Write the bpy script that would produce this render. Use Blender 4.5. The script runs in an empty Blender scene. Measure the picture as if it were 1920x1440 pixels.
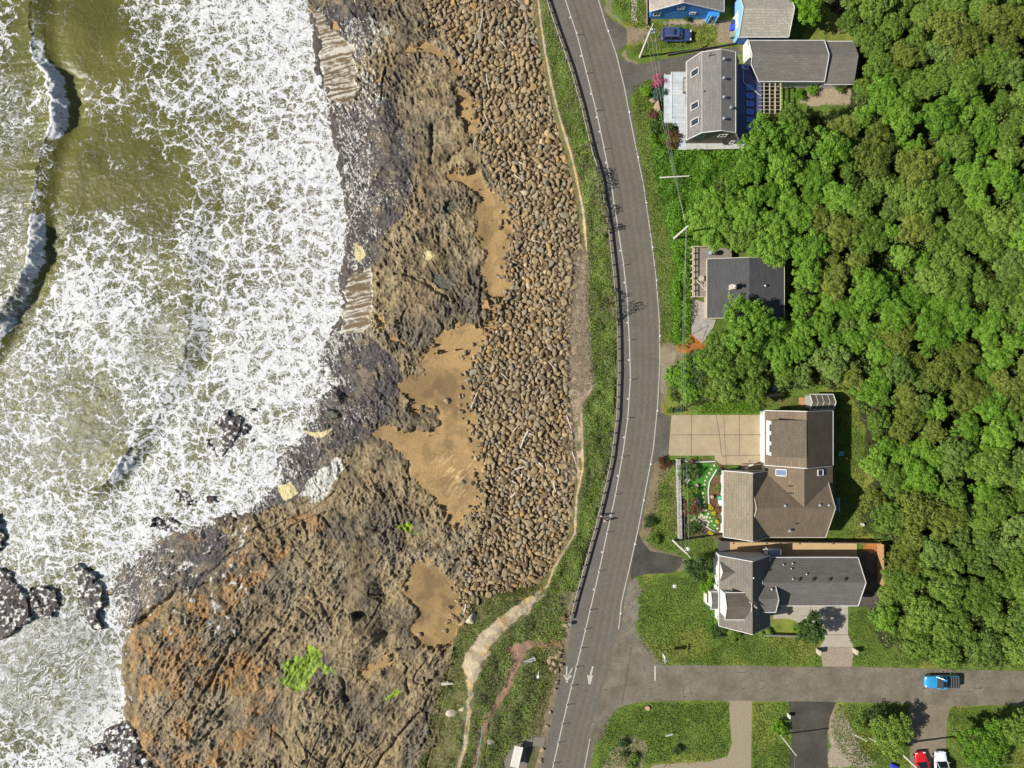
import bpy, math, random
import numpy as np
from mathutils import Vector
R = math.radians
random.seed(7); rng = np.random.default_rng(7)
# ---------------- camera (a drone looking straight down), sky, sun, exposure ----------------
HC = 106.6667; FP = 1280.0            # camera height (m), focal length in photo pixels
SEA = -5.9
scn = bpy.context.scene; col = scn.collection
cam = bpy.data.objects.new('camera', bpy.data.cameras.new('camera')); col.objects.link(cam)
cam.location = (0, 0, HC); cam.rotation_euler = (0, 0, 0)
cam.data.sensor_width = 36; cam.data.lens = 24; cam.data.clip_end = 12000; cam.data.clip_start = 1
scn.camera = cam
EL, AZ = R(38), R(7.5)
w = bpy.data.worlds.new("World"); scn.world = w; w.use_nodes = True
sky = w.node_tree.nodes.new('ShaderNodeTexSky'); sky.sky_type = 'NISHITA'; sky.sun_disc = False
sky.sun_elevation = EL; sky.sun_rotation = R(262.5)
bg = w.node_tree.nodes['Background']; bg.inputs[1].default_value = 0.062
w.node_tree.links.new(sky.outputs[0], bg.inputs[0])
sl = bpy.data.lights.new('sun', 'SUN'); sl.energy = 4.7; sl.angle = R(0.5); sl.color = (1, .965, .9)
so = bpy.data.objects.new('sun', sl); col.objects.link(so)
so.rotation_euler = Vector((math.cos(EL)*math.cos(AZ), math.cos(EL)*math.sin(AZ), -math.sin(EL))).to_track_quat('-Z', 'Y').to_euler()
so.location = (-200, -20, 160)
vs = scn.view_settings; vs.view_transform = 'Standard'; vs.look = 'None'; vs.exposure = 0.55; vs.gamma = 1

# ---------------- helpers ----------------
def P(px, py, z=0.0):
    s = (HC - z)/FP
    return Vector(((px-960)*s, (720-py)*s, z))
def tag(o, label=None, cat=None, group=None, kind=None):
    if label: o['label'] = label
    if cat: o['category'] = cat
    if group: o['group'] = group
    if kind: o['kind'] = kind
    return o
def empty(name, loc=(0, 0, 0), label=None, cat=None, group=None):
    o = bpy.data.objects.new(name, None); col.objects.link(o); o.location = loc
    return tag(o, label, cat, group)
def cum(o):
    v = Vector((0, 0, 0))
    while o is not None: v = v + o.location; o = o.parent
    return v
def copy_tree(o, parent=None):
    c = o.copy(); col.objects.link(c); c.parent = parent
    for ch in list(o.children): copy_tree(ch, c)
    return c
def npmesh(name, V, Fq=None, Ft=None, mat=None, parent=None, origin=None, attrs=None, smooth=False):
    V = np.asarray(V, dtype=np.float32)
    me = bpy.data.meshes.new(name)
    off = np.zeros(3, np.float32)
    if parent is not None: off = np.array(cum(parent), np.float32)
    elif origin is not None: off = np.array(origin, np.float32)
    me.vertices.add(len(V)); me.vertices.foreach_set('co', (V-off).ravel())
    loops = []; starts = []; n = 0
    if Fq is not None and len(Fq):
        Fq = np.asarray(Fq, np.int32); loops.append(Fq.ravel()); starts.append(np.arange(len(Fq), dtype=np.int32)*4); n = Fq.size
    if Ft is not None and len(Ft):
        Ft = np.asarray(Ft, np.int32); loops.append(Ft.ravel()); starts.append(n+np.arange(len(Ft), dtype=np.int32)*3)
    L = np.concatenate(loops); S = np.concatenate(starts)
    me.loops.add(len(L)); me.loops.foreach_set('vertex_index', L)
    me.polygons.add(len(S)); me.polygons.foreach_set('loop_start', S)
    me.update(calc_edges=True)
    if smooth: me.polygons.foreach_set('use_smooth', np.ones(len(S), dtype=bool))
    for k, a in (attrs or {}).items():
        a = np.asarray(a, np.float32)
        if a.ndim == 1:
            at = me.attributes.new(k, 'FLOAT', 'POINT'); at.data.foreach_set('value', a)
        elif a.shape[1] == 3 and k.startswith('v'):
            at = me.attributes.new(k, 'FLOAT_VECTOR', 'POINT'); at.data.foreach_set('vector', a.ravel())
        else:
            at = me.attributes.new(k, 'FLOAT_COLOR', 'POINT')
            at.data.foreach_set('color', np.concatenate([a, np.ones((len(a), 1), np.float32)], 1).ravel())
    me.materials.append(mat)
    o = bpy.data.objects.new(name, me); col.objects.link(o)
    if parent is not None: o.parent = parent
    elif origin is not None: o.location = origin
    return o
class MB:
    def __init__(s): s.v = []; s.f = []
    def add(s, vs_, fs):
        b = len(s.v); s.v += [tuple(q) for q in vs_]; s.f += [tuple(i+b for i in f) for f in fs]; return s
    def box(s, c, d, rz=0, rx=0):
        a = []
        for x in (-.5, .5):
            for y in (-.5, .5):
                for z in (-.5, .5):
                    X, Y, Z = x*d[0], y*d[1], z*d[2]
                    if rx: Y, Z = Y*math.cos(rx)-Z*math.sin(rx), Y*math.sin(rx)+Z*math.cos(rx)
                    a.append((c[0]+X*math.cos(rz)-Y*math.sin(rz), c[1]+X*math.sin(rz)+Y*math.cos(rz), c[2]+Z))
        return s.add(a, [(0, 1, 3, 2), (4, 6, 7, 5), (0, 4, 5, 1), (2, 3, 7, 6), (0, 2, 6, 4), (1, 5, 7, 3)])
    def bar(s, p, q, w_, h):                    # box beam between two points
        p, q = Vector(p), Vector(q); d = (q-p).normalized()
        u = d.cross(Vector((0, 0, 1)));
        if u.length < .01: u = Vector((1, 0, 0))
        u = u.normalized(); n = u.cross(d)
        a = [b+u*i*w_/2+n*j*h/2 for b in (p, q) for i, j in ((-1, -1), (1, -1), (1, 1), (-1, 1))]
        return s.add(a, [(0, 1, 2, 3), (7, 6, 5, 4), (0, 4, 5, 1), (1, 5, 6, 2), (2, 6, 7, 3), (3, 7, 4, 0)])
    def tube(s, pts, rad, n=8, cap=True):
        pts = [Vector(p) for p in pts]; rad = rad if isinstance(rad, (list, tuple)) else [rad]*len(pts)
        a = []; f = []
        for i, p in enumerate(pts):
            d = (pts[min(i+1, len(pts)-1)]-pts[max(i-1, 0)]).normalized()
            u = d.orthogonal().normalized() if abs(d.z) > .9 else d.cross(Vector((0, 0, 1))).normalized()
            v = d.cross(u)
            for k in range(n):
                t = 2*math.pi*k/n; a.append(p+(u*math.cos(t)+v*math.sin(t))*rad[i])
        for i in range(len(pts)-1):
            for k in range(n):
                f.append((i*n+k, i*n+(k+1) % n, (i+1)*n+(k+1) % n, (i+1)*n+k))
        if cap: f.append(tuple(range(n))[::-1]); f.append(tuple(range((len(pts)-1)*n, len(pts)*n)))
        return s.add(a, f)
    def prism(s, pts, t):                       # polygon (any plane) with thickness t straight down
        n = len(pts); a = [Vector(p) for p in pts]; b = [p-Vector((0, 0, t)) for p in a]
        f = [tuple(range(n)), tuple(range(2*n-1, n-1, -1))]+[(i, i+n, (i+1) % n+n, (i+1) % n) for i in range(n)]
        return s.add(a+b, f)
    def lathe(s, c, prof, n=12):
        a = []; f = []
        for (r, z) in prof:
            for k in range(n):
                t = 2*math.pi*k/n; a.append((c[0]+r*math.cos(t), c[1]+r*math.sin(t), c[2]+z))
        m = len(prof)
        for i in range(m-1):
            for k in range(n): f.append((i*n+k, i*n+(k+1) % n, (i+1)*n+(k+1) % n, (i+1)*n+k))
        f.append(tuple(range(n))[::-1]); f.append(tuple(range((m-1)*n, m*n)))
        return s.add(a, f)
    def build(s, name, mat, parent=None, origin=None, bevel=0, smooth=False):
        me = bpy.data.meshes.new(name)
        off = cum(parent) if parent is not None else (Vector(origin) if origin is not None else Vector((0, 0, 0)))
        me.from_pydata([Vector(v)-off for v in s.v], [], s.f); me.update()
        me.materials.append(mat)
        if smooth:
            for p in me.polygons: p.use_smooth = True
        o = bpy.data.objects.new(name, me); col.objects.link(o)
        if parent is not None: o.parent = parent
        elif origin is not None: o.location = origin
        if bevel:
            m = o.modifiers.new('bevel', 'BEVEL'); m.width = bevel; m.segments = 2; m.limit_method = 'ANGLE'
        return o
# ---- noise
TAB = rng.random((256, 256)).astype(np.float32)
def vn(x, y):
    xi = np.floor(x).astype(np.int64); yi = np.floor(y).astype(np.int64)
    fx = (x-xi).astype(np.float32); fy = (y-yi).astype(np.float32)
    fx = fx*fx*(3-2*fx); fy = fy*fy*(3-2*fy)
    a = TAB[xi & 255, yi & 255]; b = TAB[(xi+1) & 255, yi & 255]; c = TAB[xi & 255, (yi+1) & 255]; d = TAB[(xi+1) & 255, (yi+1) & 255]
    return (a*(1-fx)+b*fx)*(1-fy)+(c*(1-fx)+d*fx)*fy
def fbm(x, y, oct=4, gain=.5):                  # about 0..1, mean .5
    t = 0; a = 1; n = 0; x = np.asarray(x, np.float64); y = np.asarray(y, np.float64)
    for i in range(oct):
        t = t+a*vn(x+i*37.3, y+i*17.9); n += a; a *= gain; x, y = x*1.97+y*.31, y*1.97-x*.31
    return t/n
def ridged(x, y, oct=4, gain=.55):
    t = 0; a = 1; n = 0
    for i in range(oct):
        t = t+a*(1-np.abs(2*vn(x+i*31.7, y+i*11.3)-1)); n += a; a *= gain; x, y = x*2.03+y*.4, y*2.03-x*.4
    return t/n
def worley(x, y, seed=0):
    xi = np.floor(x).astype(np.int64); yi = np.floor(y).astype(np.int64)
    F1 = np.full(x.shape, 9., np.float32); F2 = F1.copy(); ID = np.zeros(x.shape, np.float32)
    for dx in (-1, 0, 1):
        for dy in (-1, 0, 1):
            cx = xi+dx; cy = yi+dy
            px_ = cx+TAB[(cx+seed) & 255, cy & 255]; py_ = cy+TAB[(cy+91+seed) & 255, cx & 255]
            d = np.sqrt((x-px_)**2+(y-py_)**2).astype(np.float32)
            m = d < F1
            F2 = np.where(m, F1, np.minimum(F2, d)); ID = np.where(m, TAB[(cx+7) & 255, (cy+3+seed) & 255], ID); F1 = np.where(m, d, F1)
    return F1, F2, ID
def ss(a, b, x):
    t = np.clip((x-a)/(b-a), 0, 1); return t*t*(3-2*t)
def inpoly(px, py, poly):
    px = np.asarray(px); py = np.asarray(py); out = np.zeros(px.shape, bool)
    xs = [p[0] for p in poly]; ys = [p[1] for p in poly]
    bb = (px >= min(xs)) & (px <= max(xs)) & (py >= min(ys)) & (py <= max(ys))
    qx = px[bb]; qy = py[bb]; r = np.zeros(qx.shape, bool); n = len(poly)
    for i in range(n):
        x1, y1 = poly[i]; x2, y2 = poly[(i+1) % n]
        if y1 == y2: continue
        c = ((y1 > qy) != (y2 > qy)) & (qx < (x2-x1)*(qy-y1)/(y2-y1)+x1); r ^= c
    out[bb] = r; return out
def curve(pts):
    ys = np.array([p[1] for p in pts], float); xs = np.array([p[0] for p in pts], float)
    return lambda y: np.interp(y, ys, xs)
# ---- materials
def newmat(name):
    m = bpy.data.materials.new(name); m.use_nodes = True; nt = m.node_tree
    return m, nt, nt.nodes['Principled BSDF']
def nd(nt, t, **k):
    n = nt.nodes.new(t)
    for a, b in k.items():
        if a.startswith('i_'):
            key = a[2:]; n.inputs[int(key) if key.isdigit() else key].default_value = b
        else: setattr(n, a, b)
    return n
def ramp(nt, stops, src=None):
    r = nt.nodes.new('ShaderNodeValToRGB'); e = r.color_ramp.elements
    while len(e) < len(stops): e.new(.5)
    for i, (p, c) in enumerate(stops):
        e[i].position = p; e[i].color = (c[0], c[1], c[2], 1) if not isinstance(c, (int, float)) else (c, c, c, 1)
    if src is not None: nt.links.new(src, r.inputs[0])
    return r
def mixc(nt, typ, fac, a, b):
    m = nt.nodes.new('ShaderNodeMix'); m.data_type = 'RGBA'; m.blend_type = typ
    for s, v in ((m.inputs[0], fac), (m.inputs[6], a), (m.inputs[7], b)):
        if isinstance(v, bpy.types.NodeSocket): nt.links.new(v, s)
        elif isinstance(v, (int, float)): s.default_value = v
        else: s.default_value = (v[0], v[1], v[2], 1)
    return m.outputs[2]
def math_(nt, op, a, b=0.0, c=None, clamp=False):
    m = nt.nodes.new('ShaderNodeMath'); m.operation = op; m.use_clamp = clamp
    for i, v in enumerate((a, b) if c is None else (a, b, c)):
        if isinstance(v, bpy.types.NodeSocket): nt.links.new(v, m.inputs[i])
        else: m.inputs[i].default_value = v
    return m.outputs[0]
def vmath(nt, op, a, b):
    m = nt.nodes.new('ShaderNodeVectorMath'); m.operation = op
    for i, v in enumerate((a, b)):
        if isinstance(v, bpy.types.NodeSocket): nt.links.new(v, m.inputs[i])
        else: m.inputs[i].default_value = v
    return m.outputs[0]
def noise(nt, vec, scale, detail=4, rough=.55, out=0):
    n = nd(nt, 'ShaderNodeTexNoise'); n.inputs['Scale'].default_value = scale; n.inputs['Detail'].default_value = detail; n.inputs['Roughness'].default_value = rough
    if vec is not None: nt.links.new(vec, n.inputs['Vector'])
    return n.outputs[out]
def bump(nt, h, strength, dist, bs):
    b = nd(nt, 'ShaderNodeBump'); b.inputs['Strength'].default_value = strength; b.inputs['Distance'].default_value = dist
    nt.links.new(h, b.inputs['Height']); nt.links.new(b.outputs[0], bs.inputs['Normal'])
def pm(name, c1, c2=None, rough=.7, scale=3, scale2=25, bumpd=0.0, metal=0, spec=.5, big=.5, stains=None):
    """plain procedural material: two-scale mottling between c1 and c2, optional bump"""
    c2 = c2 or tuple(x*.75 for x in c1)
    m, nt, bs = newmat(name)
    g = nd(nt, 'ShaderNodeTexCoord').outputs['Object']
    n1 = noise(nt, g, scale, 5, .6); n2 = noise(nt, g, scale2, 3, .7)
    f = math_(nt, 'ADD', math_(nt, 'MULTIPLY', n1, big), math_(nt, 'MULTIPLY', n2, 1-big))
    r = ramp(nt, [(.32, c2), (.68, c1)], f); out = r.outputs[0]
    nt.links.new(out, bs.inputs['Base Color'])
    bs.inputs['Roughness'].default_value = rough; bs.inputs['Metallic'].default_value = metal; bs.inputs['Specular IOR Level'].default_value = spec
    if bumpd: bump(nt, n2, 1, bumpd, bs)
    return m
# ---------------- the shore's lines, in photo pixels: x as a function of y ----------------
XW = curve([(560,-60),(575,0),(598,60),(600,130),(612,180),(625,230),(640,300),(655,370),(660,440),(655,500),(645,560),(630,620),(612,650),(603,700),(592,760),(570,810),(540,850),(515,880),(485,930),(440,960),(380,985),(330,1000),(250,1040),(215,1080),(205,1120),(232,1180),(240,1240),(243,1300),(250,1360),(262,1400),(300,1440),(320,1500)])
XC = curve([(795,0),(850,80),(890,170),(905,230),(925,300),(962,350),(968,440),(962,540),(932,600),(908,650),(882,700),(890,760),(905,850),(915,930),(900,1000),(880,1060),(866,1100),(872,1140),(850,1200),(835,1300),(800,1440)])
XT = curve([(995,0),(1008,90),(1025,170),(1042,240),(1065,320),(1080,400),(1090,470),(1072,560),(1066,640),(1060,720),(1072,800),(1078,880),(1072,950),(1060,1010),(1030,1070),(1000,1098),(900,1118),(870,1160),(850,1200),(835,1300),(800,1440)])
XL = curve([(1010,0),(1022,90),(1035,160),(1050,220),(1072,290),(1086,350),(1095,400),(1101,470),(1101,560),(1106,640),(1112,725),(1091,760),(1093,830),(1094,880),(1082,930),(1079,1000),(1057,1035),(1038,1065),(1030,1095),(1020,1108),(985,1150),(945,1180),(908,1230),(888,1290),(878,1350),(872,1400),(860,1440)])
XR = curve([(1012,-80),(1030,0),(1050,60),(1075,130),(1095,200),(1112,270),(1130,340),(1145,430),(1155,520),(1162,620),(1163,700),(1160,780),(1150,860),(1137,920),(1120,990),(1100,1060),(1083,1120),(1072,1165),(1066,1215),(1052,1270),(1040,1320),(1028,1380),(1015,1440),(1000,1510)])
XE = curve([(1100,-80),(1122,0),(1137,50),(1155,100),(1170,160),(1183,230),(1195,290),(1207,350),(1220,440),(1230,520),(1236,600),(1237,680),(1233,760),(1225,840),(1212,910),(1197,990),(1180,1065),(1165,1130),(1160,1180),(1150,1240),(1135,1300),(1115,1355),(1107,1380),(1096,1440),(1082,1510)])
XM = curve([(1042,-80),(1060,0),(1082,66),(1100,138),(1118,208),(1133,280),(1147,350),(1158,425),(1169,495),(1176,560),(1180,640),(1182,710),(1177,785),(1167,855),(1154,927),(1138,1000),(1123,1072),(1107,1142),(1090,1213),(1072,1285),(1055,1357),(1038,1432),(1022,1510)])
ROCKS = [[(-30,945),(8,955),(24,1000),(26,1018),(10,1030),(-30,1035)],
 [(-30,1055),(20,1062),(45,1085),(72,1120),(72,1150),(45,1180),(10,1195),(-30,1200)],
 [(75,1095),(92,1090),(118,1100),(122,1125),(118,1148),(95,1150),(80,1130)],
 [(158,1052),(172,1055),(190,1085),(196,1120),(194,1160),(198,1180),(184,1172),(172,1150),(162,1110)],
 [(210,1358),(232,1350),(256,1362),(262,1398),(246,1420),(230,1410),(212,1385)],
 [(228,1420),(258,1395),(266,1425),(300,1440),(250,1450)],
 [(415,775),(440,765),(462,790),(448,820),(432,850),(415,855),(405,835),(425,820),(430,800),(412,790)],
 [(392,820),(402,815),(408,838),(396,840)], [(336,912),(360,918),(378,940),(360,950),(345,940)],[(392,932),(404,928),(410,940),(396,946)],
 [(296,968),(330,965),(350,985),(330,998),(300,985)], [(460,800),(474,796),(478,812),(464,815)],[(484,765),(497,762),(498,770),(486,772)],[(480,820),(490,820),(488,832),(480,830)],
 [(180,1390),(205,1384),(212,1404),(192,1412)]]
SAND = [[(850,610),(932,598),(925,650),(905,690),(882,712),(885,760),(906,800),(902,850),(908,900),(918,950),(900,985),(880,960),(862,985),(840,985),(820,950),(795,925),(775,900),(765,865),(745,835),(705,812),(718,795),(745,805),(765,805),(830,790),(835,768),(790,765),(760,760),(750,712),(790,712),(800,695),(785,690),(792,655)],
 [(858,145),(872,165),(895,180),(912,210),(905,250),(895,255),(868,235),(852,205)],
 [(838,310),(880,305),(900,330),(938,365),(960,400),(960,480),(955,560),(935,600),(905,600),(912,540),(905,470),(893,420),(890,370),(862,345),(845,345)],
 [(755,85),(800,70),(830,85),(828,105),(770,105)], [(690,565),(702,590),(730,625),(780,640),(772,652),(740,640),(700,612),(692,585)],
 [(606,32),(640,45),(648,60),(615,64)], [(695,142),(712,138),(716,150),(700,158)],[(760,1060),(800,1040),(850,1090),(868,1110),(860,1150),(830,1165),(790,1160),(768,1130),(755,1095)],
 [(655,1258),(700,1245),(735,1215),(760,1225),(700,1270),(672,1268)], [(885,150),(840,130),(820,100),(850,90),(880,130)],
 [(700,812),(720,800),(745,815),(740,832),(712,824)],[(775,1165),(870,1120),(870,1190),(820,1220),(770,1215)]]
DARK = [[(655,210),(690,180),(730,190),(765,260),(775,330),(760,400),(720,450),(690,500),(655,520),(650,440),(655,380),(640,290),(630,240)],
 [(600,620),(650,615),(690,625),(740,660),(750,720),(740,770),(690,790),(650,800),(620,830),(570,860),(540,880),(530,850),(560,810),(590,770),(600,700)],
 [(225,1040),(300,990),(380,970),(440,1000),(420,1060),(370,1100),(310,1120),(270,1150),(245,1180),(205,1170),(200,1090)],
 [(590,20),(640,0),(700,0),(700,60),(655,120),(620,60)],[(560,830),(650,790),(700,800),(640,860),(600,920),(540,935),(480,960),(470,930),(510,890)]]
WASH = [[(575,-5),(606,25),(612,55),(660,88),(668,130),(664,190),(640,200),(615,185),(600,130),(598,60)],
 [(650,530),(690,500),(702,545),(700,580),(690,600),(688,628),(640,628)]]
RUST = [[(243,1190),(300,1140),(380,1110),(430,1060),(480,1020),(560,960),(640,960),(560,1020),(500,1060),(470,1110),(420,1150),(360,1180),(330,1230),(300,1300),(260,1300)],
 [(243,1290),(275,1300),(270,1360),(310,1400),(380,1390),(400,1440),(320,1440),(262,1400)]]
ALGAE = [[(580,1207),(592,1213),(604,1240),(632,1258),(612,1262),(595,1255),(585,1275),(560,1294),(535,1288),(520,1278),(532,1262),(531,1242),(560,1230),(573,1228)],
 [(735,988),(755,985),(772,981),(775,998),(790,1005),(768,1003),(750,995)],[(722,1302),(738,1296),(748,1302),(732,1312),(724,1310)]]
POOLS = [[(810,513),(830,515),(845,530),(842,543),(822,540),(812,528)],[(612,768),(628,770),(636,780),(625,786),(610,780)],[(658,1150),(688,1145),(690,1160),(662,1162)],[(833,378),(850,372),(858,390),(845,402),(832,395)]]
BLOB = [[(794,474),(806,471),(817,478),(814,487),(800,489),(793,482)],[(520,908),(545,905),(560,925),(535,938),(522,925)],[(567,806),(590,812),(620,805),(610,822),(588,822)],[(662,455),(680,462),(688,480),(670,495),(664,470)]]

def z0(px, py):
    """smooth ground level west of the road (m)"""
    xw, xc, xt, xl, xr = XW(py), XC(py), XT(py), XL(py), XR(py)
    low = ss(1060, 1200, py)
    pl = -5.9 + ss(0, 110, px-xw)*(1.0+.25*low) + low*ss(2, 26, px-xw)*1.3 - ss(0, 60, xw-px)*1.6
    pl = pl - low*1.1*ss(560, 760, px)
    z = pl
    zc = -4.6+.0*py
    z = np.where(px > xc-60, np.maximum(z, z+(zc-z)*ss(xc-60, xc, px)), z)
    z = z+( -3.3-zc)*ss(xc, xt, px)*(px > xc)
    z = z+(2.45)*ss(xt, np.maximum(xl, xt+8), px)
    z = z+(-.06-z)*ss(xl, xr-4, px)
    return z
def build_beach():
    x = np.concatenate([-np.geomspace(3000, 94, 14), np.arange(-92, 24.6, .125)])
    yc = np.arange(-64, 64.01, .125)
    y = np.concatenate([-np.geomspace(3000, 66, 14), yc, np.geomspace(66, 3000, 14)])
    X, Y = np.meshgrid(x, y); Z = np.full(X.shape, -4.)
    for _ in range(4):
        px = 960+X*FP/(HC-Z); py = 720-Y*FP/(HC-Z); Z = z0(px, py)
    # rock relief
    wx = px+14*(fbm(X*.35, Y*.35, 3)-.5)*2; wy = py+14*(fbm(X*.35+50, Y*.35, 3)-.5)*2
    jx = px+12*(fbm(X*.8, Y*.8, 5)-.5)*2; jy = py+12*(fbm(X*.8+9, Y*.8+70, 5)-.5)*2
    pool = np.zeros(X.shape, bool)
    for p_ in POOLS: pool |= inpoly(jx*.5+px*.5, jy*.5+py*.5, p_)
    cobble = (jx > XC(py)) & (jx < XT(py)+3)
    bluff = (jx >= XT(py)+3)
    def any_(L, a=jx, b=jy):
        m = np.zeros(X.shape, bool)
        for p_ in L: m |= inpoly(a, b, p_)
        return m
    def soft(L, r, k=8):
        t = np.zeros(X.shape, np.float32)
        for i in range(k):
            an = i*2.4; rr_ = r*math.sqrt((i+.5)/k); t += any_(L, jx+rr_*math.cos(an), jy+rr_*math.sin(an))
        return t/k
    dark = any_(DARK, wx, wy); rust = any_(RUST, wx, wy); alg = any_(ALGAE); blob = any_(BLOB, px*.6+jx*.4, py*.6+jy*.4)
    wash = any_(WASH, wx*.5+jx*.9-.4*px, wy*.5+jy*.9-.4*py)
    isl = any_(ROCKS)
    bl = ss(960, 1070, py+25*(fbm(X*.2, Y*.2, 3)-.5)*2)
    def rot(an): return X*math.cos(an)+Y*math.sin(an), -X*math.sin(an)+Y*math.cos(an)
    UA, VA = rot(R(-65)); UB, VB = rot(R(50))
    def two(fn): return fn(UA, VA)*(1-bl)+fn(UB, VB)*bl
    U, V_ = UA, VA
    dwx = 2.2*(fbm(X*.3, Y*.3, 3)-.5); dwy = 2.2*(fbm(X*.3+30, Y*.3, 3)-.5)
    big = fbm(X*.11, Y*.11, 3)-.5; mass = fbm(X*.38+dwx*.3, Y*.38+dwy*.3, 3)-.5
    rd = two(lambda u, v: ridged((u+dwx)*.28, (v+dwy)*1.0, 6, .62)); fine = ridged(X*1.5+dwx, Y*1.5+dwy, 6, .65); med = fbm(X*1.1+3, Y*1.1, 6, .62)
    rough_ = ss(.40, .58, fbm(X*.16+40, Y*.16, 4))*.75+.25
    def joint(fx, fy, o, wd): return two(lambda u, v: np.exp(-(np.abs(fbm((u+dwx*.3)*fx+o, (v+dwy*.3)*fy+o, 2)-.5)/wd)**2))
    crack = np.clip(joint(.04, .20, 11, .0035)+joint(.22, .05, 60, .0035), 0, 1)*ss(.42, .52, fbm(X*.3+8, Y*.3, 3))
    rock = 1.3*big+.8*mass+(.35+.65*rough_)*(.80*(rd-.52)+.85*(fine-.52)+.75*(med-.5))-.4*crack
    hz_n = (mass*1.2+(rd-.5)*rough_*.8+(med-.5)*.8)
    sand = (soft(SAND, 13)-.9*hz_n) > .5
    def gauss(cx, cy, r, a): return a*np.exp(-((px-cx)**2+(py-cy)**2)/r**2)
    rock = rock+gauss(670, 1190, 55, 1.1)+gauss(690, 1110, 22, 1.5)-gauss(722, 1120, 20, .9)-gauss(722, 1190, 15, 1.3)-gauss(700, 1232, 20, .8)+gauss(560, 1330, 90, .7)-gauss(575, 1250, 30, .7)+gauss(345, 1290, 60, .7)+gauss(630, 745, 14, 1.7)-gauss(655, 735, 10, 1.4)+gauss(760, 300, 60, .4)+gauss(800, 540, 70, .6)-gauss(820, 528, 16, .5)+gauss(770, 790, 30, .6)
    for (ax, ay, bx, by, wd, dp) in [(808,235,808,305,3,.9),(700,1440,785,1335,3,1.0),(330,1110,235,1190,5,1.1),(430,1085,330,1110,3,.7),(775,520,845,560,3,.7),(840,300,900,255,3,.6),(470,1015,380,1080,3,.6),(900,500,905,600,3,.6),(615,1160,585,1100,2.5,.6),(520,1180,460,1250,3,.8),(760,1245,765,1300,2.5,.7),(640,1270,650,1310,4,.7),(420,1350,380,1390,3,.8),(440,1200,360,1340,3,.8)]:
        t = np.clip(((px-ax)*(bx-ax)+(py-ay)*(by-ay))/((bx-ax)**2+(by-ay)**2), 0, 1)
        d = np.hypot(jx*.5+px*.5-(ax+t*(bx-ax)), jy*.5+py*.5-(ay+t*(by-ay))); rock = rock-dp*np.exp(-(d/wd)**2)
    rockm = np.where(cobble | bluff, 0., 1.)*np.where(sand, 0, 1)
    inland = ss(-25, 50, px-XW(py))
    amp = rockm*(.25+.75*inland)*np.where(dark, .62, 1.)*np.where(wash, .12, 1)
    Z2 = Z+rock*amp-.12*sand+.05*(fbm(X*.8, Y*.8, 3)-.5)*sand
    # soften the sand borders
    Z2 = np.where(isl, SEA+np.where((px > 300) & (py < 1000), .02, .38)+1.0*(fbm(X*.6, Y*.6, 4)-.40)+.5*(fine-.5), Z2)
    Z2 = np.where(px > XW(py)+45, np.maximum(Z2, SEA+.25), Z2)
    Z2 = np.where(wash, SEA+.22+.15*ss(580, 700, px), Z2)
    Z2 = np.where(pool, -4.95, Z2)
    # bluff relief
    lipd = px-XL(py)
    clay = (np.abs(lipd+1) < .9+2.4*fbm(X*.9, Y*.9, 2)) & (py < 1100) & ~((py > 470) & (py < 722))
    clay |= (py > 1095) & (py < 1330) & (jx < XL(py)+2) & (jx > XL(py)-34*ss(1095, 1150, py)*(1-.85*ss(1230, 1310, py))-3)
    clay |= (py >= 1330) & (np.abs(lipd) < 4)
    Z2 = Z2+bluff*(fbm(X*.5, Y*.5, 4)-.5)*np.where(lipd < 0, 1.0, .45)*(1-ss(-20, -2, px-XR(py)))
    Z2 = Z2+cobble*.35*(fbm(X*.4, Y*.4, 3)-.5)
    Z2 = np.where(px > XR(py)-1, np.minimum(Z2, -.06), Z2)
    # colours (albedo)
    n1 = fbm(X*.25, Y*.25, 4)[..., None]; n2 = fbm(X*1.5+7, Y*1.5, 4)[..., None]; n3 = fbm(X*4, Y*4+3, 3)[..., None]
    A = lambda r, g, b: np.array([r, g, b], np.float32)
    C = A(.215, .162, .085)*(.55+.9*n2)+0*X[..., None]
    C = C+(A(.21, .175, .115)*(.6+.8*n2)-C)*ss(.5, .62, n1)*.6
    C = C+(A(.26, .19, .09)*(.75+.5*n2)-C)*((1-rough_)*.6)[..., None]
    damp = (ss(.47, .62, fbm(X*.13+77, Y*.13, 4))*ss(.35, .6, fbm(X*.9+5, Y*.9, 4)+.2))[..., None]; C = C*(1-.5*damp)
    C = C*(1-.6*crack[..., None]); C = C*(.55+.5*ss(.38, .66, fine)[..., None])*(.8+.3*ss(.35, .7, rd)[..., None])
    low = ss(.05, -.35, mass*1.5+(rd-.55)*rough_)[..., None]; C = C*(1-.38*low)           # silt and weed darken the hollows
    rr = (rust | ((px < 520) & (py > 1000) & (fbm(X*.15+3, Y*.15, 3) > .52)))
    Cr = A(.27, .15, .05)*(.3+1.4*n2); rm_ = (rr*ss(.36, .58, fbm(X*.5+1, Y*.5, 4)))[..., None]; C = C*(1-.15*rr[..., None]); C = C+(Cr-C)*rm_*.8
    dn = fbm(X*3.1, Y*3.1, 3)[..., None]
    Cd = A(.042, .034, .032)*(.3+1.6*dn)
    near = ss(60, -5, px-XW(py)+30*(fbm(X*.5, Y*.5, 3)-.5))*(py < 990)
    dk = np.clip(dark*(.55+.9*ss(.42, .56, fbm(X*.7, Y*.7, 4)))+near*.8, 0, 1)[..., None]
    C = C+(Cd-C)*np.clip(dk, 0, .95)
    # froth caught on the wet rock
    sp = two(lambda u, v: ridged(u*1.3+dwx*.6, v*3.4+dwy*.6, 5, .65)); dd = px-XW(py)
    fro = dark & (sp > .66+.16*ss(-10, 90, dd)+.10*ss(.4, .6, fbm(X*.4, Y*.4, 2))) & (dd < 130)
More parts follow.
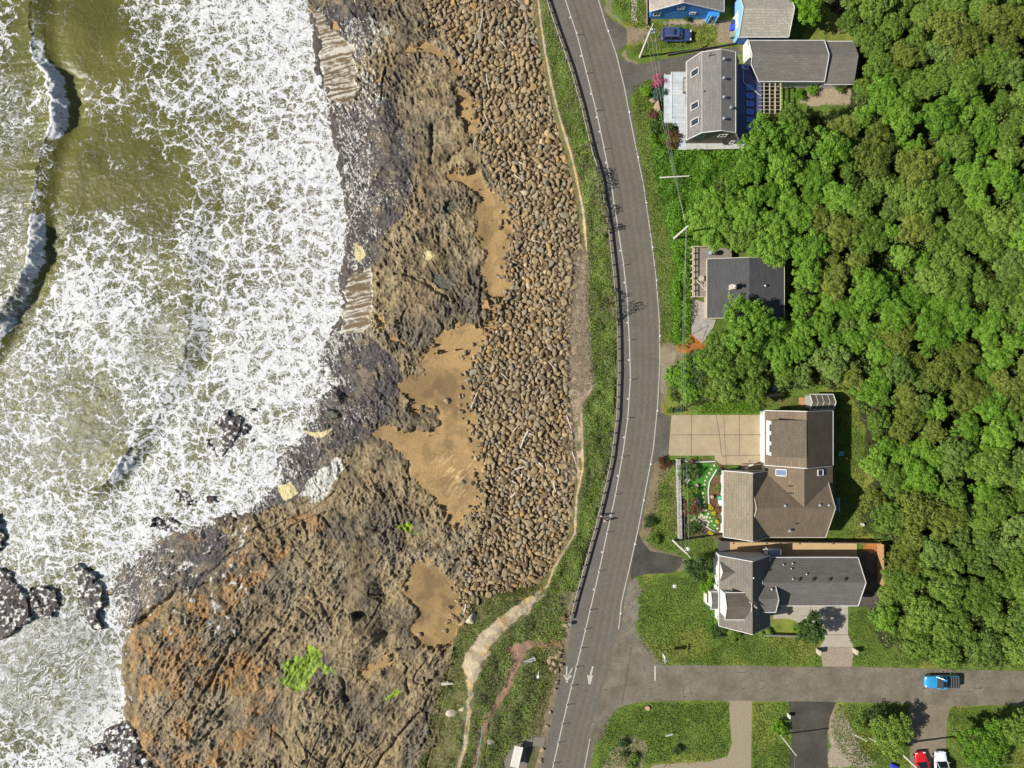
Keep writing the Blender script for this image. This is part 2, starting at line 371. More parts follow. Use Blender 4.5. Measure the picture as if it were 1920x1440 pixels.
    fro |= inpoly(jx, jy, [(640,40),(700,30),(740,60),(700,110),(720,190),(690,230),(700,330),(660,420),(640,300),(620,200)]) & (sp > .74)
    fro |= (ridged(X*.5+2, Y*.5, 3) > .86) & (px < 470) & (py > 960) & (py < 1190)
    fro |= inpoly(jx, jy, [(600,880),(650,855),(640,880),(600,940),(560,930)]) & (sp > .5)
    C = np.where(fro[..., None], A(.46, .445, .39)*(.6+.8*n3), C)
    Cs = A(.315, .20, .076)*(.86+.28*n1)*(.9+.2*n3); wet = ss(.45, .6, fbm(X*.12+9, Y*.12, 3))[..., None]
    Cs = Cs*(1-.30*wet)*(1-.25*ss(.5, .62, fbm(X*.5+60, Y*.5, 4))[..., None])
    str_ = ss(.58, .75, fbm(X*.5+Y*.5, (Y-X)*2.2, 3))*np.exp(-(((px-865)/50)**2+((py-890)/45)**2)); Cs = Cs+A(.22, .17, .1)*str_[..., None]
    C = np.where(sand[..., None], Cs, C)
    wv = fbm(X*.5, Y*.5, 3)*2.4
    st = ss(.44, .62, fbm(X*.3+wv*.3, Y*4.2-X*.9+wv, 5)*.75+.25*fbm(X*2.5, Y*2.5, 3)+.10*(fbm(X*.25, Y*.25, 2)-.5))[..., None]
    Cw = A(.15, .105, .055)*(.7+.6*n1)
    C = np.where(wash[..., None], Cw+(A(.56, .52, .43)*(.75+.4*n3)-Cw)*st*.9, C)
    C = np.where(pool[..., None], A(.05, .055, .025), C)
    C = np.where(alg[..., None], A(.20, .30, .012)*(.3+1.2*n2), C)
    C = np.where(blob[..., None], A(.5, .42, .2), C)
    C = np.where((isl)[..., None], A(.062, .048, .042)*(.3+1.5*dn), C)
    fr2 = isl & (fbm(X*2.2, Y*2.2+5, 4) > .60); C = np.where(fr2[..., None], A(.6, .6, .55), C)
    C = np.where(cobble[..., None], A(.085, .055, .026)*(.6+.8*n2), C)
    thin = (cobble & (fbm(X*.22+4, Y*.22+2, 3) > .57)); C = np.where(thin[..., None], A(.27, .17, .08)*(.7+.6*n2), C)
    Cb = A(.09, .085, .03)*(.6+.8*n2)
    C = np.where(bluff[..., None], Cb, C)
    dry = bluff & (px < XL(py)-4) & (py > 480) & (py < 900); dry |= inpoly(jx, jy, [(1050,480),(1098,480),(1098,640),(1110,720),(1085,770),(1072,900),(1058,900),(1055,700)])
    C = np.where((dry & (fbm(X*.9+2, Y*.9, 4) > .44))[..., None], A(.27, .21, .135)*(.3+1.3*n2), C)
    C = np.where((clay & bluff)[..., None], A(.33, .265, .17)*(.5+.7*n2)+A(.06, .01, -.04)*ss(.5, .6, fbm(X*.8, Y*.8+40, 2))[..., None], C)
    edge = bluff & (px > XR(py)-9-8*fbm(X*.5, Y*.5, 2)) ; C = np.where(edge[..., None], A(.17, .13, .075)*(.6+.8*n2), C)
    tr = inpoly(jx, jy, [(950,1210),(985,1200),(1010,1203),(1030,1195),(1055,1200),(1050,1215),(1000,1212),(985,1215),(975,1245),(955,1290),(925,1340),(905,1380),(895,1440),(886,1440),(895,1380),(915,1335),(945,1285),(962,1240)]) & bluff
    C = np.where(tr[..., None], A(.21, .12, .075)*(.7+.6*n2), C)
    gl = (pool | wash).astype(np.float32); gl = np.maximum(gl, dark*.35*(~fro)); gl = np.maximum(gl, damp[..., 0]*.5*rockm)
    rows, cols = X.shape
    V3 = np.stack([X, Y, Z2], -1).reshape(-1, 3)
    i = np.arange(rows-1)[:, None]*cols+np.arange(cols-1)[None]
    Fq = np.stack([i, i+1, i+1+cols, i+cols], -1).reshape(-1, 4)
    m, nt, bs = newmat('shore_ground')
    at = nd(nt, 'ShaderNodeAttribute', attribute_name='Col'); g = nd(nt, 'ShaderNodeTexCoord').outputs['Object']
    n = noise(nt, g, 5.5, 4, .7); n_b = noise(nt, g, 2.2, 5, .7)
    rm = ramp(nt, [(.25, .62), (.75, 1.38)], n)
    nt.links.new(mixc(nt, 'MULTIPLY', 1.0, at.outputs['Color'], rm.outputs[0]), bs.inputs['Base Color'])
    ga = nd(nt, 'ShaderNodeAttribute', attribute_name='gloss')
    nt.links.new(math_(nt, 'MULTIPLY_ADD', ga.outputs['Fac'], -.5, .82), bs.inputs['Roughness'])
    sm = nd(nt, 'ShaderNodeAttribute', attribute_name='rockm')
    b = nd(nt, 'ShaderNodeBump'); b.inputs['Distance'].default_value = .16
    nt.links.new(math_(nt, 'MULTIPLY_ADD', sm.outputs['Fac'], .9, .1), b.inputs['Strength']); nt.links.new(math_(nt, 'ADD', n_b, math_(nt, 'MULTIPLY', n, .4)), b.inputs['Height']); nt.links.new(b.outputs[0], bs.inputs['Normal'])
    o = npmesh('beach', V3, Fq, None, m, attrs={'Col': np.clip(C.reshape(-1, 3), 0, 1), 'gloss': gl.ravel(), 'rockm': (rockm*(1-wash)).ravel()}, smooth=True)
    tag(o, kind='structure')
    return x, y, Z2
BX, BY, BZ = build_beach()
def hz(x, y):
    x = np.asarray(x, float); y = np.asarray(y, float)
    i = np.clip(np.searchsorted(BX, x)-1, 0, len(BX)-2); j = np.clip(np.searchsorted(BY, y)-1, 0, len(BY)-2)
    fx = (x-BX[i])/(BX[i+1]-BX[i]); fy = (y-BY[j])/(BY[j+1]-BY[j])
    z = (BZ[j, i]*(1-fx)+BZ[j, i+1]*fx)*(1-fy)+(BZ[j+1, i]*(1-fx)+BZ[j+1, i+1]*fx)*fy
    pxr = 960+x*12; on = pxr > XR(720-y*12)
    return np.where(on, 0., z)
def PT(px, py):
    """pixel -> point on the shore ground (array or scalar)"""
    px = np.asarray(px, float); py = np.asarray(py, float)
    z = np.where(px > XR(py), 0., z0(px, py)); s = (HC-z)/FP
    x = (px-960)*s; y = (720-py)*s
    return x, y, hz(x, y)

# ---------------- sea ----------------
GC = [0,50,100,150,200,260,320,380,440,500,560,620]
GD = """532116789999
533005688899
624214568899
545454678888
553334455788
334232356889
323111256789
524564366789
636765577788
657876567789
567887578889
676787668889
665567878899
666346878889
666446778899
667558888999
777778888999
777688988999
776678888999
777678888999
767688888999
866788888999
755889999999
557899999999
789999999999""".split()
GD = np.array([[int(c) for c in r] for r in GD], float)/9
def sea_density(px, py):
    gx = np.clip(np.interp(px, GC, range(12)), 0, 10.999); gy = np.clip(py/60, 0, 23.999)
    i = gx.astype(int); j = gy.astype(int); fx = gx-i; fy = gy-j; fx = fx*fx*(3-2*fx); fy = fy*fy*(3-2*fy)
    return (GD[j, i]*(1-fx)+GD[j, i+1]*fx)*(1-fy)+(GD[j+1, i]*(1-fx)+GD[j+1, i+1]*fx)*fy
W1 = [(52,-80,.7),(60,0,.75),(62,60,.75),(70,110,.9),(98,145,1.5),(110,190,1.75),(108,235,1.6),(88,265,.85),(74,330,.75),(66,395,.8),(70,440,1.6),(62,500,1.7),(40,545,1.7),(14,590,1.5),(-10,640,1.0),(-60,720,.5)]
W2 = [(392,330,.1),(388,380,.25),(362,430,.35),(356,500,.45),(352,560,.4),(356,620,.75),(350,670,.85),(332,705,.6),(300,745,.5),(285,790,.25),(250,835,.85),(232,870,1.15),(205,905,.9),(180,930,.1)]
W3 = [(398,120,.05),(392,240,.25),(395,320,.1)]
def build_sea():
    x = np.concatenate([-np.geomspace(3000, 92, 16), np.arange(-90, -17, .15)])
    y = np.concatenate([-np.geomspace(3000, 67, 16), np.arange(-65, 65.01, .15), np.geomspace(67, 3000, 16)])
    X, Y = np.meshgrid(x, y)
    px = 960+X*FP/(HC-SEA); py = 720-Y*FP/(HC-SEA)
    D = sea_density(px, py)
    Z = SEA+.30*(fbm(X*.16, Y*.16, 3)-.5)+.10*(fbm(X*.7, Y*.7, 3)-.5)+.07*(fbm(X*2.2, Y*2.2, 2)-.5)
    Z = Z+.0*X
    blue = np.zeros(X.shape)
    for Wv in (W1, W2, W3):
        ys = np.array([q[1] for q in Wv], float); xs = np.array([q[0] for q in Wv], float); am = np.array([q[2] for q in Wv], float)
        wig = (fbm(Y*.8, Y*0+3.3, 4)-.5)*14
        cx = np.interp(py, ys, xs)+wig; a = np.interp(py, ys, am, left=am[0], right=0)*(.8+.4*fbm(Y*.6, Y*0+9, 3))
        if Wv is not W1: a = np.where((py < ys[0]) | (py > ys[-1]), 0, a)
        s = (px-cx)/11.5
        back = a*np.exp(np.minimum(s, 0)/4.2); hi = ss(.9, 1.35, a); drop = 1-ss(-.3-1.2*(1-hi), 3.6-1.7*hi+.45*a, s)
        Z = Z+np.where(s < 0, back, a*drop)-.3*a*np.exp(-((s-3.2)/1.6)**2)
        front = ss(-.7, -.1, s)*(1-ss(1.5, 2.1, s+.8*(fbm(X*.9, Y*.9, 3)-.5)))*ss(.55, 1.3, a)
        Z = Z+front*.9*(fbm(X*1.3, Y*1.3, 4)-.45)
        D = np.maximum(D, front*(1.9 if Wv is W1 else 1.3))
        tr = ss(1.3, 2.0, s)*(1-ss(3.2, 5.0, s))*ss(.5, 1.3, a); D = D*(1-.75*tr*(1.0 if Wv is W1 else .15))
        bk = (1-ss(-1.6, -.4, s))*ss(-1.9, -.9, s)
        D = D*(1-.5*bk*ss(.5, 1.2, a))
    D = D+.34*(fbm(X*.13+5, Y*.13, 4)-.5)+.10*(fbm(X*.5, Y*.5, 2)-.5)
    # froth banks near the shore stay dense
    sh = ss(120, 30, XW(py)-px); D = np.maximum(D, sh*.86)
    for p_ in ROCKS:
        cx = sum(q[0] for q in p_)/len(p_); cy = sum(q[1] for q in p_)/len(p_)
    # flow coordinates: streaks run with the water
    sx = ss(75, 30, px)*ss(330, 400, py)*ss(640, 560, py)            # combed foam behind the near breaker
    s2 = np.exp(-(((px-300)/50)**2+((py-650)/45)**2)); s3 = np.exp(-(((px-90)/130)**2+((py-1260)/110)**2)); s4 = ss(60, 20, px)*ss(130, 180, py)*ss(330, 260, py)
    k = np.clip(sx+s2+s4, 0, 1)
    fx = X*(1-.0*k); fy = Y*1.0
    c45, s45 = math.cos(R(40)), math.sin(R(40))
    U = X*c45+Y*s45; V_ = -X*s45+Y*c45
    st = np.clip(np.maximum(k, 0), 0, 1)
    vw = np.stack([fx, fy, st*1.0], -1).reshape(-1, 3)
    brown = ss(330, 640, px)*.8+.2*fbm(X*.1, Y*.1, 2)
    rows, cols = X.shape
    V3 = np.stack([X, Y, Z], -1).reshape(-1, 3)
    i = np.arange(rows-1)[:, None]*cols+np.arange(cols-1)[None]
    Fq = np.stack([i, i+1, i+1+cols, i+cols], -1).reshape(-1, 4)
    m, nt, bs = newmat('sea_water')
    g = nd(nt, 'ShaderNodeTexCoord').outputs['Object']
    aD = nd(nt, 'ShaderNodeAttribute', attribute_name='D').outputs['Fac']; aB = nd(nt, 'ShaderNodeAttribute', attribute_name='brown').outputs['Fac']
    aS = nd(nt, 'ShaderNodeAttribute', attribute_name='streak').outputs['Fac']; aT = nd(nt, 'ShaderNodeAttribute', attribute_name='streak2').outputs['Fac']
    flat = vmath(nt, 'MULTIPLY', g, (1, 1, 0))
    w1 = vmath(nt, 'MULTIPLY', vmath(nt, 'SUBTRACT', noise(nt, flat, .35, 3, .5, 1), (.5, .5, .5)), (4.5, 4.5, 0))
    w2 = vmath(nt, 'MULTIPLY', vmath(nt, 'SUBTRACT', noise(nt, flat, 1.4, 5, .7, 1), (.5, .5, .5)), (1.7, 1.7, 0))
    wv = vmath(nt, 'ADD', vmath(nt, 'ADD', flat, w1), w2)
    def vor(vec, sc):
        v = nd(nt, 'ShaderNodeTexVoronoi', feature='DISTANCE_TO_EDGE', voronoi_dimensions='2D'); v.inputs['Scale'].default_value = sc
        nt.links.new(vec, v.inputs['Vector']); return v.outputs['Distance']
    e1 = vor(wv, .42); e2 = vor(wv, 1.05); e3 = vor(vmath(nt, 'ADD', flat, vmath(nt, 'MULTIPLY', w2, (.8, .8, 0))), 2.1)
    nz = noise(nt, flat, 1.0, 5, .6); nf = noise(nt, flat, 4.5, 4, .75)
    # local density
    nzb = noise(nt, wv, .32, 4, .6)
    Dn = math_(nt, 'ADD', math_(nt, 'SUBTRACT', aD, .08), math_(nt, 'ADD', math_(nt, 'MULTIPLY', math_(nt, 'SUBTRACT', nz, .5), 1.1), math_(nt, 'MULTIPLY', math_(nt, 'SUBTRACT', nzb, .5), 1.2)))
    def line(e, d0, d1, wmax, soft):
        wdt = math_(nt, 'MULTIPLY', nd_map(nt, Dn, d0, d1), wmax)          # line width grows with density
        wdt = math_(nt, 'ADD', wdt, math_(nt, 'MULTIPLY', math_(nt, 'SUBTRACT', nf, .5), wmax*1.0))
        return math_(nt, 'DIVIDE', math_(nt, 'SUBTRACT', wdt, e), soft, clamp=True)
    l1 = line(e1, .08, 1.0, .19, .03); l2 = line(e2, .2, 1.1, .22, .04); l3 = line(e3, .35, 1.2, .24, .07)
    fl = math_(nt, 'MAXIMUM', math_(nt, 'MAXIMUM', l1, l2), l3)
    # flecks in clear water, and a faint milky veil
    fk = math_(nt, 'MULTIPLY', math_(nt, 'GREATER_THAN', nf, .66), math_(nt, 'GREATER_THAN', nz, .5))
    fl = math_(nt, 'MAXIMUM', fl, math_(nt, 'MULTIPLY', fk, nd_map(nt, aD, .1, .4)))
    # streaks
    sv = noise(nt, vmath(nt, 'MULTIPLY', wv, (.7, 3.6, 0)), 1.0, 4, .6)
    stf = math_(nt, 'MULTIPLY', math_(nt, 'SUBTRACT', sv, .48), 14.0, clamp=True)
    rot = nd(nt, 'ShaderNodeMapping'); rot.inputs['Rotation'].default_value = (0, 0, R(-42)); nt.links.new(wv, rot.inputs['Vector'])
    sv2 = noise(nt, vmath(nt, 'MULTIPLY', rot.outputs[0], (.45, 3.2, 0)), 1.0, 4, .6)
    stf2 = math_(nt, 'MULTIPLY', math_(nt, 'SUBTRACT', sv2, .45), 12.0, clamp=True)
    fl = math_(nt, 'ADD', math_(nt, 'MULTIPLY', fl, math_(nt, 'SUBTRACT', 1.0, aS)), math_(nt, 'MULTIPLY', stf, aS))
    fl = math_(nt, 'ADD', math_(nt, 'MULTIPLY', fl, math_(nt, 'SUBTRACT', 1.0, aT)), math_(nt, 'MULTIPLY', stf2, aT))
    veil = math_(nt, 'MULTIPLY', nd_map(nt, Dn, .5, 1.3), .30)
    fl = math_(nt, 'MAXIMUM', fl, math_(nt, 'MULTIPLY', veil, noise(nt, flat, 3, 4, .7)), clamp=True)
    nw = noise(nt, flat, .09, 3, .5)
    wc = ramp(nt, [(.35, (.060, .066, .008)), (.65, (.135, .132, .026))], nw).outputs[0]
    wc = mixc(nt, 'MIX', aB, wc, (.17, .14, .07)); bs.inputs['Specular IOR Level'].default_value = .25
    fc = ramp(nt, [(.3, (.46, .46, .44)), (.62, (.66, .66, .645))], noise(nt, flat, 2.2, 4, .7)).outputs[0]
    nt.links.new(mixc(nt, 'MIX', fl, wc, fc), bs.inputs['Base Color'])
    nt.links.new(math_(nt, 'MULTIPLY_ADD', fl, .5, .18), bs.inputs['Roughness'])
    hb = math_(nt, 'ADD', math_(nt, 'MULTIPLY', fl, .6), math_(nt, 'MULTIPLY', noise(nt, flat, 2.6, 5, .7), .7))
    bump(nt, hb, .8, .14, bs)
    o = npmesh('sea', V3, Fq, None, m, attrs={'D': np.clip(D, 0, 1.9).ravel(), 'brown': np.clip(brown, 0, 1).ravel(), 'streak': st.ravel(), 'streak2': np.clip(s3*1.3-.25, 0, 1).ravel()}, smooth=True)
    tag(o, kind='structure')
def nd_map(nt, v, a, b):
    n = nd(nt, 'ShaderNodeMapRange'); n.inputs[1].default_value = a; n.inputs[2].default_value = b; nt.links.new(v, n.inputs[0]); return n.outputs[0]
build_sea()
# ---------------- land east of the bluff ----------------
FOREST = [(1500,-30),(1960,-30),(1960,1232),(1850,1236),(1790,1246),(1740,1234),(1690,1218),(1650,1205),(1640,1180),(1628,1140),(1660,1100),(1668,1010),(1625,1000),(1612,960),(1632,900),(1622,860),(1620,800),(1598,733),(1520,722),(1440,738),(1420,750),(1340,752),(1290,760),(1256,752),(1252,705),(1285,668),(1345,636),(1372,600),(1400,578),(1478,600),(1482,490),(1440,478),(1420,470),(1340,458),(1300,446),(1298,400),(1345,330),(1400,285),(1412,235),(1440,225),(1470,222),(1500,225),(1590,205),(1605,160),(1612,75),(1600,70),(1578,30)]
TALL = [(1212,205),(1240,210),(1262,282),(1405,285),(1350,335),(1310,400),(1300,440),(1340,462),(1322,480),(1300,470),(1296,640),(1280,655),(1262,640),(1258,560),(1262,470),(1240,400),(1225,320)]
def build_land():
    y = np.concatenate([-np.geomspace(3000, 72, 14), np.arange(-70, 70.01, .25), np.geomspace(72, 3000, 14)])
    t = np.concatenate([np.arange(0, 90, .25), np.geomspace(91, 3000, 14)])
    x0 = (XR(720-y*12)-960)/12
    X = x0[:, None]+t[None]; Y = np.repeat(y[:, None], len(t), 1)
    px = 960+X*12; py = 720-Y*12
    n1 = fbm(X*.2, Y*.2, 4)[..., None]; n2 = fbm(X*1.2, Y*1.2, 4)[..., None]; n3 = fbm(X*.07, Y*.07, 3)[..., None]
    jx = px+10*(fbm(X*.6, Y*.6, 3)-.5)*2; jy = py+10*(fbm(X*.6+20, Y*.6, 3)-.5)*2
    A = lambda r, g, b: np.array([r, g, b], np.float32)
    C = A(.10, .155, .022)*(.5+1.0*n2)+A(.09, .05, .015)*ss(.5, .68, n1)
    def put(poly, c, var=.7, soft=True):
        nonlocal C
        m = inpoly(jx if soft else px, jy if soft else py, poly)[..., None]
        C = np.where(m, A(*c)*(1-var/2+var*n2), C)
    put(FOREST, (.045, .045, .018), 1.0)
    put(TALL, (.09, .19, .015))
    put([(1183,210),(1212,205),(1230,330),(1262,470),(1256,560),(1260,640),(1240,655),(1236,560),(1225,460),(1212,380),(1200,300)], (.13, .165, .035))
    # brown worn verges
    put([(1240,640),(1262,648),(1290,655),(1270,690),(1252,720),(1240,780),(1252,790),(1235,830),(1228,760),(1236,700)], (.21, .165, .10))
    put([(1228,865),(1262,862),(1262,880),(1240,900),(1232,960),(1222,1010),(1200,1040),(1195,1000),(1212,940)], (.19, .15, .085))
    put([(1200,1000),(1215,1015),(1240,1035),(1290,1050),(1275,1072),(1215,1035)], (.2, .16, .1))
    put([(1180,1080),(1195,1082),(1205,1110),(1196,1150),(1195,1185),(1215,1215),(1240,1245),(1215,1246),(1180,1210),(1160,1185),(1165,1120)], (.18, .155, .115))
    put([(1150,1320),(1180,1316),(1140,1350),(1118,1400),(1112,1440),(1095,1440),(1103,1390),(1118,1360)], (.15, .125, .095))
    put([(1128,0),(1145,0),(1150,30),(1175,55),(1180,52),(1222,55),(1222,75),(1180,82),(1176,60),(1140,28)], (.2, .17, .10))
    put([(1174,54),(1240,52),(1240,58),(1215,62),(1215,72),(1240,72),(1240,78),(1176,80)], (.22, .17, .105))
    put([(1163,98),(1180,86),(1174,98),(1180,108),(1200,118),(1180,116)], (.24, .2, .13))
    put([(1240,40),(1350,38),(1345,48),(1240,48)], (.3, .24, .17)); put([(1212,-10),(1222,-10),(1222,48),(1214,48)], (.3, .25, .2))
    put([(1346,38),(1378,38),(1378,80),(1346,78)], (.26, .2, .13), .5, False)
    put([(1380,76),(1402,84),(1404,106),(1384,100)], (.2, .17, .05))
    put([(1500,182),(1550,160),(1598,158),(1600,190),(1560,200),(1500,198)], (.34, .27, .18), .4)
    put([(1262,650),(1300,628),(1322,640),(1318,655),(1290,662)], (.36, .13, .03))
    put([(1458,764),(1458,745),(1518,742),(1518,768)], (.16, .16, .05)); 
    put([(1270,862),(1345,862),(1345,866),(1360,880),(1358,1010),(1280,1010),(1272,1005)], (.13, .10, .05))
    put([(1303,866),(1348,866),(1340,890),(1326,905),(1324,935),(1332,960),(1352,985),(1340,990),(1300,975),(1288,950),(1290,900)], (.06, .19, .025), .3)
    put([(1348,868),(1362,870),(1358,1000),(1345,985),(1330,955),(1326,910),(1340,890)], (.12, .07, .035), .9)
    put([(1262,890),(1272,890),(1274,1005),(1255,1005),(1246,960),(1250,910)], (.17, .17, .05))
    put([(1618,1016),(1648,1016),(1648,1040),(1618,1040)], (.36, .16, .05), .8, False); put([(1608,1040),(1648,1036),(1646,1140),(1606,1145)], (.09, .08, .07), .9)
    put([(1560,1340),(1580,1335),(1640,1440),(1550,1440)], (.30, .25, .18)); put([(1550,1318),(1578,1320),(1560,1350),(1552,1360)], (.3, .22, .15))
    put([(1310,1122),(1330,1120),(1348,1195),(1330,1190),(1318,1170)], (.07, .17, .02), .4, False)
    put([(1160,1385),(1200,1380),(1210,1400),(1205,1440),(1130,1440),(1150,1405)], (.25, .2, .13))
    put([(960,1395),(1010,1380),(1022,1385),(1015,1440),(950,1440),(940,1420)], (.19, .17, .13))
    m, nt, bs = newmat('land_surface')
    at = nd(nt, 'ShaderNodeAttribute', attribute_name='Col'); g = nd(nt, 'ShaderNodeTexCoord').outputs['Object']
    n = noise(nt, g, 3.2, 5, .75); n_b = noise(nt, g, 9, 3, .7)
    f = math_(nt, 'ADD', math_(nt, 'MULTIPLY', n, .5), math_(nt, 'MULTIPLY', n_b, .5))
    rm = ramp(nt, [(.3, .35), (.7, 1.6)], f)
    nt.links.new(mixc(nt, 'MULTIPLY', 1.0, at.outputs['Color'], rm.outputs[0]), bs.inputs['Base Color']); bs.inputs['Roughness'].default_value = .9; bs.inputs['Specular IOR Level'].default_value = .2
    bump(nt, f, 1, .12, bs)
    rows, cols = X.shape
    V3 = np.stack([X, Y, 0*X], -1).reshape(-1, 3); i = np.arange(rows-1)[:, None]*cols+np.arange(cols-1)[None]
    o = npmesh('ground', V3, np.stack([i, i+1, i+1+cols, i+cols], -1).reshape(-1, 4), None, m, attrs={'Col': np.clip(C.reshape(-1, 3), 0, 1)})
    tag(o, kind='structure')
build_land()
def strip(name, f1, f2, y0, y1, z, mat, n=120, kind='structure', nu=1):
    ys = np.linspace(y0, y1, n); V = []; F = []
    for q in ys:
        a, b = f1(q), f2(q)
        for k in range(nu+1): V.append(tuple(P(a+(b-a)*k/nu, q, 0)[:2])+(z,))
    for i in range(n-1):
        for k in range(nu): c = i*(nu+1)+k; F.append((c, c+1, c+nu+2, c+nu+1))
    us = np.tile(np.linspace(0, 1, nu+1), n)
    o = npmesh(name, V, [f[::-1] for f in F], None, mat, attrs={'u': us}); return tag(o, kind=kind)
def sheet(name, pts, z, mat, kind='structure', bev=0):
    pts = [P(a, b, 0) for a, b in pts]
    mb = MB(); mb.add([(p.x, p.y, z) for p in pts], [tuple(range(len(pts)))])
    o = mb.build(name, mat); 
    if o.data.polygons[0].normal.z < 0: o.data.flip_normals()
    return tag(o, kind=kind)
def asphalt(name, c, mottled=.2, wear=False, bigc=None, cracks=False):
    m, nt, bs = newmat(name); g = nd(nt, 'ShaderNodeTexCoord').outputs['Object']
    n1 = noise(nt, g, .35, 5, .6); n2 = noise(nt, g, 14, 3, .8); n3 = noise(nt, g, 2.2, 5, .65)
    base = mixc(nt, 'MIX', ramp(nt, [(.35, 0), (.65, 1)], n1).outputs[0], tuple(x*(1-mottled) for x in c), bigc or tuple(x*(1+mottled*.6) for x in c))
    base = mixc(nt, 'MULTIPLY', 1.0, base, ramp(nt, [(.25, .8), (.75, 1.2)], n3).outputs[0])
    base = mixc(nt, 'MULTIPLY', 1.0, base, ramp(nt, [(.3, .72), (.7, 1.28)], n2).outputs[0])
    if wear:
        u = nd(nt, 'ShaderNodeAttribute', attribute_name='u').outputs['Fac']
        u = math_(nt, 'ADD', u, math_(nt, 'MULTIPLY', math_(nt, 'SUBTRACT', n1, .5), .03))
        rr = ramp(nt, [(0, 1.05), (.24, .92), (.3, 1.04), (.42, .9), (.5, 1.08), (.62, .93), (.7, 1.09), (.8, .95), (.88, 1.06), (1, .9)], u)
        base = mixc(nt, 'MULTIPLY', 1.0, base, rr.outputs[0])
    if cracks:
        wv = vmath(nt, 'ADD', g, vmath(nt, 'MULTIPLY', noise(nt, g, 1.2, 3, .6, 1), (1.3, 1.3, 0)))
        v = nd(nt, 'ShaderNodeTexVoronoi', feature='DISTANCE_TO_EDGE'); v.inputs['Scale'].default_value = .28; nt.links.new(wv, v.inputs['Vector'])
        ck = math_(nt, 'MULTIPLY', math_(nt, 'LESS_THAN', v.outputs['Distance'], .008), ramp(nt, [(.5, 0), (.6, 1)], n1).outputs[0])
        base = mixc(nt, 'MIX', ck, base, (.05, .045, .04))
    nt.links.new(base, bs.inputs['Base Color']); bs.inputs['Roughness'].default_value = .85; bs.inputs['Specular IOR Level'].default_value = .3
    bump(nt, n2, .6, .02, bs); return m
M_road = asphalt('road_asphalt', (.128, .113, .088), .08, True)
M_shoulder = asphalt('shoulder_asphalt', (.125, .113, .093), .1)
M_side = asphalt('worn_asphalt', (.145, .122, .088), .2, False, (.19, .162, .118), cracks=True)
M_drive = asphalt('dark_asphalt', (.105, .094, .076), .22, cracks=True)
M_black = asphalt('old_dark_asphalt', (.062, .058, .045), .3)
M_paint = pm('white_paint', (.55, .53, .46), (.30, .28, .23), .6, 4, 20)
M_seam = pm('tar_seam', (.07, .06, .05), None, .8)
M_conc = pm('tan_concrete', (.42, .33, .20), (.27, .21, .13), .85, .5, 6, .01, big=.6)
M_conc2 = pm('grey_concrete', (.40, .36, .28), (.29, .25, .19), .85, .8, 8, .01)
M_gravel = pm('tan_gravel', (.42, .34, .23), (.13, .10, .06), .9, 6, 11, .05, big=.3)
YS, YE = -60, 1500
roadE = lambda q: float(XE(q))+5
strip('road_shoulder', lambda q: float(XR(q)), lambda q: float(XM(q)), YS, YE, .012, M_shoulder, 180)
strip('road', lambda q: float(XM(q)), roadE, YS, YE, .012, M_road, 180, nu=1)
# side street with flared corners
sheet('side_street', [(1163,1180),(1172,1196),(1186,1212),(1205,1230),(1222,1242),(1240,1247),(1300,1247),(1400,1248),(1500,1251),(1600,1250),(1700,1252),(1800,1256),(1960,1258),(1960,1321),(1850,1322),(1780,1325),(1760,1322),(1700,1319),(1600,1317),(1500,1315),(1400,1314),(1300,1313),(1240,1314),(1200,1317),(1172,1322),(1150,1332),(1130,1345),(1113,1362),(1107,1382),(1104,1395),(1099,1385),(1120,1330),(1150,1215)], .018, M_side)
# paint and seams
strip('lane_line', lambda q: float(XM(q))-.95, lambda q: float(XM(q))+.95, YS, YE, .022, M_paint, 200)
strip('edge_line', lambda q: float(XE(q))-.8, lambda q: float(XE(q))+.8, YS, 1180, .022, M_paint, 160)
strip('edge_line', lambda q: float(XE(q))-.8, lambda q: float(XE(q))+.8, 1385, YE, .022, M_paint, 30)
strip('paving_seam', lambda q: float(XM(q))+13.6, lambda q: float(XM(q))+14.4, YS, 400, .022, M_seam, 60)
strip('paving_seam', lambda q: 1184-(q-1210)*.165, lambda q: 1185-(q-1210)*.165, 1212, 1322, .026, M_seam, 10)
def arrow(pts): sheet('road_marking', pts, .027, M_paint)
arrow([(1110,1249),(1113,1249.5),(1109,1267),(1112,1266),(1107,1283),(1103.5,1283),(1100.5,1264),(1105,1267.5)][::-1])
arrow([(1061.5,1249),(1064,1249),(1063.5,1268),(1061,1268)]); arrow([(1072,1252),(1074,1253),(1065,1271),(1063.5,1270)]); arrow([(1056,1266),(1058,1265),(1063,1270),(1071,1266),(1073,1267),(1063,1277)])
mbd = [(1063+2*math.cos(k*.785), 1278+2*math.sin(k*.785)) for k in range(8)]; arrow(mbd)
arrow([(1226.5,1249),(1229.8,1249),(1229.8,1276),(1226.5,1276)])
# driveways
sheet('driveway', [(1134,26),(1150,38),(1172,52),(1175,60),(1175,80),(1168,88),(1160,96),(1156,92),(1138,36)], .017, M_drive)
sheet('driveway', [(1158,101),(1166,110),(1178,116),(1196,121),(1240,112),(1290,102),(1330,92),(1380,88),(1395,100),(1340,112),(1300,136),(1262,136),(1215,150),(1200,160),(1186,175),(1178,190),(1176,188),(1166,135)], .017, M_drive)
sheet('driveway', [(1236,650),(1262,652),(1268,662),(1270,690),(1250,705),(1245,740),(1238,735),(1239,690)], .017, asphalt('sandy_asphalt', (.23, .19, .125), .25))
sheet('driveway', [(1233,772),(1258,782),(1252,854),(1240,862),(1224,868),(1228,840)], .017, M_drive)
sheet('driveway', [(1196,1000),(1206,1018),(1220,1034),(1250,1038),(1280,1046),(1276,1062),(1262,1074),(1215,1076),(1196,1080),(1183,1088),(1182,1070),(1190,1030)], .017, M_black)
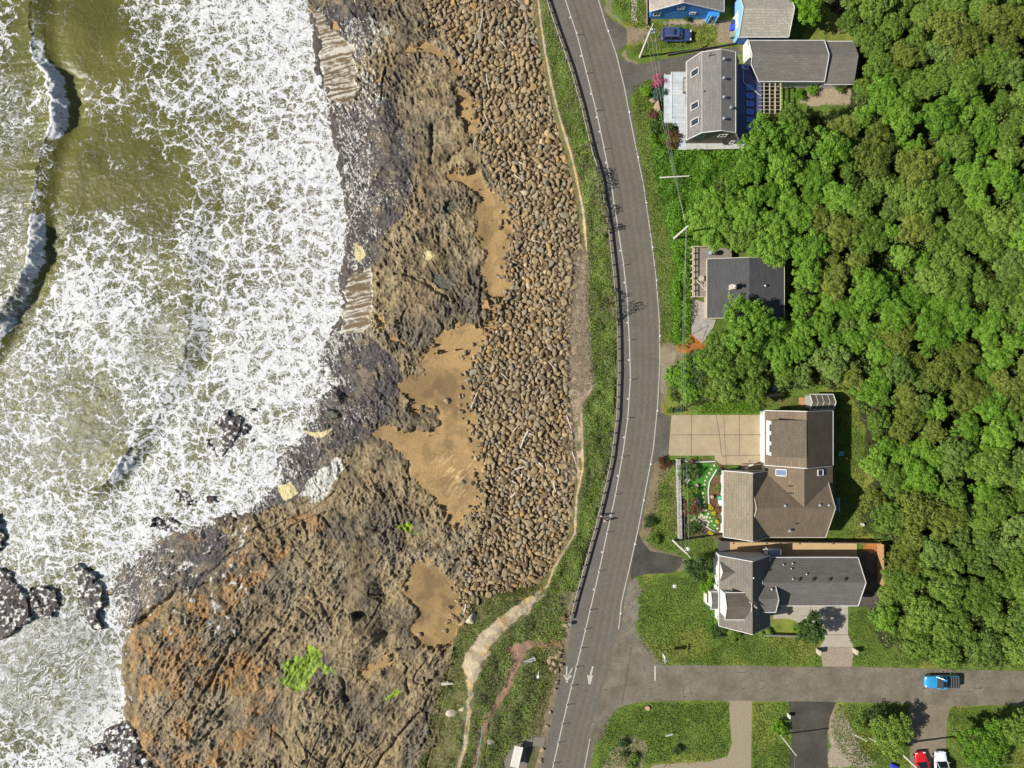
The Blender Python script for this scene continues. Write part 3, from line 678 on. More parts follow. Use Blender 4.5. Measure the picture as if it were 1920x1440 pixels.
sheet('driveway', [(1478,1313),(1568,1317),(1556,1345),(1550,1380),(1552,1445),(1480,1445),(1484,1380)], .014, M_black)
sheet('driveway', [(1704,1318),(1782,1323),(1776,1350),(1774,1390),(1775,1450),(1708,1450),(1706,1380)], .014, asphalt('brown_asphalt', (.19, .155, .105), .15))
sheet('gravel_path', [(1366,1314),(1410,1314),(1408,1445),(1215,1445),(1225,1434),(1330,1428),(1364,1418),(1372,1395)], .010, M_gravel)
cd = sheet('concrete_driveway', [(1259,778),(1428,778),(1434,853),(1434,872),(1395,872),(1352,871),(1340,862),(1340,854),(1253,854)], .05, M_conc)
for a in ([(1343,778),(1349,815)], [(1349,815),(1353,853)], [(1259,815.5),(1430,815)], [(1386,778),(1386,853)], [(1297,778),(1296,853)], [(1354,855),(1430,853)]):
    mb = MB(); p, q = P(*a[0], .052), P(*a[1], .052); mb.bar(p, q, .07, .006); tag(mb.build('concrete_joint', M_seam), kind='structure')
sheet('concrete_driveway', [(1470,1135),(1590,1135),(1590,1190),(1601,1213),(1537,1213),(1548,1196),(1540,1185),(1480,1160),(1450,1160),(1450,1150)], .03, M_conc2)
for a in ([(1500,1155),(1590,1155)], [(1548,1190),(1590,1190)], [(1520,1135),(1520,1160)]):
    mb = MB(); mb.bar(P(*a[0], .032), P(*a[1], .032), .06, .006); tag(mb.build('concrete_joint', M_seam), kind='structure')
sheet('gravel_apron', [(1537,1213.5),(1602,1213.5),(1597,1250),(1543,1250)], .02, pm('coarse_gravel', (.46, .38, .28), (.12, .09, .06), .9, 5, 9, .06, big=.3))
sheet('walkway', [(1183,-20),(1194,-20),(1194,39),(1184,39)], .03, M_conc2)
sheet('gravel_pad', [(945,1428),(956,1408),(975,1395),(1000,1382),(1024,1382),(1018,1402),(1000,1398),(985,1402),(990,1450),(950,1450)], .012, pm('grey_gravel', (.24, .21, .17), (.1, .085, .065), .9, 4, 12, .04))
# ---------------- vegetation ----------------
def leafmat(name, stops, rough=.55, objrand=.25, trans=.32):
    m, nt, bs = newmat(name)
    a = nd(nt, 'ShaderNodeAttribute', attribute_name='rnd').outputs['Fac']
    oi = nd(nt, 'ShaderNodeObjectInfo').outputs['Random']
    f = math_(nt, 'ADD', a, math_(nt, 'MULTIPLY', math_(nt, 'SUBTRACT', oi, .5), objrand*1.6), clamp=True)
    r = ramp(nt, stops, f).outputs[0]
    nt.links.new(r, bs.inputs['Base Color']); bs.inputs['Roughness'].default_value = rough; bs.inputs['Specular IOR Level'].default_value = .2
    tr = nd(nt, 'ShaderNodeBsdfTranslucent'); nt.links.new(r, tr.inputs[0]); mx = nd(nt, 'ShaderNodeMixShader'); mx.inputs[0].default_value = trans
    nt.links.new(bs.outputs[0], mx.inputs[1]); nt.links.new(tr.outputs[0], mx.inputs[2]); nt.links.new(mx.outputs[0], nt.nodes['Material Output'].inputs[0])
    return m
def leaves(pts, nrm, size, r=None, aspect=.55):
    """one bent leaf (two triangles as a folded quad) per point"""
    n = len(pts); g = r or rng
    nrm = nrm/np.maximum(np.linalg.norm(nrm, axis=1, keepdims=True), 1e-6)
    t = g.normal(size=(n, 3)); u = np.cross(nrm, t); u /= np.maximum(np.linalg.norm(u, axis=1, keepdims=True), 1e-6); v = np.cross(nrm, u)
    s = (np.ones(n)*size*g.uniform(.7, 1.35, n))[:, None]
    tip = pts+u*s*.5-nrm*s*.12; tail = pts-u*s*.5-nrm*s*.05; a = pts+v*s*aspect*.5+nrm*s*.06; b = pts-v*s*aspect*.5+nrm*s*.06
    V = np.stack([tail, a, tip, b], 1).reshape(-1, 3); i = np.arange(n)[:, None]*4
    return V, np.concatenate([i, i+1, i+2, i+3], 1)
def crown_points(Rr, Hh, g, clumps, per, csz, flat=.7, spiky=False):
    P_, N_, Q = [], [], []
    for k in range(clumps):
        th = g.uniform(0, 2*math.pi); u = g.uniform(-.15, 1)**1.0 if g.random() < .9 else g.uniform(0, 1)
        zz = max(-.2, u); rr = math.sqrt(max(0, 1-zz*zz)); ir = g.uniform(.55, 1.0)
        lob = 1+.22*math.sin(th*3+Rr*7)+.14*math.sin(th*5+1+Rr*3)
        c = np.array([math.cos(th)*rr*Rr*ir*lob, math.sin(th)*rr*Rr*ir*lob, Hh*(.76+.20*zz*ir)])
        rc = csz*g.uniform(.65, 1.35)
        d = g.normal(size=(per, 3)); d[:, 2] = np.abs(d[:, 2])*1.0-.25; d /= np.linalg.norm(d, axis=1, keepdims=True)
        q = c+d*rc*g.uniform(.55, 1.05, (per, 1))*np.array([1, 1, flat])
        P_.append(q); N_.append(d*.9+np.array([0, 0, .9])+g.normal(size=(per, 3))*.45); Q.append(np.full(per, g.uniform(-.16, .16)))
    return np.concatenate(P_), np.concatenate(N_), np.concatenate(Q)
M_bark = pm('grey_bark', (.16, .13, .10), (.07, .055, .04), .9, 6, 25, .02)
GREEN = leafmat('bright_green_leaves', [(0, (.05, .11, .008)), (.5, (.145, .285, .025)), (1, (.27, .43, .06))])
MID = leafmat('mid_green_leaves', [(0, (.05, .09, .01)), (.5, (.14, .235, .03)), (1, (.27, .37, .07))])
OLIVE = leafmat('olive_leaves', [(0, (.06, .08, .01)), (.5, (.16, .205, .03)), (1, (.29, .32, .065))])
PALE = leafmat('pale_green_leaves', [(0, (.06, .105, .018)), (.5, (.155, .245, .045)), (1, (.28, .38, .09))])
LIME = leafmat('lime_leaves', [(0, (.06, .13, .006)), (.5, (.12, .27, .012)), (1, (.2, .38, .03))])
DEEP = leafmat('dark_green_leaves', [(0, (.02, .045, .01)), (.5, (.065, .12, .028)), (1, (.15, .215, .06))])
def make_tree(name, Rr, Hh, seed, mat, clumps, per, csz, lsz, label, cat='tree', group=None, limbs=7, flat=.8):
    g = np.random.default_rng(seed)
    root = empty(name, (0, 0, 0), label, cat, group)
    pts, nr, q = crown_points(Rr, Hh, g, clumps, per, csz, flat)
    V, F = leaves(pts, nr, lsz, g)
    rn = np.repeat(np.clip(.5+q+g.normal(size=len(pts))*.14, 0, 1), 4)
    npmesh('crown' if limbs else 'foliage', V, F, None, mat, parent=root, attrs={'rnd': rn})
    mb = MB(); h = Hh*.55
    if limbs:
        mb.tube([(0, 0, -.1), (.05*Rr, .02, h*.5), (0, .04*Rr, h)], [.05*Hh*.45, .04*Hh*.42, .02*Hh*.5], 7)
        for k in range(limbs):
            a = k*2.4; b = g.uniform(.5, .85); z1 = h*g.uniform(.45, .95)
            mb.tube([(0.02, .02, z1), (math.cos(a)*Rr*b*.5, math.sin(a)*Rr*b*.5, z1+Hh*.14), (math.cos(a)*Rr*b, math.sin(a)*Rr*b, Hh*.72)], [.016*Hh, .01*Hh, .004*Hh], 5)
        mb.build('trunk', M_bark, root)
    else:
        for k in range(5):
            a = k*1.26; mb.tube([(0, 0, -.05), (math.cos(a)*Rr*.5, math.sin(a)*Rr*.5, Hh*.6)], [.04, .015], 4)
        mb.build('stem', M_bark, root)
    return root
def place(proto, used, x, y, z=0, s=(1, 1, 1), rz=0, label=None, group=None):
    o = proto if proto.name not in used else copy_tree(proto)
    used.add(proto.name)
    o.location = (x, y, z); o.rotation_euler = (0, 0, rz); o.scale = s
    if label: o['label'] = label
    if group: o['group'] = group
    return o
WOODLAB = {'bright': 'bright green broadleaf tree with a clumpy crown in the dense wood east of the houses', 'mid': 'mid green leafy tree packed among others in the dense wood east of the houses', 'olive': 'dull olive green tree in the dense wood east of the houses', 'pale': 'pale grey-green loose tree in the dense wood east of the houses'}
WOODGRP = {k: k+' green trees in the wood' for k in WOODLAB}; WOODGRP['olive'] = 'olive trees in the wood'
NM = {'bright': 'broadleaf_tree', 'mid': 'alder_tree', 'olive': 'willow_tree', 'pale': 'pale_tree'}
MT = {'bright': GREEN, 'mid': MID, 'olive': OLIVE, 'pale': PALE}
protos = {}
sd = 100
for kind in WOODLAB:
    for v in range(2):
        sd += 1; Rr = 2.3
        protos.setdefault(kind, []).append(make_tree(NM[kind], Rr, 6.2, sd, MT[kind], 150 if kind != 'pale' else 125, 44, .42, .27 if kind != 'olive' else .24, WOODLAB[kind], 'tree', WOODGRP[kind]))
used = set()
def forest():
    g = np.random.default_rng(11); acc = []
    keep = [(1326,440,1478,600),(1430,764,1570,1012),(1340,1008,1652,1140)]
    tries = 0
    while tries < 9000 and len(acc) < 292:
        tries += 1
        px = g.uniform(1250, 1990); py = g.uniform(-30, 1250)
        if not inpoly(np.array([px]), np.array([py]), FOREST)[0]: 
            if not (1960 <= px and py < 1230): continue
        rad = g.uniform(1.55, 3.0)
        # treetops lean outwards in the photograph; work with the crown's middle height
        q = P(px, py, 4.0)
        edge = 12*rad*.62
        ok = all(inpoly(np.array([px+edge*math.cos(a)]), np.array([py+edge*math.sin(a)]), FOREST)[0] or px > 1925 or py < 0 for a in np.arange(0, 6.3, .785))
        if not ok: continue
        if all((q.x-a[0])**2+(q.y-a[1])**2 > (.66*(rad+a[2]))**2 for a in acc): acc.append((q.x, q.y, rad, px, py))
    for (x, y, rad, px, py) in acc:
        ol = fbm(np.array([x*.06+3]), np.array([y*.06]), 3)[0]; pl = fbm(np.array([x*.05+30]), np.array([y*.05+9]), 3)[0]
        if py > 700 and px > 1640 and g.random() < .33: kind = 'pale'
        elif ol > .60 or (1560 < px < 1720 and g.random() < .28): kind = 'olive'
        elif pl > .5: kind = 'bright'
        else: kind = 'mid'
        if g.random() < .15: kind = ['bright', 'mid', 'olive', 'pale'][g.integers(4)]
        s = rad/2.3; hs = (.55+.45*s)*g.uniform(.85, 1.15)
        place(protos[kind][g.integers(2)], used, x, y, -.1, (s*g.uniform(.9, 1.12), s*g.uniform(.9, 1.12), hs*.9), g.uniform(0, 6.28))
    print('trees', len(acc))
forest()
def special(px, py, rad, h, mat, seed, label, name='broadleaf_tree', cat='tree', clumps=60, per=44, csz=.6, lsz=.32, limbs=7, flat=.8, group=None, zc=None, xy=None):
    r = make_tree(name, rad, h, seed, mat, clumps, per, csz, lsz, label, cat, group, limbs, flat)
    q = P(px, py, h*.6 if zc is None else zc)
    z = float(hz(q.x, q.y)); r.location = (q.x, q.y, z); r.rotation_euler = (0, 0, seed*1.7); return r
SP = [(1398,608,4.2,7.5,GREEN,'large bright green tree overhanging the lower right corner of the black roof'),
 (1350,665,3.4,6.0,MID,'rounded green tree just below the tree over the black roof'),
 (1300,700,3.4,5.0,DEEP,'dark green tree beside the sandy driveway left of the others'),
 (1345,715,3.2,5,OLIVE,'olive tree above the long hedge of the tan driveway'),
 (1440,460,3.2,6.5,GREEN,'bright green tree over the top edge of the black roof'),
 (1395,440,3.0,6,MID,'green tree directly above the timber deck of the black roofed house'),
 (1425,270,3.4,7,GREEN,'bright green tree at the lower right corner of the white deck'),
 (1480,230,2.4,5.5,MID,'leafy green tree right below the slatted pergola'),
 (1505,20,2.6,5.0,LIME,'lime green tree right of the pale roofed garage'),
 (1517,1176,2.2,4.4,DEEP,'dark shrubby tree casting a shadow on the pale concrete drive'),
 (1665,1372,3.2,4.2,MID,'broad green tree left of the drive with the red and white cars'),
 (1840,1395,3.9,4.6,GREEN,'broad green tree right of the white car'),
 (1305,1064,1.9,3.2,DEEP,'dark green tree at the end of the short dark driveway'),
 (1900,1360,2.6,5,MID,'green tree at the bottom right edge of the photo'),]
for i, (px, py, rad, h, mat, lab) in enumerate(SP):
    k = (rad/2.3)**2
    special(px, py, rad, h, mat, 300+i, lab, clumps=int(105*k**.8), per=44, csz=.45, lsz=.27)
# ---- things one could not count: scrub, undergrowth, long grass, lawn blades ----
def scatter(poly, dens, excl=None, land=True, cond=None, seed=0):
    g = np.random.default_rng(seed)
    xs = [p[0] for p in poly]; ys = [p[1] for p in poly]
    n = int((max(xs)-min(xs))*(max(ys)-min(ys))/144*dens)
    px = g.uniform(min(xs), max(xs), n); py = g.uniform(min(ys), max(ys), n)
    m = inpoly(px+g.normal(size=n)*3, py+g.normal(size=n)*3, poly)
    for e in (excl or []): m &= ~inpoly(px, py, e)
    if cond is not None: m &= cond(px, py)
    px, py = px[m], py[m]
    if land: x = (px-960)/12; y = (720-py)/12; z = np.zeros(len(x))
    else: x, y, z = PT(px, py)
    return px, py, x, y, z
def stuff_leaves(name, parts, mat, label=None):
    V = np.concatenate([p[0] for p in parts]); n = 0; Fs = []; 
    for p in parts: Fs.append(p[1]+n); n += len(p[0])
    o = npmesh(name, V, np.concatenate(Fs), None, mat, attrs={'rnd': np.concatenate([p[2] for p in parts])})
    return tag(o, kind='stuff')
def canopy(px, py, x, y, z, hmax, lsz, seed, freq=.55, up=1.0, tone=0.0):
    g = np.random.default_rng(seed); n = len(x)
    h = hmax*(.15+1.1*ss(.3, .7, fbm(x*freq+seed, y*freq, 3))); pts = np.stack([x, y, z+h*g.uniform(.45, 1.0, n)**.6+.03], -1)
    e = .15; gx = fbm((x+e)*freq+seed, y*freq, 3)-fbm((x-e)*freq+seed, y*freq, 3); gy = fbm(x*freq+seed, (y+e)*freq, 3)-fbm(x*freq+seed, (y-e)*freq, 3)
    nr = np.stack([-gx*hmax*9, -gy*hmax*9, np.ones(n)*up], -1)+g.normal(size=(n, 3))*.5
    V, F = leaves(pts, nr, lsz, g)
    pat = (fbm(x*.35+2*seed, y*.35, 3)-.5)*.9
    return V, F, np.repeat(np.clip(.5+tone+pat+g.normal(size=n)*.17, 0, 1), 4)
SCRUB = leafmat('coastal_scrub_leaves', [(0, (.055, .075, .018)), (.4, (.12, .185, .028)), (.75, (.19, .30, .04)), (1, (.28, .36, .08))], objrand=0)
DRYG = leafmat('dry_grass_blades', [(0, (.11, .12, .02)), (.5, (.22, .22, .05)), (1, (.36, .32, .13))], objrand=0)
LUSH = leafmat('lush_grass_blades', [(0, (.04, .09, .01)), (.5, (.11, .25, .02)), (1, (.21, .40, .04))], objrand=0)
LAWN = leafmat('lawn_blades', [(0, (.05, .085, .014)), (.5, (.125, .185, .03)), (1, (.25, .30, .07))], objrand=0)
UNDER = leafmat('undergrowth_leaves', [(0, (.035, .06, .012)), (.5, (.11, .175, .034)), (1, (.22, .30, .07))], objrand=0)
PLUM = leafmat('red_brown_leaves', [(0, (.06, .025, .015)), (.5, (.17, .08, .04)), (1, (.3, .18, .1))])
PINK = leafmat('pink_blossom', [(0, (.30, .05, .12)), (.5, (.55, .13, .25)), (1, (.75, .35, .45))])
TEAL = leafmat('blue_green_leaves', [(0, (.02, .06, .05)), (.5, (.06, .13, .10)), (1, (.14, .22, .18))])
BUFF = leafmat('dead_twigs', [(0, (.16, .12, .08)), (.5, (.33, .26, .18)), (1, (.52, .45, .36))], objrand=0)
UPPER = [(990,-20),(1040,-20),(1170,500),(1175,700),(1150,900),(1080,1180),(1050,1180),(1030,1080),(1080,940),(1050,480),(1010,60)]
notclay = lambda px, py: (np.abs(px-XL(py)) > 3.2) | ((py > 475) & (py < 715))
right = lambda px, py: notclay(px, py) & (px > XL(py)) & (px < XR(py)-3)
left_ = lambda px, py: notclay(px, py) & (px < XL(py)) & (px > XT(py)+2)
p1 = scatter([(990,-30),(1180,-30),(1180,1110),(990,1110)], 75, land=False, cond=right, seed=1)
hm = .25+.75*ss(250, 330, p1[1])*(1-ss(430, 470, p1[1]))+1.5*np.exp(-((p1[1]-575)/30)**2)+.35*ss(600, 700, p1[1])
tallb = (p1[1] > 268)*(p1[1] < 436)*ss(-2, 10, p1[0]-(XR(p1[1])-34)); bush = np.exp(-((p1[1]-575)/22)**2)*ss(22, 8, np.abs(p1[0]-(XR(p1[1])-16)))
hm = hm*ss(2, 14, XR(p1[1])-p1[0]-4*(hm < .9))+1.3*tallb+2.6*bush
p2 = scatter([(950,-30),(1130,-30),(1130,1120),(950,1120)], 40, land=False, cond=lambda a, b: left_(a, b) & ((b < 500) | (b > 860)), seed=2)
BOT = [(880,1105),(1015,1095),(1035,1075),(1062,1165),(1050,1210),(1035,1280),(1000,1378),(960,1392),(930,1450),(770,1450),(800,1400),(820,1300),(852,1200)]
TRAIL = [(950,1212),(985,1200),(1012,1200),(1052,1196),(1054,1216),(1000,1214),(985,1218),(975,1245),(955,1290),(925,1340),(905,1385),(895,1450),(886,1450),(893,1380),(915,1330),(945,1280),(960,1240)]
def botc(a, b):
    L = XL(b); clayw = 36*ss(1095, 1150, b)*(1-.85*ss(1230, 1310, b))+3
    return ~((a < L+3) & (a > L-clayw)) & (a < XR(b)-4)
p3 = scatter(BOT, 48, [TRAIL, [(1030,1195),(1048,1200),(1030,1290),(1005,1378),(990,1370),(1015,1290)]], False, botc, 3)
isR = p3[0] > XL(p3[1])
def sel(p, m): return tuple(q[m] for q in p)
canL = canopy(*sel(p3, isR), .8, .23, 5); canL[2][:] = canL[2]-.02
stuff_leaves('coastal_scrub', [canopy(*p1, hm, .23, 4, tone=.02), canL, canopy(*sel(p3, ~isR & (fbm(p3[2]*.4, p3[3]*.4, 3) > .42)), .3, .2, 6, tone=-.05)], SCRUB)
p4 = scatter([(990,1180),(1060,1180),(1050,1240),(1000,1378),(985,1376),(1015,1290)], 45, None, False, lambda a, b: a < XR(b)-3, 8)
p5 = scatter([(1000,-20),(1180,-20),(1100,1180),(1000,1180)], 18, None, False, lambda a, b: (a > XR(b)-13) & (a < XR(b)-3) & ((b < 260) | (b > 1080)), 9)
p4g = np.random.default_rng(3)
stuff_leaves('dry_bluff_grass', [canopy(*p2, .22, .18, 7, tone=-.12), canopy(*p4, .3, .2, 8), canopy(*p5, .25, .2, 9), canopy(*sel(p3, ~isR), .2, .2, 10, tone=-.1)], DRYG)
# dead brush on the toe of the bluff
def brush():
    g = np.random.default_rng(5); n = 16000
    py = g.uniform(470, 900, n); px = g.normal(loc=np.interp(py, [470, 560, 640, 720, 800, 900], [1085, 1088, 1090, 1088, 1072, 1066]), scale=9+6*(py < 730)); 
    m = (px < XL(py)+3) & (px > 1045) & (g.random(n) < np.where(py > 730, .35, 1)); px, py = px[m], py[m]
    x, y, z = PT(px, py); n = len(x); a = g.uniform(0, 6.28, n); L = g.uniform(.2, .75, n); d = np.stack([np.cos(a)*L, np.sin(a)*L, g.uniform(-.05, .35, n)], -1)
    p = np.stack([x, y, z+g.uniform(.02, .4, n)], -1); u = np.stack([-np.sin(a), np.cos(a), 0*a], -1)*.022
    V = np.stack([p-u, p+u, p+d+u*.4, p+d-u*.4], 1).reshape(-1, 3); i = np.arange(n)[:, None]*4
    tag(npmesh('dead_brush', V, np.concatenate([i, i+1, i+2, i+3], 1), None, BUFF, attrs={'rnd': np.repeat(g.random(n), 4)}), kind='stuff')
brush()
HOUSES = [[(1212,-20),(1360,-20),(1360,40),(1220,40)],[(1374,-20),(1492,-20),(1492,84),(1374,84)],[(1240,90),(1425,90),(1425,282),(1270,282),(1270,240),(1240,240)],[(1395,70),(1610,70),(1610,160),(1470,160),(1470,215),(1395,215)],[(1294,462),(1478,462),(1478,604),(1345,604),(1316,645),(1294,630)],[(1352,764),(1566,764),(1566,1010),(1352,1010)],[(1335,1008),(1655,1008),(1655,1100),(1620,1140),(1470,1190),(1340,1190)],[(1515,735),(1566,735),(1566,770),(1515,770)]]
p6 = scatter(FOREST, 60, HOUSES, seed=12)
stuff_leaves('undergrowth', [canopy(*p6, 3.4, .30, 13, .5)], UNDER)
p7 = scatter(TALL, 55, HOUSES, seed=14)
p7b = scatter([(1262,640),(1300,600),(1298,470),(1272,470),(1264,560)], 60, HOUSES, seed=15)
stuff_leaves('long_grass', [canopy(*p7, .8, .26, 15), canopy(*p7b, 1.0, .26, 16, tone=.1)], LUSH)
LAWNS = [[(1150,0),(1225,0),(1225,95),(1190,105),(1180,85),(1218,80),(1218,55),(1180,50)],[(1222,45),(1345,48),(1345,80),(1300,86),(1222,98),(1205,102),(1205,80)],[(1185,165),(1215,150),(1245,150),(1262,282),(1232,330),(1262,470),(1256,560),(1262,640),(1240,645),(1236,560),(1222,440),(1207,340),(1196,280)],
 [(1200,1080),(1342,1085),(1342,1190),(1500,1190),(1535,1200),(1540,1248),(1245,1246),(1195,1200),(1200,1110)],[(1590,1140),(1630,1150),(1650,1205),(1700,1215),(1760,1245),(1600,1248),(1603,1213),(1592,1190)],[(1160,1335),(1220,1318),(1366,1318),(1370,1400),(1340,1425),(1220,1430),(1120,1440),(1120,1400),(1130,1360)],
 [(1410,1318),(1478,1318),(1480,1445),(1408,1445)],[(1568,1320),(1704,1322),(1704,1440),(1600,1440),(1556,1370)],[(1782,1326),(1930,1325),(1930,1445),(1776,1445)],[(1566,740),(1605,735),(1625,860),(1612,960),(1660,1005),(1566,1008)],[(1235,885),(1262,880),(1272,1005),(1340,1012),(1340,1040),(1290,1045),(1215,1020),(1225,960)],[(1440,745),(1518,742),(1516,764),(1440,768)]]
def sandq(px, py):
    return (px, py)
GRAV = [[(1366,1314),(1410,1314),(1408,1445),(1366,1445)]]
lw = [scatter(L, 50, HOUSES+GRAV, seed=20+i) for i, L in enumerate(LAWNS)]
stuff_leaves('lawn_grass', [canopy(*p, .13, .2, 30+i, tone=.04) for i, p in enumerate(lw)], LAWN)
# ---- single shrubs: one thing each ----
SH = [ # px, py, radius, height, material, label
 (1233,152,.95,1.1,PINK,'round pink flowering shrub at the corner of the white deck'),
 (1238,176,1.1,1.0,TEAL,'blue-green shrub below the pink bush left of the white deck'),
 (1222,215,.8,.8,PLUM,'reddish shrub left of the boulders beside the white deck'),
 (1262,262,1.3,1.4,PLUM,'rust red shrub in the inner corner of the white deck'),
 (1250,243,1.1,1.1,DEEP,'dark green shrub at the lower left corner of the white deck'),
 (1212,168,.9,.9,LIME,'light green shrub on the lawn left of the pink bush'),
 (1228,238,1.0,.9,DEEP,'dark low shrub below the garden boulders'),
 (1288,884,1.7,1.6,DEEP,'large round dark green shrub at the top of the walled garden'),
 (1292,925,1.3,1.2,MID,'green shrub in the middle of the walled garden'),
 (1296,952,1.5,1.2,PLUM,'wide brown-red shrub beside the stone wall'),
 (1300,988,1.3,1.0,DEEP,'dark shrub at the lower end of the walled garden'),
 (1345,915,.6,.5,MID,'small green plant in the flower bed beside the brown house'),
 (1350,950,.7,.5,PLUM,'small red plant in the flower bed beside the brown house'),
 (1349,885,.6,.5,DEEP,'small dark plant at the top of the flower bed beside the brown house'),
 (1352,975,.6,.5,DEEP,'small dark plant at the lower end of the flower bed'),
 (1296,866,.4,.4,PINK,'small magenta flower clump at the lower edge of the tan driveway'),
 (1245,868,.9,.9,PLUM,'brown bush on the roadside corner below the tan driveway'),
 (1218,978,.9,.7,DEEP,'dark bush on the verge beside the road curve'),
 (1225,1010,1.0,.8,MID,'green bush on the verge above the short dark driveway'),
 (1500,178,.8,.9,LIME,'light green bush beside the gravel terrace below the long grey roof'),
 (1520,168,.9,.9,GREEN,'green bush against the long grey building'),
 (1575,165,.7,.7,PALE,'pale flowering bush against the long grey building'),
 (1334,37,.6,.9,PALE,'white flowering shrub at the right end of the blue gable wall'),
 (1287,36,.4,.7,DEEP,'small dark shrub at the middle of the blue gable wall'),
 (1255,770,.5,.8,MID,'small shrub at the upper left corner of the tan driveway'),
 (1272,768,.6,.9,TEAL,'blue-green shrub at the upper left of the tan driveway'),
 (1345,1183,1.2,.6,DEEP,'low dark shrub bed at the lower left corner of the grey house'),
 (1375,1190,1.2,.6,MID,'low green shrub bed below the front gable of the grey house'),
 (1435,1188,1.0,.6,MID,'low shrub at the lower right of the grey front gable'),
 (1325,1100,1.0,.9,LIME,'clipped square-cornered lime shrub left of the grey house'),
 (1497,1180,.9,1.0,LIME,'small lime green shrub beside the dark tree of the concrete drive'),
 (1168,1393,.7,.6,DEEP,'dark shrub at the top of the bottom garden bed'),
 (1172,1412,.6,.6,DEEP,'dark shrub in the middle of the bottom garden bed'),
 (1188,1420,.7,.6,MID,'green shrub at the right of the bottom garden bed'),
 (1180,1437,.7,.6,MID,'green shrub at the bottom edge of the bottom garden bed'),
 (1270,1405,.65,.6,DEEP,'single dark round shrub on the bottom lawn'),
 (1640,1340,1.6,1.8,DEEP,'dark green bush on the lawn right of the old dark driveway'),
 (1610,1360,1.3,1.3,MID,'green bush beside the old dark driveway'),
 (1458,1365,1.2,1.2,LIME,'bright green bush beside the leaning pole left of the old dark driveway'),
 (1057,1158,.3,.5,PINK,'pink flower bunch at the lower end of the guardrail'),]
for i, (px, py, rad, h, mat, lab) in enumerate(SH):
    special(px, py, rad, h, mat, 500+i, lab, 'shrub', 'shrub', clumps=int(14+14*rad*rad), per=28, csz=.34 if rad > .6 else .2, lsz=.2 if rad > .6 else .13, limbs=0)
# hedges
def hedge(poly, h, mat, label, seed, dens=70, lsz=.22):
    px, py, x, y, z = scatter(poly, dens, seed=seed); c = (x.mean(), y.mean())
    g = np.random.default_rng(seed); n = len(x)
    hh = h*(.75+.5*fbm(x*.9, y*.9, 3)); pts = np.stack([x, y, hh*g.uniform(.55, 1, n)], -1)
    V, F = leaves(pts, np.array([0, 0, 1])+g.normal(size=(n, 3))*.6, lsz, g)
    root = empty('hedge', (c[0], c[1], 0), label, 'hedge')
    npmesh('foliage', V, F, None, mat, parent=root, attrs={'rnd': np.repeat(np.clip(g.normal(size=n)*.2+.5, 0, 1), 4)})
    mb = MB()
    for k in range(0, n, max(1, n//25)): mb.tube([(x[k], y[k], 0), (x[k], y[k], h*.6)], [.03, .015], 5)
    mb.build('stems', M_bark, root); return root
hedge([(1300,757),(1340,748),(1420,748),(1418,777),(1300,777)], 1.6, LIME, 'long bright green hedge along the upper edge of the tan driveway', 71)
hedge([(1262,515),(1272,515),(1274,600),(1270,640),(1260,635),(1261,580)], 1.2, LIME, 'narrow lime green hedge on the road side of the black roofed house', 72)
# ---------------- boulders ----------------
def ico(sub):
    import bmesh
    bm = bmesh.new(); bmesh.ops.create_icosphere(bm, subdivisions=sub, radius=1); bm.verts.ensure_lookup_table()
    V = np.array([v.co[:] for v in bm.verts]); F = np.array([[v.index for v in f.verts] for f in bm.faces]); bm.free(); return V, F
ICO2, ICO3 = ico(2), ico(3)
def rockshape(base, g, n=9, flat=.7):
    d, F = base; nr = g.normal(size=(n, 3)); nr /= np.linalg.norm(nr, axis=1, keepdims=True); h = g.uniform(.48, .95, n)
    dot = d@nr.T; r = np.min(np.where(dot > .12, h/np.maximum(dot, .12), 9), axis=1); r = np.minimum(r, 1.3)
    r = r*(1+.03*g.normal(size=len(r)))
    return d*r[:, None]*np.array([1, g.uniform(.62, 1), flat*g.uniform(.8, 1.15)]), F
def stonemat(name, use_attr):
    m, nt, bs = newmat(name)
    s = nd(nt, 'ShaderNodeAttribute', attribute_name='rnd').outputs['Fac'] if use_attr else nd(nt, 'ShaderNodeObjectInfo').outputs['Random']
    r = ramp(nt, [(0, (.14, .10, .052)), (.25, (.23, .168, .09)), (.5, (.30, .22, .118)), (.7, (.22, .172, .10)), (.86, (.24, .205, .145)), (.95, (.32, .20, .075)), (1, (.42, .34, .21))], s).outputs[0]
    g = nd(nt, 'ShaderNodeNewGeometry').outputs['Position']; n = noise(nt, g, 3.5, 4, .7); n2 = noise(nt, g, .12, 3, .5)
    c = mixc(nt, 'MULTIPLY', 1.0, r, ramp(nt, [(.3, .7), (.7, 1.25)], n).outputs[0])
    # greyer, paler stones towards the foot of the bank
    c = mixc(nt, 'MIX', math_(nt, 'MULTIPLY', ramp(nt, [(.45, 0), (.6, 1)], n2).outputs[0], .45), c, mixc(nt, 'MULTIPLY', 1.0, c, (.92, 1.0, 1.18)))
    nt.links.new(c, bs.inputs['Base Color']); bs.inputs['Roughness'].default_value = .8; bs.inputs['Specular IOR Level'].default_value = .25
    bump(nt, n, 1, .09, bs); return m
ST_A, ST_O = stonemat('brown_boulder_stone', True), stonemat('brown_stone', False)
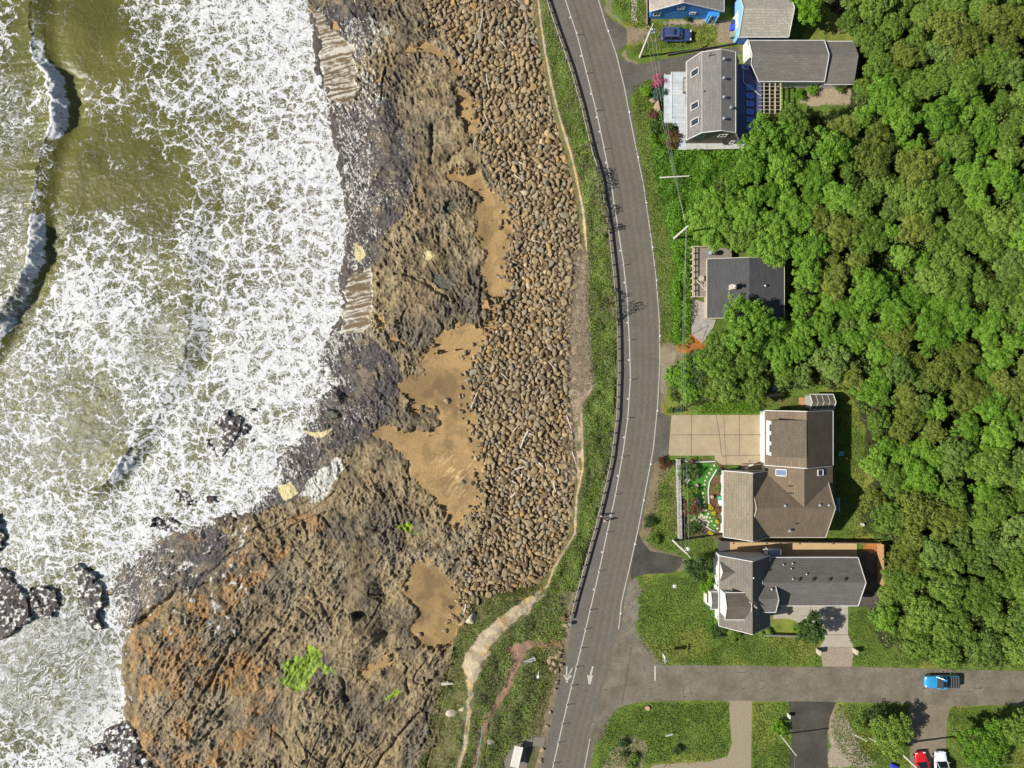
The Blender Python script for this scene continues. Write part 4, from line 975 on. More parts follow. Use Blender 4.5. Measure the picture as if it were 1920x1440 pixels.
def boulders():
    g = np.random.default_rng(21)
    px = []; py = []; rr = []
    grid = {}
    def tryadd(x, y, r, k=.74):
        gx, gy = int(x//14), int(y//14)
        for i in (-1, 0, 1):
            for j in (-1, 0, 1):
                for (a, b, c) in grid.get((gx+i, gy+j), ()):
                    if (a-x)**2+(b-y)**2 < (k*(c+r))**2: return False
        grid.setdefault((gx, gy), []).append((x, y, r)); px.append(x); py.append(y); rr.append(r); return True
    # three passes, big stones first (radii in pixels: 12 px = 1 m)
    for n, r0, r1 in ((5000, 5.8, 7.4), (26000, 4.4, 5.8), (80000, 3.0, 4.4), (120000, 1.9, 3.0)):
        X = g.uniform(790, 1110, n); Y = g.uniform(-20, 1170, n); Rr = g.uniform(r0, r1, n)
        xc, xt = XC(Y), XT(Y)
        den = np.where((X > xc) & (X < xt+2), 1.0, 0); 
        out = (X <= xc) & (X > xc-34); den = np.where(out, .10*np.exp(-(xc-X)/9), den)
        sparse = fbm(X*.018+4, Y*.018+2, 3) > .60; den = np.where(sparse & (den == 1), .35, den)
        lower = ss(.35, 0, (X-xc)/(xt-xc+1)); big = r0 > 5
        if big: den = den*(1-.75*lower)
        if big: den = den*(.5+.5*(Y > 0))
        den = den*np.where((X > xt-14) & (Y > 470) & (Y < 900), .4, 1)
        for x, y, r, d in zip(X, Y, Rr, den):
            if d > 0 and g.random() < d: tryadd(x, y, r)
    px, py, rr = map(np.array, (px, py, rr))
    x, y, z = PT(px, py); R_ = rr/12*1.2
    vis = (py > -4) & (py < 1444); order = np.argsort(-(R_+vis*10)); order = order
    big = order[:300]; rest = order[300:]
    lab = 'angular brown boulder among the large stones of the bank below the road'
    pro = []
    for k in range(10):
        V, F = rockshape(ICO3, np.random.default_rng(900+k)); pro.append(V)
    meshes = []
    for k in range(10):
        o = npmesh('boulder', pro[k], None, ICO3[1], ST_O); meshes.append(o)
    usedm = set()
    for i in big:
        k = int(g.integers(10)); o = meshes[k] if k not in usedm else meshes[k].copy()
        if k in usedm: col.objects.link(o)
        usedm.add(k); tag(o, lab, 'boulder', 'large boulders of the stone bank')
        s = R_[i]; o.location = (x[i], y[i], z[i]+s*.32); o.rotation_euler = (g.uniform(-.3, .3), g.uniform(-.3, .3), g.uniform(0, 6.28)); o.scale = (s, s*g.uniform(.85, 1.1), s)
    for k in range(10):
        if k not in usedm: bpy.data.objects.remove(meshes[k])
    shp = [rockshape(ICO2, np.random.default_rng(940+k), 8)[0] for k in range(24)]
    nv = len(ICO2[0]); n = len(rest); V = np.zeros((n, nv, 3), np.float32); a = g.uniform(0, 6.28, n); K = g.integers(0, 24, n); t = g.uniform(-.35, .35, (n, 2))
    S = np.stack(shp)[K]
    S = np.stack([S[..., 0]+S[..., 2]*t[:, :1], S[..., 1]+S[..., 2]*t[:, 1:], S[..., 2]-S[..., 0]*t[:, :1]-S[..., 1]*t[:, 1:]], -1)
    c, s_ = np.cos(a)[:, None], np.sin(a)[:, None]
    V[..., 0] = (S[..., 0]*c-S[..., 1]*s_)*R_[rest][:, None]+x[rest][:, None]; V[..., 1] = (S[..., 0]*s_+S[..., 1]*c)*R_[rest][:, None]+y[rest][:, None]
    V[..., 2] = S[..., 2]*R_[rest][:, None]+(z[rest]+R_[rest]*.3)[:, None]
    F = (ICO2[1][None]+np.arange(n)[:, None, None]*nv).reshape(-1, 3)
    rn = np.repeat(g.random(n), nv)
    tag(npmesh('boulder_bank', V.reshape(-1, 3), None, F, ST_A, attrs={'rnd': rn}), kind='stuff')
    print('boulders', n+300)
boulders()
def rock_at(px, py, r, lab, mat, seed, name='boulder', cat='boulder', ax=1.0, rz=0, flat=.7, z=None, group=None):
    V, F = rockshape(ICO3, np.random.default_rng(seed), flat=flat)
    x, y, zz = PT(px, py); x, y, zz = float(x), float(y), float(zz)
    V = V*r*np.array([1, ax, 1]); c, s_ = math.cos(rz), math.sin(rz)
    V = np.stack([V[:, 0]*c-V[:, 1]*s_, V[:, 0]*s_+V[:, 1]*c, V[:, 2]], -1)+np.array([x, y, zz+r*.25])
    return tag(npmesh(name, V, None, F, mat, origin=(x, y, zz)), lab, cat, group)
M_tan = pm('tan_boulder', (.38, .28, .17), (.2, .14, .08), .85, 2, 9, .03); M_pale = pm('pale_rock', (.52, .46, .34), (.32, .27, .19), .85, 2, 9, .02)
rock_at(1222, 189, .65, 'squarish tan garden boulder left of the white deck, upper one', M_tan, 51)
rock_at(1233, 205, 1.1, 'long tan garden boulder left of the white deck, lower one', M_tan, 52, ax=.55, rz=1.4)
rock_at(850, 1337, .95, 'flat pale slab of rock in the bluff grass', M_pale, 53, flat=.3)
rock_at(866, 1331, .6, 'small pale slab leaning against the larger one in the bluff grass', M_pale, 54, flat=.3)
rock_at(884, 1161, .95, 'large pale orange-topped boulder at the foot of the grassy bluff', M_pale, 55)
rock_at(922, 1389, .6, 'lone rounded pinkish rock left of the gravel pad', M_pale, 56)
for i, (a, b, r) in enumerate([(839,752,.62),(862,760,.45),(865,772,.55),(880,770,.45),(885,905,.5),(868,903,.4),(878,992,.4),(840,1165,.6),(856,1160,.7),(835,1183,.45),(786,1189,.5),(733,1236,.55),(772,1215,.5),(740,1218,.45),(950,478,.55),(947,488,.4),(1042,290,.5)]):
    rock_at(a, b, r, 'lone boulder lying on the sand off the edge of the stone bank', ST_O, 60+i, group='lone boulders on the sand')
for i, (a, b, r) in enumerate([(1036,1232,.5),(1045,1228,.5),(1030,1240,.45),(1040,1244,.55),(1050,1222,.4),(1034,1252,.5),(1044,1256,.45),(1052,1245,.4),(1028,1262,.4),(1046,1277,.4),(1042,1292,.35),(1032,1336,.35),(1027,1361,.35),(1017,1406,.4),(1014,1425,.4)]):
    rock_at(a, b, r, 'tan edging stone set along the seaward side of the lower road', M_tan, 90+i, group='edging stones beside the lower road')
# driftwood
M_drift = pm('bleached_driftwood', (.62, .56, .47), (.4, .35, .28), .85, 3, 18, .01)
DW = [((1062,778),(1074,822),.09),((990,808),(976,840),.15),((992,812),(1005,822),.12),((965,880),(984,874),.16),((995,892),(986,905),.12),((1010,866),(1020,877),.11),((1044,876),(1047,888),.12),((1038,902),(1042,922),.12),((979,888),(976,912),.14),((960,900),(972,908),.14),((958,932),(967,922),.17),((963,808),(973,796),.1),((1072,845),(1080,870),.08),((884,765),(896,735),.1),((830,1274),(850,1281),.26),((900,60),(905,20),.1),((898,85),(902,110),.08),((948,90),(936,78),.09),((912,140),(918,170),.08),((908,215),(922,250),.07),((972,305),(982,312),.1),((965,330),(982,342),.09),((976,860),(990,868),.1),((1100,940),(1098,930),.05),((874,1130),(870,1150),.12),((1030,680),(1045,700),.07),((1018,750),(1030,742),.08),((940,700),(952,712),.08),((925,820),(935,838),.07),((1012,560),(1020,575),.07),((996,450),(1012,455),.07),((892,260),(888,285),.06)]
for i, (a, b, r) in enumerate(DW[:]):
    if a == (1100,940): continue
    g = random.Random(i); pa, pb = PT(*a), PT(*b); pa = Vector([float(v) for v in pa]); pb = Vector([float(v) for v in pb]); zt = max(pa.z, pb.z)+.42; pa.z = pb.z = zt
    if i == 14: pa.z = pb.z = zt-.2
    mid = (pa+pb)/2+Vector((g.uniform(-.15, .15), g.uniform(-.15, .15), g.uniform(-.02, .08)))
    mb = MB(); mb.tube([pa, (pa+mid)/2, mid, (pb+mid)/2, pb], [r*1.1, r, r*.95, r*.85, r*.6], 8)
    if (pb-pa).length > 1.5:
        d = (pb-pa).normalized(); s_ = Vector((-d.y, d.x, .2)); mb.tube([mid, mid+s_*.4+d*.25], [r*.4, r*.15], 5)
    o = mb.build('driftwood_log', M_drift, origin=mid)
    lab = 'bleached driftwood log lying on the boulder bank'
    if i == 14: tag(o, 'thick pale log at the foot of the bluff near the bright green algae', 'driftwood')
    else: tag(o, lab, 'driftwood', 'driftwood logs on the boulder bank')
# ---------------- houses ----------------
def roofmat(name, c, var=.3, course=.0, fleck=.35, rz=0):
    m, nt, bs = newmat(name); g = nd(nt, 'ShaderNodeTexCoord').outputs['Object']
    n1 = noise(nt, g, .5, 5, .65); n2 = noise(nt, g, 9, 4, .85)
    base = mixc(nt, 'MULTIPLY', 1.0, c, ramp(nt, [(.3, 1-var), (.7, 1+var)], n1).outputs[0])
    base = mixc(nt, 'MULTIPLY', 1.0, base, ramp(nt, [(.32, 1-fleck), (.68, 1+fleck)], n2).outputs[0])
    # shingle courses: brick texture across both axes of the slope
    b = nd(nt, 'ShaderNodeTexBrick'); b.inputs['Scale'].default_value = 1; b.inputs['Brick Width'].default_value = .95; b.inputs['Row Height'].default_value = .30; b.inputs['Mortar Size'].default_value = .028
    b.inputs['Color1'].default_value = (1.12, 1.12, 1.12, 1); b.inputs['Color2'].default_value = (.86, .86, .86, 1); b.inputs['Mortar'].default_value = (.62, .62, .62, 1)
    mp = nd(nt, 'ShaderNodeMapping'); mp.inputs['Rotation'].default_value = (0, 0, rz); nt.links.new(g, mp.inputs[0]); nt.links.new(mp.outputs[0], b.inputs[0])
    base = mixc(nt, 'MULTIPLY', .75, base, b.outputs[0])
    nt.links.new(base, bs.inputs['Base Color']); bs.inputs['Roughness'].default_value = .85; bs.inputs['Specular IOR Level'].default_value = .3
    bump(nt, n2, .4, .006, bs); return m
def sidingmat(name, c, step=.16, v=.12):
    m, nt, bs = newmat(name); g = nd(nt, 'ShaderNodeTexCoord').outputs['Object']
    w_ = nd(nt, 'ShaderNodeTexWave', bands_direction='Z', wave_profile='SAW'); w_.inputs['Scale'].default_value = .314/step; nt.links.new(g, w_.inputs[0])
    n = noise(nt, g, 1.2, 4, .6)
    base = mixc(nt, 'MULTIPLY', 1.0, c, ramp(nt, [(.3, 1-v), (.7, 1+v)], n).outputs[0])
    base = mixc(nt, 'MULTIPLY', .5, base, ramp(nt, [(0, .8), (.15, 1)], w_.outputs[0]).outputs[0])
    nt.links.new(base, bs.inputs['Base Color']); bs.inputs['Roughness'].default_value = .6; return m
def boardmat(name, c, rz=0, wdt=.14, v=.1):
    m, nt, bs = newmat(name); g = nd(nt, 'ShaderNodeTexCoord').outputs['Object']
    mp = nd(nt, 'ShaderNodeMapping'); mp.inputs['Rotation'].default_value = (0, 0, rz); nt.links.new(g, mp.inputs[0])
    b = nd(nt, 'ShaderNodeTexBrick'); b.inputs['Scale'].default_value = 1; b.inputs['Brick Width'].default_value = 3.2; b.inputs['Row Height'].default_value = wdt; b.inputs['Mortar Size'].default_value = .012
    b.inputs['Color1'].default_value = (1+v, 1+v, 1+v, 1); b.inputs['Color2'].default_value = (1-v, 1-v, 1-v, 1); b.inputs['Mortar'].default_value = (.55, .55, .55, 1)
    nt.links.new(mp.outputs[0], b.inputs[0])
    base = mixc(nt, 'MULTIPLY', 1.0, mixc(nt, 'MULTIPLY', 1.0, c, b.outputs[0]), ramp(nt, [(.3, .82), (.7, 1.12)], noise(nt, g, 1.3, 5, .7)).outputs[0])
    nt.links.new(base, bs.inputs['Base Color']); bs.inputs['Roughness'].default_value = .7; return m
M_white = pm('white_trim', (.66, .65, .62), (.5, .49, .46), .5, 2, 10)
M_glass = pm('window_glass', (.03, .04, .05), (.02, .025, .03), .06, 1, 2, spec=.8)
M_sky = newmat('sky_reflection_glass')[0]; _b = M_sky.node_tree.nodes['Principled BSDF']; _b.inputs['Base Color'].default_value = (.05, .19, .62, 1); _b.inputs['Roughness'].default_value = .12; _b.inputs['Specular IOR Level'].default_value = 1  # blue base colour stands in for the sky's reflection
M_metal = pm('galvanised_metal', (.5, .5, .5), (.36, .36, .36), .4, 4, 20, metal=.6); M_dark = pm('dark_fittings', (.03, .03, .03), None, .5)
M_cedar = pm('cedar_boards', (.46, .27, .12), (.26, .14, .06), .8, 1.5, 12, .01)
def gable(mr, mw, e, r, axis='y', ov=.35, wall=True, base=0.0, th=.16, mt=None, zo=0.0):
    """e=(x0,x1,y0,y1,ze_low,ze_high) roof outline in metres; r=(ridge coordinate, z); axis = the ridge's direction. e[4], e[5]: eave heights on the low/high side of the cross axis"""
    x0, x1, y0, y1, za, zb = e; rc, zr = r
    if axis == 'y':
        A = [(x0, y0, za), (rc, y0, zr), (rc, y1, zr), (x0, y1, za)]; B = [(rc, y0, zr), (x1, y0, zb), (x1, y1, zb), (rc, y1, zr)]
    else:
        A = [(x0, y0, za), (x1, y0, za), (x1, rc, zr), (x0, rc, zr)]; B = [(x0, rc, zr), (x1, rc, zr), (x1, y1, zb), (x0, y1, zb)]
    mr.prism(A, th); mr.prism(B, th)
    if wall:
        if axis == 'y':
            sa = (zr-za)/(rc-x0); sb = (zr-zb)/(x1-rc); a, b, c, d = x0+ov, x1-ov, y0+ov*.6, y1-ov*.6
            za2, zb2 = za+sa*ov-th-.02, zb+sb*ov-th-.02; zt = zr-th-.02
            mw.add([(a, c, base), (b, c, base), (b, d, base), (a, d, base), (a, c, za2), (b, c, zb2), (b, d, zb2), (a, d, za2), (rc, c, zt), (rc, d, zt)],
                   [(0, 1, 5, 8, 4), (1, 2, 6, 5), (2, 3, 7, 9, 6), (3, 0, 4, 7), (4, 8, 9, 7), (8, 5, 6, 9)])
        else:
            sa = (zr-za)/(rc-y0); sb = (zr-zb)/(y1-rc); a, b, c, d = y0+ov, y1-ov, x0+ov*.6, x1-ov*.6
            za2, zb2 = za+sa*ov-th-.02, zb+sb*ov-th-.02; zt = zr-th-.02
            mw.add([(c, a, base), (d, a, base), (d, b, base), (c, b, base), (c, a, za2), (d, a, za2), (d, b, zb2), (c, b, zb2), (c, rc, zt), (d, rc, zt)],
                   [(0, 1, 5, 4), (1, 2, 6, 9, 5), (2, 3, 7, 6), (3, 0, 4, 8, 7), (4, 5, 9, 8), (8, 9, 6, 7)])
    if mt is not None:                              # ridge cap, barge boards and gutters
        t = .045
        if axis == 'y':
            for yy in (y0, y1):
                mt.bar((x0, yy, za+.01), (rc, yy, zr+.01), .07, .19); mt.bar((rc, yy, zr+.01), (x1, yy, zb+.01), .07, .19)
            mt.bar((x0-.06, y0, za-.08), (x0-.06, y1, za-.08), .11, .12); mt.bar((x1+.06, y0, zb-.08), (x1+.06, y1, zb-.08), .11, .12)
        else:
            for xx in (x0, x1):
                mt.bar((xx, y0, za+.01), (xx, rc, zr+.01), .07, .19); mt.bar((xx, rc, zr+.01), (xx, y1, zb+.01), .07, .19)
            mt.bar((x0, y0-.06, za-.08), (x1, y0-.06, za-.08), .11, .12); mt.bar((x0, y1+.06, zb-.08), (x1, y1+.06, zb-.08), .11, .12)
def window(parent, c, w_, h, face, frame=M_white, glass=M_glass):
    """wall window: c centre on the wall, face 'x-','x+','y-','y+' """
    f = MB(); g = MB(); s = -1 if face[1] == '-' else 1
    for dx, dz, a, b in ((0, h/2, w_+.16, .08), (0, -h/2, w_+.16, .1), (w_/2, 0, .08, h), (-w_/2, 0, .08, h), (0, 0, .05, h)):
        if face[0] == 'y': f.box((c[0]+dx, c[1]+s*.04, c[2]+dz), (a, .1, b))
        else: f.box((c[0]+s*.04, c[1]+dx, c[2]+dz), (.1, a, b))
    if face[0] == 'y': g.box((c[0], c[1]+s*.02, c[2]), (w_, .05, h))
    else: g.box((c[0]+s*.02, c[1], c[2]), (.05, w_, h))
    fo = f.build('window', frame, parent, bevel=0); g.build('pane', glass, fo)
    return fo
def skylight(parent, c, u, v, a, b, glass, frame=M_white, lift=.12):
    """roof window: centre c, u and v unit vectors along the slope, size a x b"""
    c = Vector(c); u = Vector(u).normalized(); v = Vector(v).normalized(); n = u.cross(v).normalized()
    if n.z < 0: n = -n
    c = c+n*lift; mf = MB()
    for s in (-1, 1):
        mf.bar(c+u*s*a/2-v*b/2, c+u*s*a/2+v*b/2, .09, .16); mf.bar(c+v*s*b/2-u*(a/2-.045), c+v*s*b/2+u*(a/2-.045), .09, .158)
    mg = MB(); mg.add([c+u*i*(a/2-.03)+v*j*(b/2-.03) for i, j in ((-1, -1), (1, -1), (1, 1), (-1, 1))]+[c-n*.1+u*i*(a/2-.03)+v*j*(b/2-.03) for i, j in ((-1, -1), (1, -1), (1, 1), (-1, 1))], [(0, 1, 2, 3), (7, 6, 5, 4), (0, 4, 5, 1), (1, 5, 6, 2), (2, 6, 7, 3), (3, 7, 4, 0)])
    fo = mf.build('skylight', frame, parent); mg.build('pane', glass, fo); return fo
def vent(parent, x, y, z, r=.11, h=.45, mat=M_metal, name='roof_vent', cap=True):
    mb = MB(); mb.lathe((x, y, z-.1), [(r, 0), (r, h), (r*1.7, h+.02), (r*1.7, h+.08), (r*.3, h+.16)] if cap else [(r*1.5, 0), (r, .15), (r, h), (r*.8, h)], 10); return mb.build(name, mat, parent, smooth=False)
def X(px, z=0): return (px-960)*(HC-z)/FP
def Y(py, z=0): return (720-py)*(HC-z)/FP

# --- house A: bright blue gable, top of the photo
def house_blue():
    h = empty('blue_house', (X(1285), Y(-20), 0), 'bright blue gabled house with pale grey roof and white windows, at the top edge', 'house')
    mr, mw, mt = MB(), MB(), MB(); y0 = Y(22, 2.4)
    gable(mr, mw, (X(1219, 2.4), X(1357, 2.4), y0-.0, y0+12, 2.4, 2.4), (X(1282, 4.9), 4.9), 'y', .3, mt=mt)
    mr.build('roof', roofmat('pale_shingles', (0.300, 0.266, 0.218), .12, fleck=.5, rz=R(90)), h); mw.build('wall', sidingmat('bright_blue_siding', (.035, .20, .52)), h); mt.build('trim', M_white, h)
    ww = y0+.18
    for cx, cz, a, b in ((X(1231.5, 1.4), 1.45, .95, .85), (X(1277, 3.2), 3.2, .95, .6), (X(1299, 1.7), 1.7, .8, .5)): window(h, (cx, ww, cz), a, b, 'y-')
    d = MB(); d.box((X(1336, 1.2), ww-.35, 1.05), (1.6, .7, 2.1)); d.build('porch', sidingmat('porch_blue', (.04, .24, .58)), h)
    e = MB(); e.box((X(1330, 1.2), ww-.72, 1.05), (.12, .1, 2.1)); e.box((X(1343.5, 1.2), ww-.72, 1.05), (.12, .1, 2.1)); e.build('door_frame', M_white, h)
    vent(h, X(1300, 4.2), Y(2, 4.2)+1.5, 4.3)
house_blue()
def garage_pale():
    h = empty('garage', (X(1435), Y(20), 0), 'pale roofed garage with light blue walls, just right of the blue gabled house', 'garage')
    mr, mw, mt = MB(), MB(), MB(); x0, x1 = X(1385, 3), X(1479, 3)
    gable(mr, mw, (x0, x1, 52.75, 59.4, 3.0, 3.0), (55.98, 5.1), 'x', .3, mt=mt)
    mr.build('roof', roofmat('flecked_pale_shingles', (0.345, 0.310, 0.251), .08, fleck=.65), h); mw.build('wall', sidingmat('sky_blue_siding', (.20, .42, .66)), h); mt.build('trim', M_white, h)
    g = MB(); g.box((x0+.17, 55.9, 1.15), (.08, 2.6, 2.3)); g.build('garage_door', M_white, h)
    s = MB(); s.box(((x0+x1)/2, 52.75+.29, 1.3), (x1-x0-.5, .06, 2.4)); s.build('side_cladding', sidingmat('blue_side', (.03, .14, .42)), h)
garage_pale()
# --- house C: gambrel roofed grey house with white deck
M_shing = roofmat('weathered_shingles', (0.165, 0.155, 0.142), .1, fleck=.32, rz=R(90)); M_shing2 = roofmat('weathered_shingles_dark', (.21, .195, .18), .1, fleck=.3, rz=R(90))
def house_gambrel():
    h = empty('gambrel_house', (X(1335), Y(175), 0), 'large weathered grey gambrel roofed house with a white deck and a shade-blue lower wing', 'house')
    y0, y1 = 37.05, 48.95; xs = [(26.57, 3.0), (28.0, 6.0), (30.6, 6.85), (32.96, 6.0), (34.45, 3.0)]
    mr = MB()
    for i in range(4):
        (xa, za), (xb, zb) = xs[i], xs[i+1]; mr.prism([(xa, y0, za), (xb, y0, zb), (xb, y1, zb), (xa, y1, za)], .16)
    mr.build('roof', M_shing, h)
    mw = MB(); a = [(x+(.3 if i == 0 else -.3 if i == 4 else 0), z-.2+(.6 if i in (0, 4) else 0)) for i, (x, z) in enumerate(xs)]
    pr = [(a[0][0], 0)]+a+[(a[4][0], 0)]; n = len(pr)
    mw.add([(x, y0+.25, z) for x, z in pr]+[(x, y1-.25, z) for x, z in pr], [tuple(range(n))[::-1], tuple(range(n, 2*n))]+[(i, (i+1) % n, (i+1) % n+n, i+n) for i in range(n)])
    mw.build('wall', sidingmat('dark_olive_siding', (.10, .085, .06)), h)
    mt = MB()
    for yy in (y0, y1):
        for i in range(4): mt.bar((xs[i][0], yy, xs[i][1]), (xs[i+1][0], yy, xs[i+1][1]), .09, .18)
    mt.bar((xs[0][0]-.08, y0, 2.95), (xs[0][0]-.08, y1, 2.95), .14, .14); mt.bar((28.0, y0, 6.03), (28.0, y1, 6.03), .08, .05); mt.bar((32.97, y0, 6.02), (32.97, y1, 6.02), .1, .06); mt.build('trim', M_white, h)
    # windows set in the steep west slope
    u = Vector((1.43, 0, 3.0)).normalized()
    for py in (137, 199, 229.5): skylight(h, (X(1306.5, 4.9)*.0+27.4, Y(py, 4.7), 4.75), u, (0, 1, 0), 1.7, .95, M_glass, lift=.16)
    for cx, cz in ((28.2, 4.3), (31.6, 4.3)): window(h, (cx, y0+.25, cz), 1.1, 1.0, 'y-')
    window(h, (X(1376, 1.5), y0+.25, 1.5), 1.0, 1.0, 'y-')
    w2 = MB(); 
    for yy in (46.5, 45.2, 43.9): w2.box((26.83, yy, 1.6), (.08, .95, 1.3))
    w2.build('west_windows', M_glass, h)
    for px, py in ((1356, 112), (1356, 148), (1356, 183.5), (1371, 201), (1356, 223.5)):
        z = 6.85-(X(px, 6.7)-30.6)*.36; vent(h, X(px, 6.7), Y(py, 6.7), z, .13, .45)
    vent(h, 29.0, 48.2, 6.3, .07, 1.0, M_dark, 'antenna', False); c = MB(); c.box((28.1, 44.0-.9, 5.9), (.25, .3, .9)); c.build('flue_bracket', M_metal, h)
    # lower east wing: one slope, the house's blue shade put into its colours, six roof windows
    e = MB(); ex = 38.1
    e.prism([(34.1, 36.9, 3.5), (ex, 36.9, 2.5), (ex, 48.3, 2.5), (34.1, 48.3, 3.5)], .16); e.build('wing_roof', roofmat('shade_blue_shingles', (0.100, 0.115, 0.221), .15, fleck=.4), h)
    f = MB(); f.box((36.0, 42.6, 1.15), (3.6, 10.8, 2.3)); f.build('wing_wall', sidingmat('shade_blue_siding', (.06, .08, .14)), h)
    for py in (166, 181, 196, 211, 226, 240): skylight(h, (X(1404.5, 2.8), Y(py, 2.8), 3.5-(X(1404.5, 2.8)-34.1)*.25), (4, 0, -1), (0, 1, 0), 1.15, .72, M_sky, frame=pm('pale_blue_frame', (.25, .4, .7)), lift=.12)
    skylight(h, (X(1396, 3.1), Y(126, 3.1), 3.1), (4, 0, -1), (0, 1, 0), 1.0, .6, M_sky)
    t = MB(); t.bar((34.95, 47.6, 3.38), (35.0, 45.6, 3.4), .08, .1); t.bar((35.0, 45.6, 3.4), (37.9, 43.9, 2.75), .08, .12); t.build('wing_trim', M_white, h)
    # white deck
    bm = boardmat('white_deck_boards', (.47, .50, .51), 0); bm2 = boardmat('cream_deck_boards', (.46, .45, .41), R(90))
    d = MB(); z = 1.0
    def dk(pts, zz, t=.12): d.prism([(X(a, zz), Y(b, zz), zz) for a, b in pts], t)
    dk([(1258, 134.5), (1288, 134.5), (1288, 220), (1258, 220)], 1.0); dk([(1245, 140), (1257.7, 140), (1257.7, 220), (1245, 220)], .86); dk([(1245, 220.3), (1288, 220.3), (1288, 236), (1245, 236)], .86)
    dk([(1273, 236.3), (1288, 236.3), (1288, 266), (1273, 266)], .86)
    dk([(1273, 266.3), (1288, 266.3), (1288, 280.5), (1273, 280.5)], .86)
    do = d.build('deck', bm, h)
    d = MB(); dk([(1288.3, 262), (1404, 262), (1404, 278.5), (1288.3, 280.5)], .86); d.build('side_deck', bm2, h)
    p = MB()
    for a, b in ((1246, 141), (1246, 180), (1246, 235), (1272.5, 237), (1274, 279), (1340, 279), (1402, 277.5)): p.box((X(a, .5), Y(b, .5), .4), (.14, .14, .8))
    p.build('deck_posts', M_white, h)
    s = MB(); s.box((X(1259.5, 1.2), Y(178, 1.2), 1.03), (.12, 7.0, .08)); s.box((X(1273, 1.2), Y(175, 1.1), 1.03), (2.3, .12, .07)); s.box((X(1273, 1.2), Y(171, 1.1), 1.03), (2.3, .12, .07)); s.build('deck_trim', M_white, h)
    return h
house_gambrel()
# things on the decks
t = empty('sofa', (X(1285, 1), Y(162, 1), 1.0), 'dark outdoor sofa with cream cushions against the house on the white deck', 'sofa')
mb = MB(); mb.box((0+t.location.x, t.location.y, 1.2), (.8, 2.3, .35)); mb.box((t.location.x+.33, t.location.y, 1.45), (.16, 2.3, .55)); mb.box((t.location.x, t.location.y+1.1, 1.4), (.8, .14, .4)); mb.box((t.location.x, t.location.y-1.1, 1.4), (.8, .14, .4)); mb.build('frame', M_dark, t, bevel=.03)
mb = MB(); [mb.box((t.location.x-.05, t.location.y+k*.7, 1.42), (.62, .66, .12)) for k in (-1, 0, 1)]; mb.build('cushions', M_conc2, t, bevel=.03)
t = empty('patio_umbrella', (X(1284.5, 1.4), Y(198, 1.4), 1.0), 'small closed tan parasol standing by the house wall on the white deck', 'parasol')
mb = MB(); mb.tube([(t.location.x, t.location.y, 1.0), (t.location.x, t.location.y, 3.0)], .03, 6); mb.build('pole', M_white, t); mb = MB(); mb.lathe((t.location.x, t.location.y, 1.7), [(.16, 0), (.12, .6), (.03, 1.25)], 8); mb.build('folded_canopy', M_tan, t)
t = empty('patio_chair', (X(1357, 1), Y(269.5, 1), .87), 'dark wrought iron chair standing alone on the cream side deck', 'chair')
mb = MB(); L_ = t.location; mb.box((L_.x, L_.y, 1.3), (.45, .45, .05)); mb.build('seat', M_dark, t); mb = MB(); mb.box((L_.x, L_.y-.22, 1.58), (.45, .05, .5)); mb.build('backrest', M_dark, t)
for a in (-.19, .19):
    for b in (-.19, .19): mb = MB(); mb.tube([(L_.x+a, L_.y+b, .87), (L_.x+a, L_.y+b, 1.3)], .02, 5); mb.build('leg', M_dark, t)
# --- long grey building
def long_building():
    h = empty('garage', (X(1500), Y(115), 0), 'long low grey shingled garage wing behind the gambrel house, in two stepped sections', 'garage')
    mr, mw, mt = MB(), MB(), MB(); a = 35.95; 
    N, S, rd, ze, zr = Y(76.5, 3), Y(152.5, 3), 49.3, 3.0, 4.5
    x1 = 47.45
    mr.prism([(a, rd, zr), (x1, rd, zr), (x1, N, ze), (a, N, ze)], .16)
    xc = 37.45; yd = Y(118, 4.3)
    mr.prism([(a, rd, zr), (a, yd, zr-(rd-yd)*(zr-ze)/(rd-S)), (xc, S, ze), (x1, S, ze), (x1, rd, zr)], .16)
    gable(mr, mw, (47.62, 52.1, Y(155.5, 2.7), N+.05, 2.65, 2.65), (rd+.05, 4.05), 'x', .3)
    mw.add([(a+.2, N-.3, 0), (a+.2, yd, 0), (xc+.3, S+.3, 0), (x1-.1, S+.3, 0), (x1-.1, N-.3, 0)]+[(a+.2, N-.3, 2.8), (a+.2, yd, 2.8), (xc+.3, S+.3, 2.8), (x1-.1, S+.3, 2.8), (x1-.1, N-.3, 2.8)], [(0, 1, 6, 5), (1, 2, 7, 6), (2, 3, 8, 7), (3, 4, 9, 8), (4, 0, 5, 9), (5, 6, 7, 8, 9)])
    mt.bar((a, N+.05, ze), (x1, N+.05, ze), .1, .12); mt.bar((xc, S-.05, ze), (x1, S-.05, ze), .1, .12); mt.bar((a, N, ze), (a, rd, zr), .065, .18); mt.bar((a, rd, zr), (a, yd, 4.0), .065, .18); mt.bar((a, yd, 4.0), (xc, S, ze), .065, .18); mt.bar((x1, N, ze), (x1, rd, zr), .08, .16); mt.bar((x1, rd, zr), (x1, S, ze), .08, .16)
    mt.bar((47.62, Y(155.5, 3)-.05, 2.62), (51.9, Y(155.5, 3)-.05, 2.62), .1, .12); mt.bar((47.62, N+.1, 2.62), (51.9, N+.1, 2.62), .1, .12)
    mr.build('roof', roofmat('grey_shingles', (0.153, 0.139, 0.116), .12, fleck=.4), h); mw.build('wall', M_white, h); mt.build('trim', M_white, h)
    g = MB(); g.box((a+.15, Y(93, 1.4), 1.15), (.1, 2.5, 2.2)); g.build('garage_door', M_white, h)
long_building()
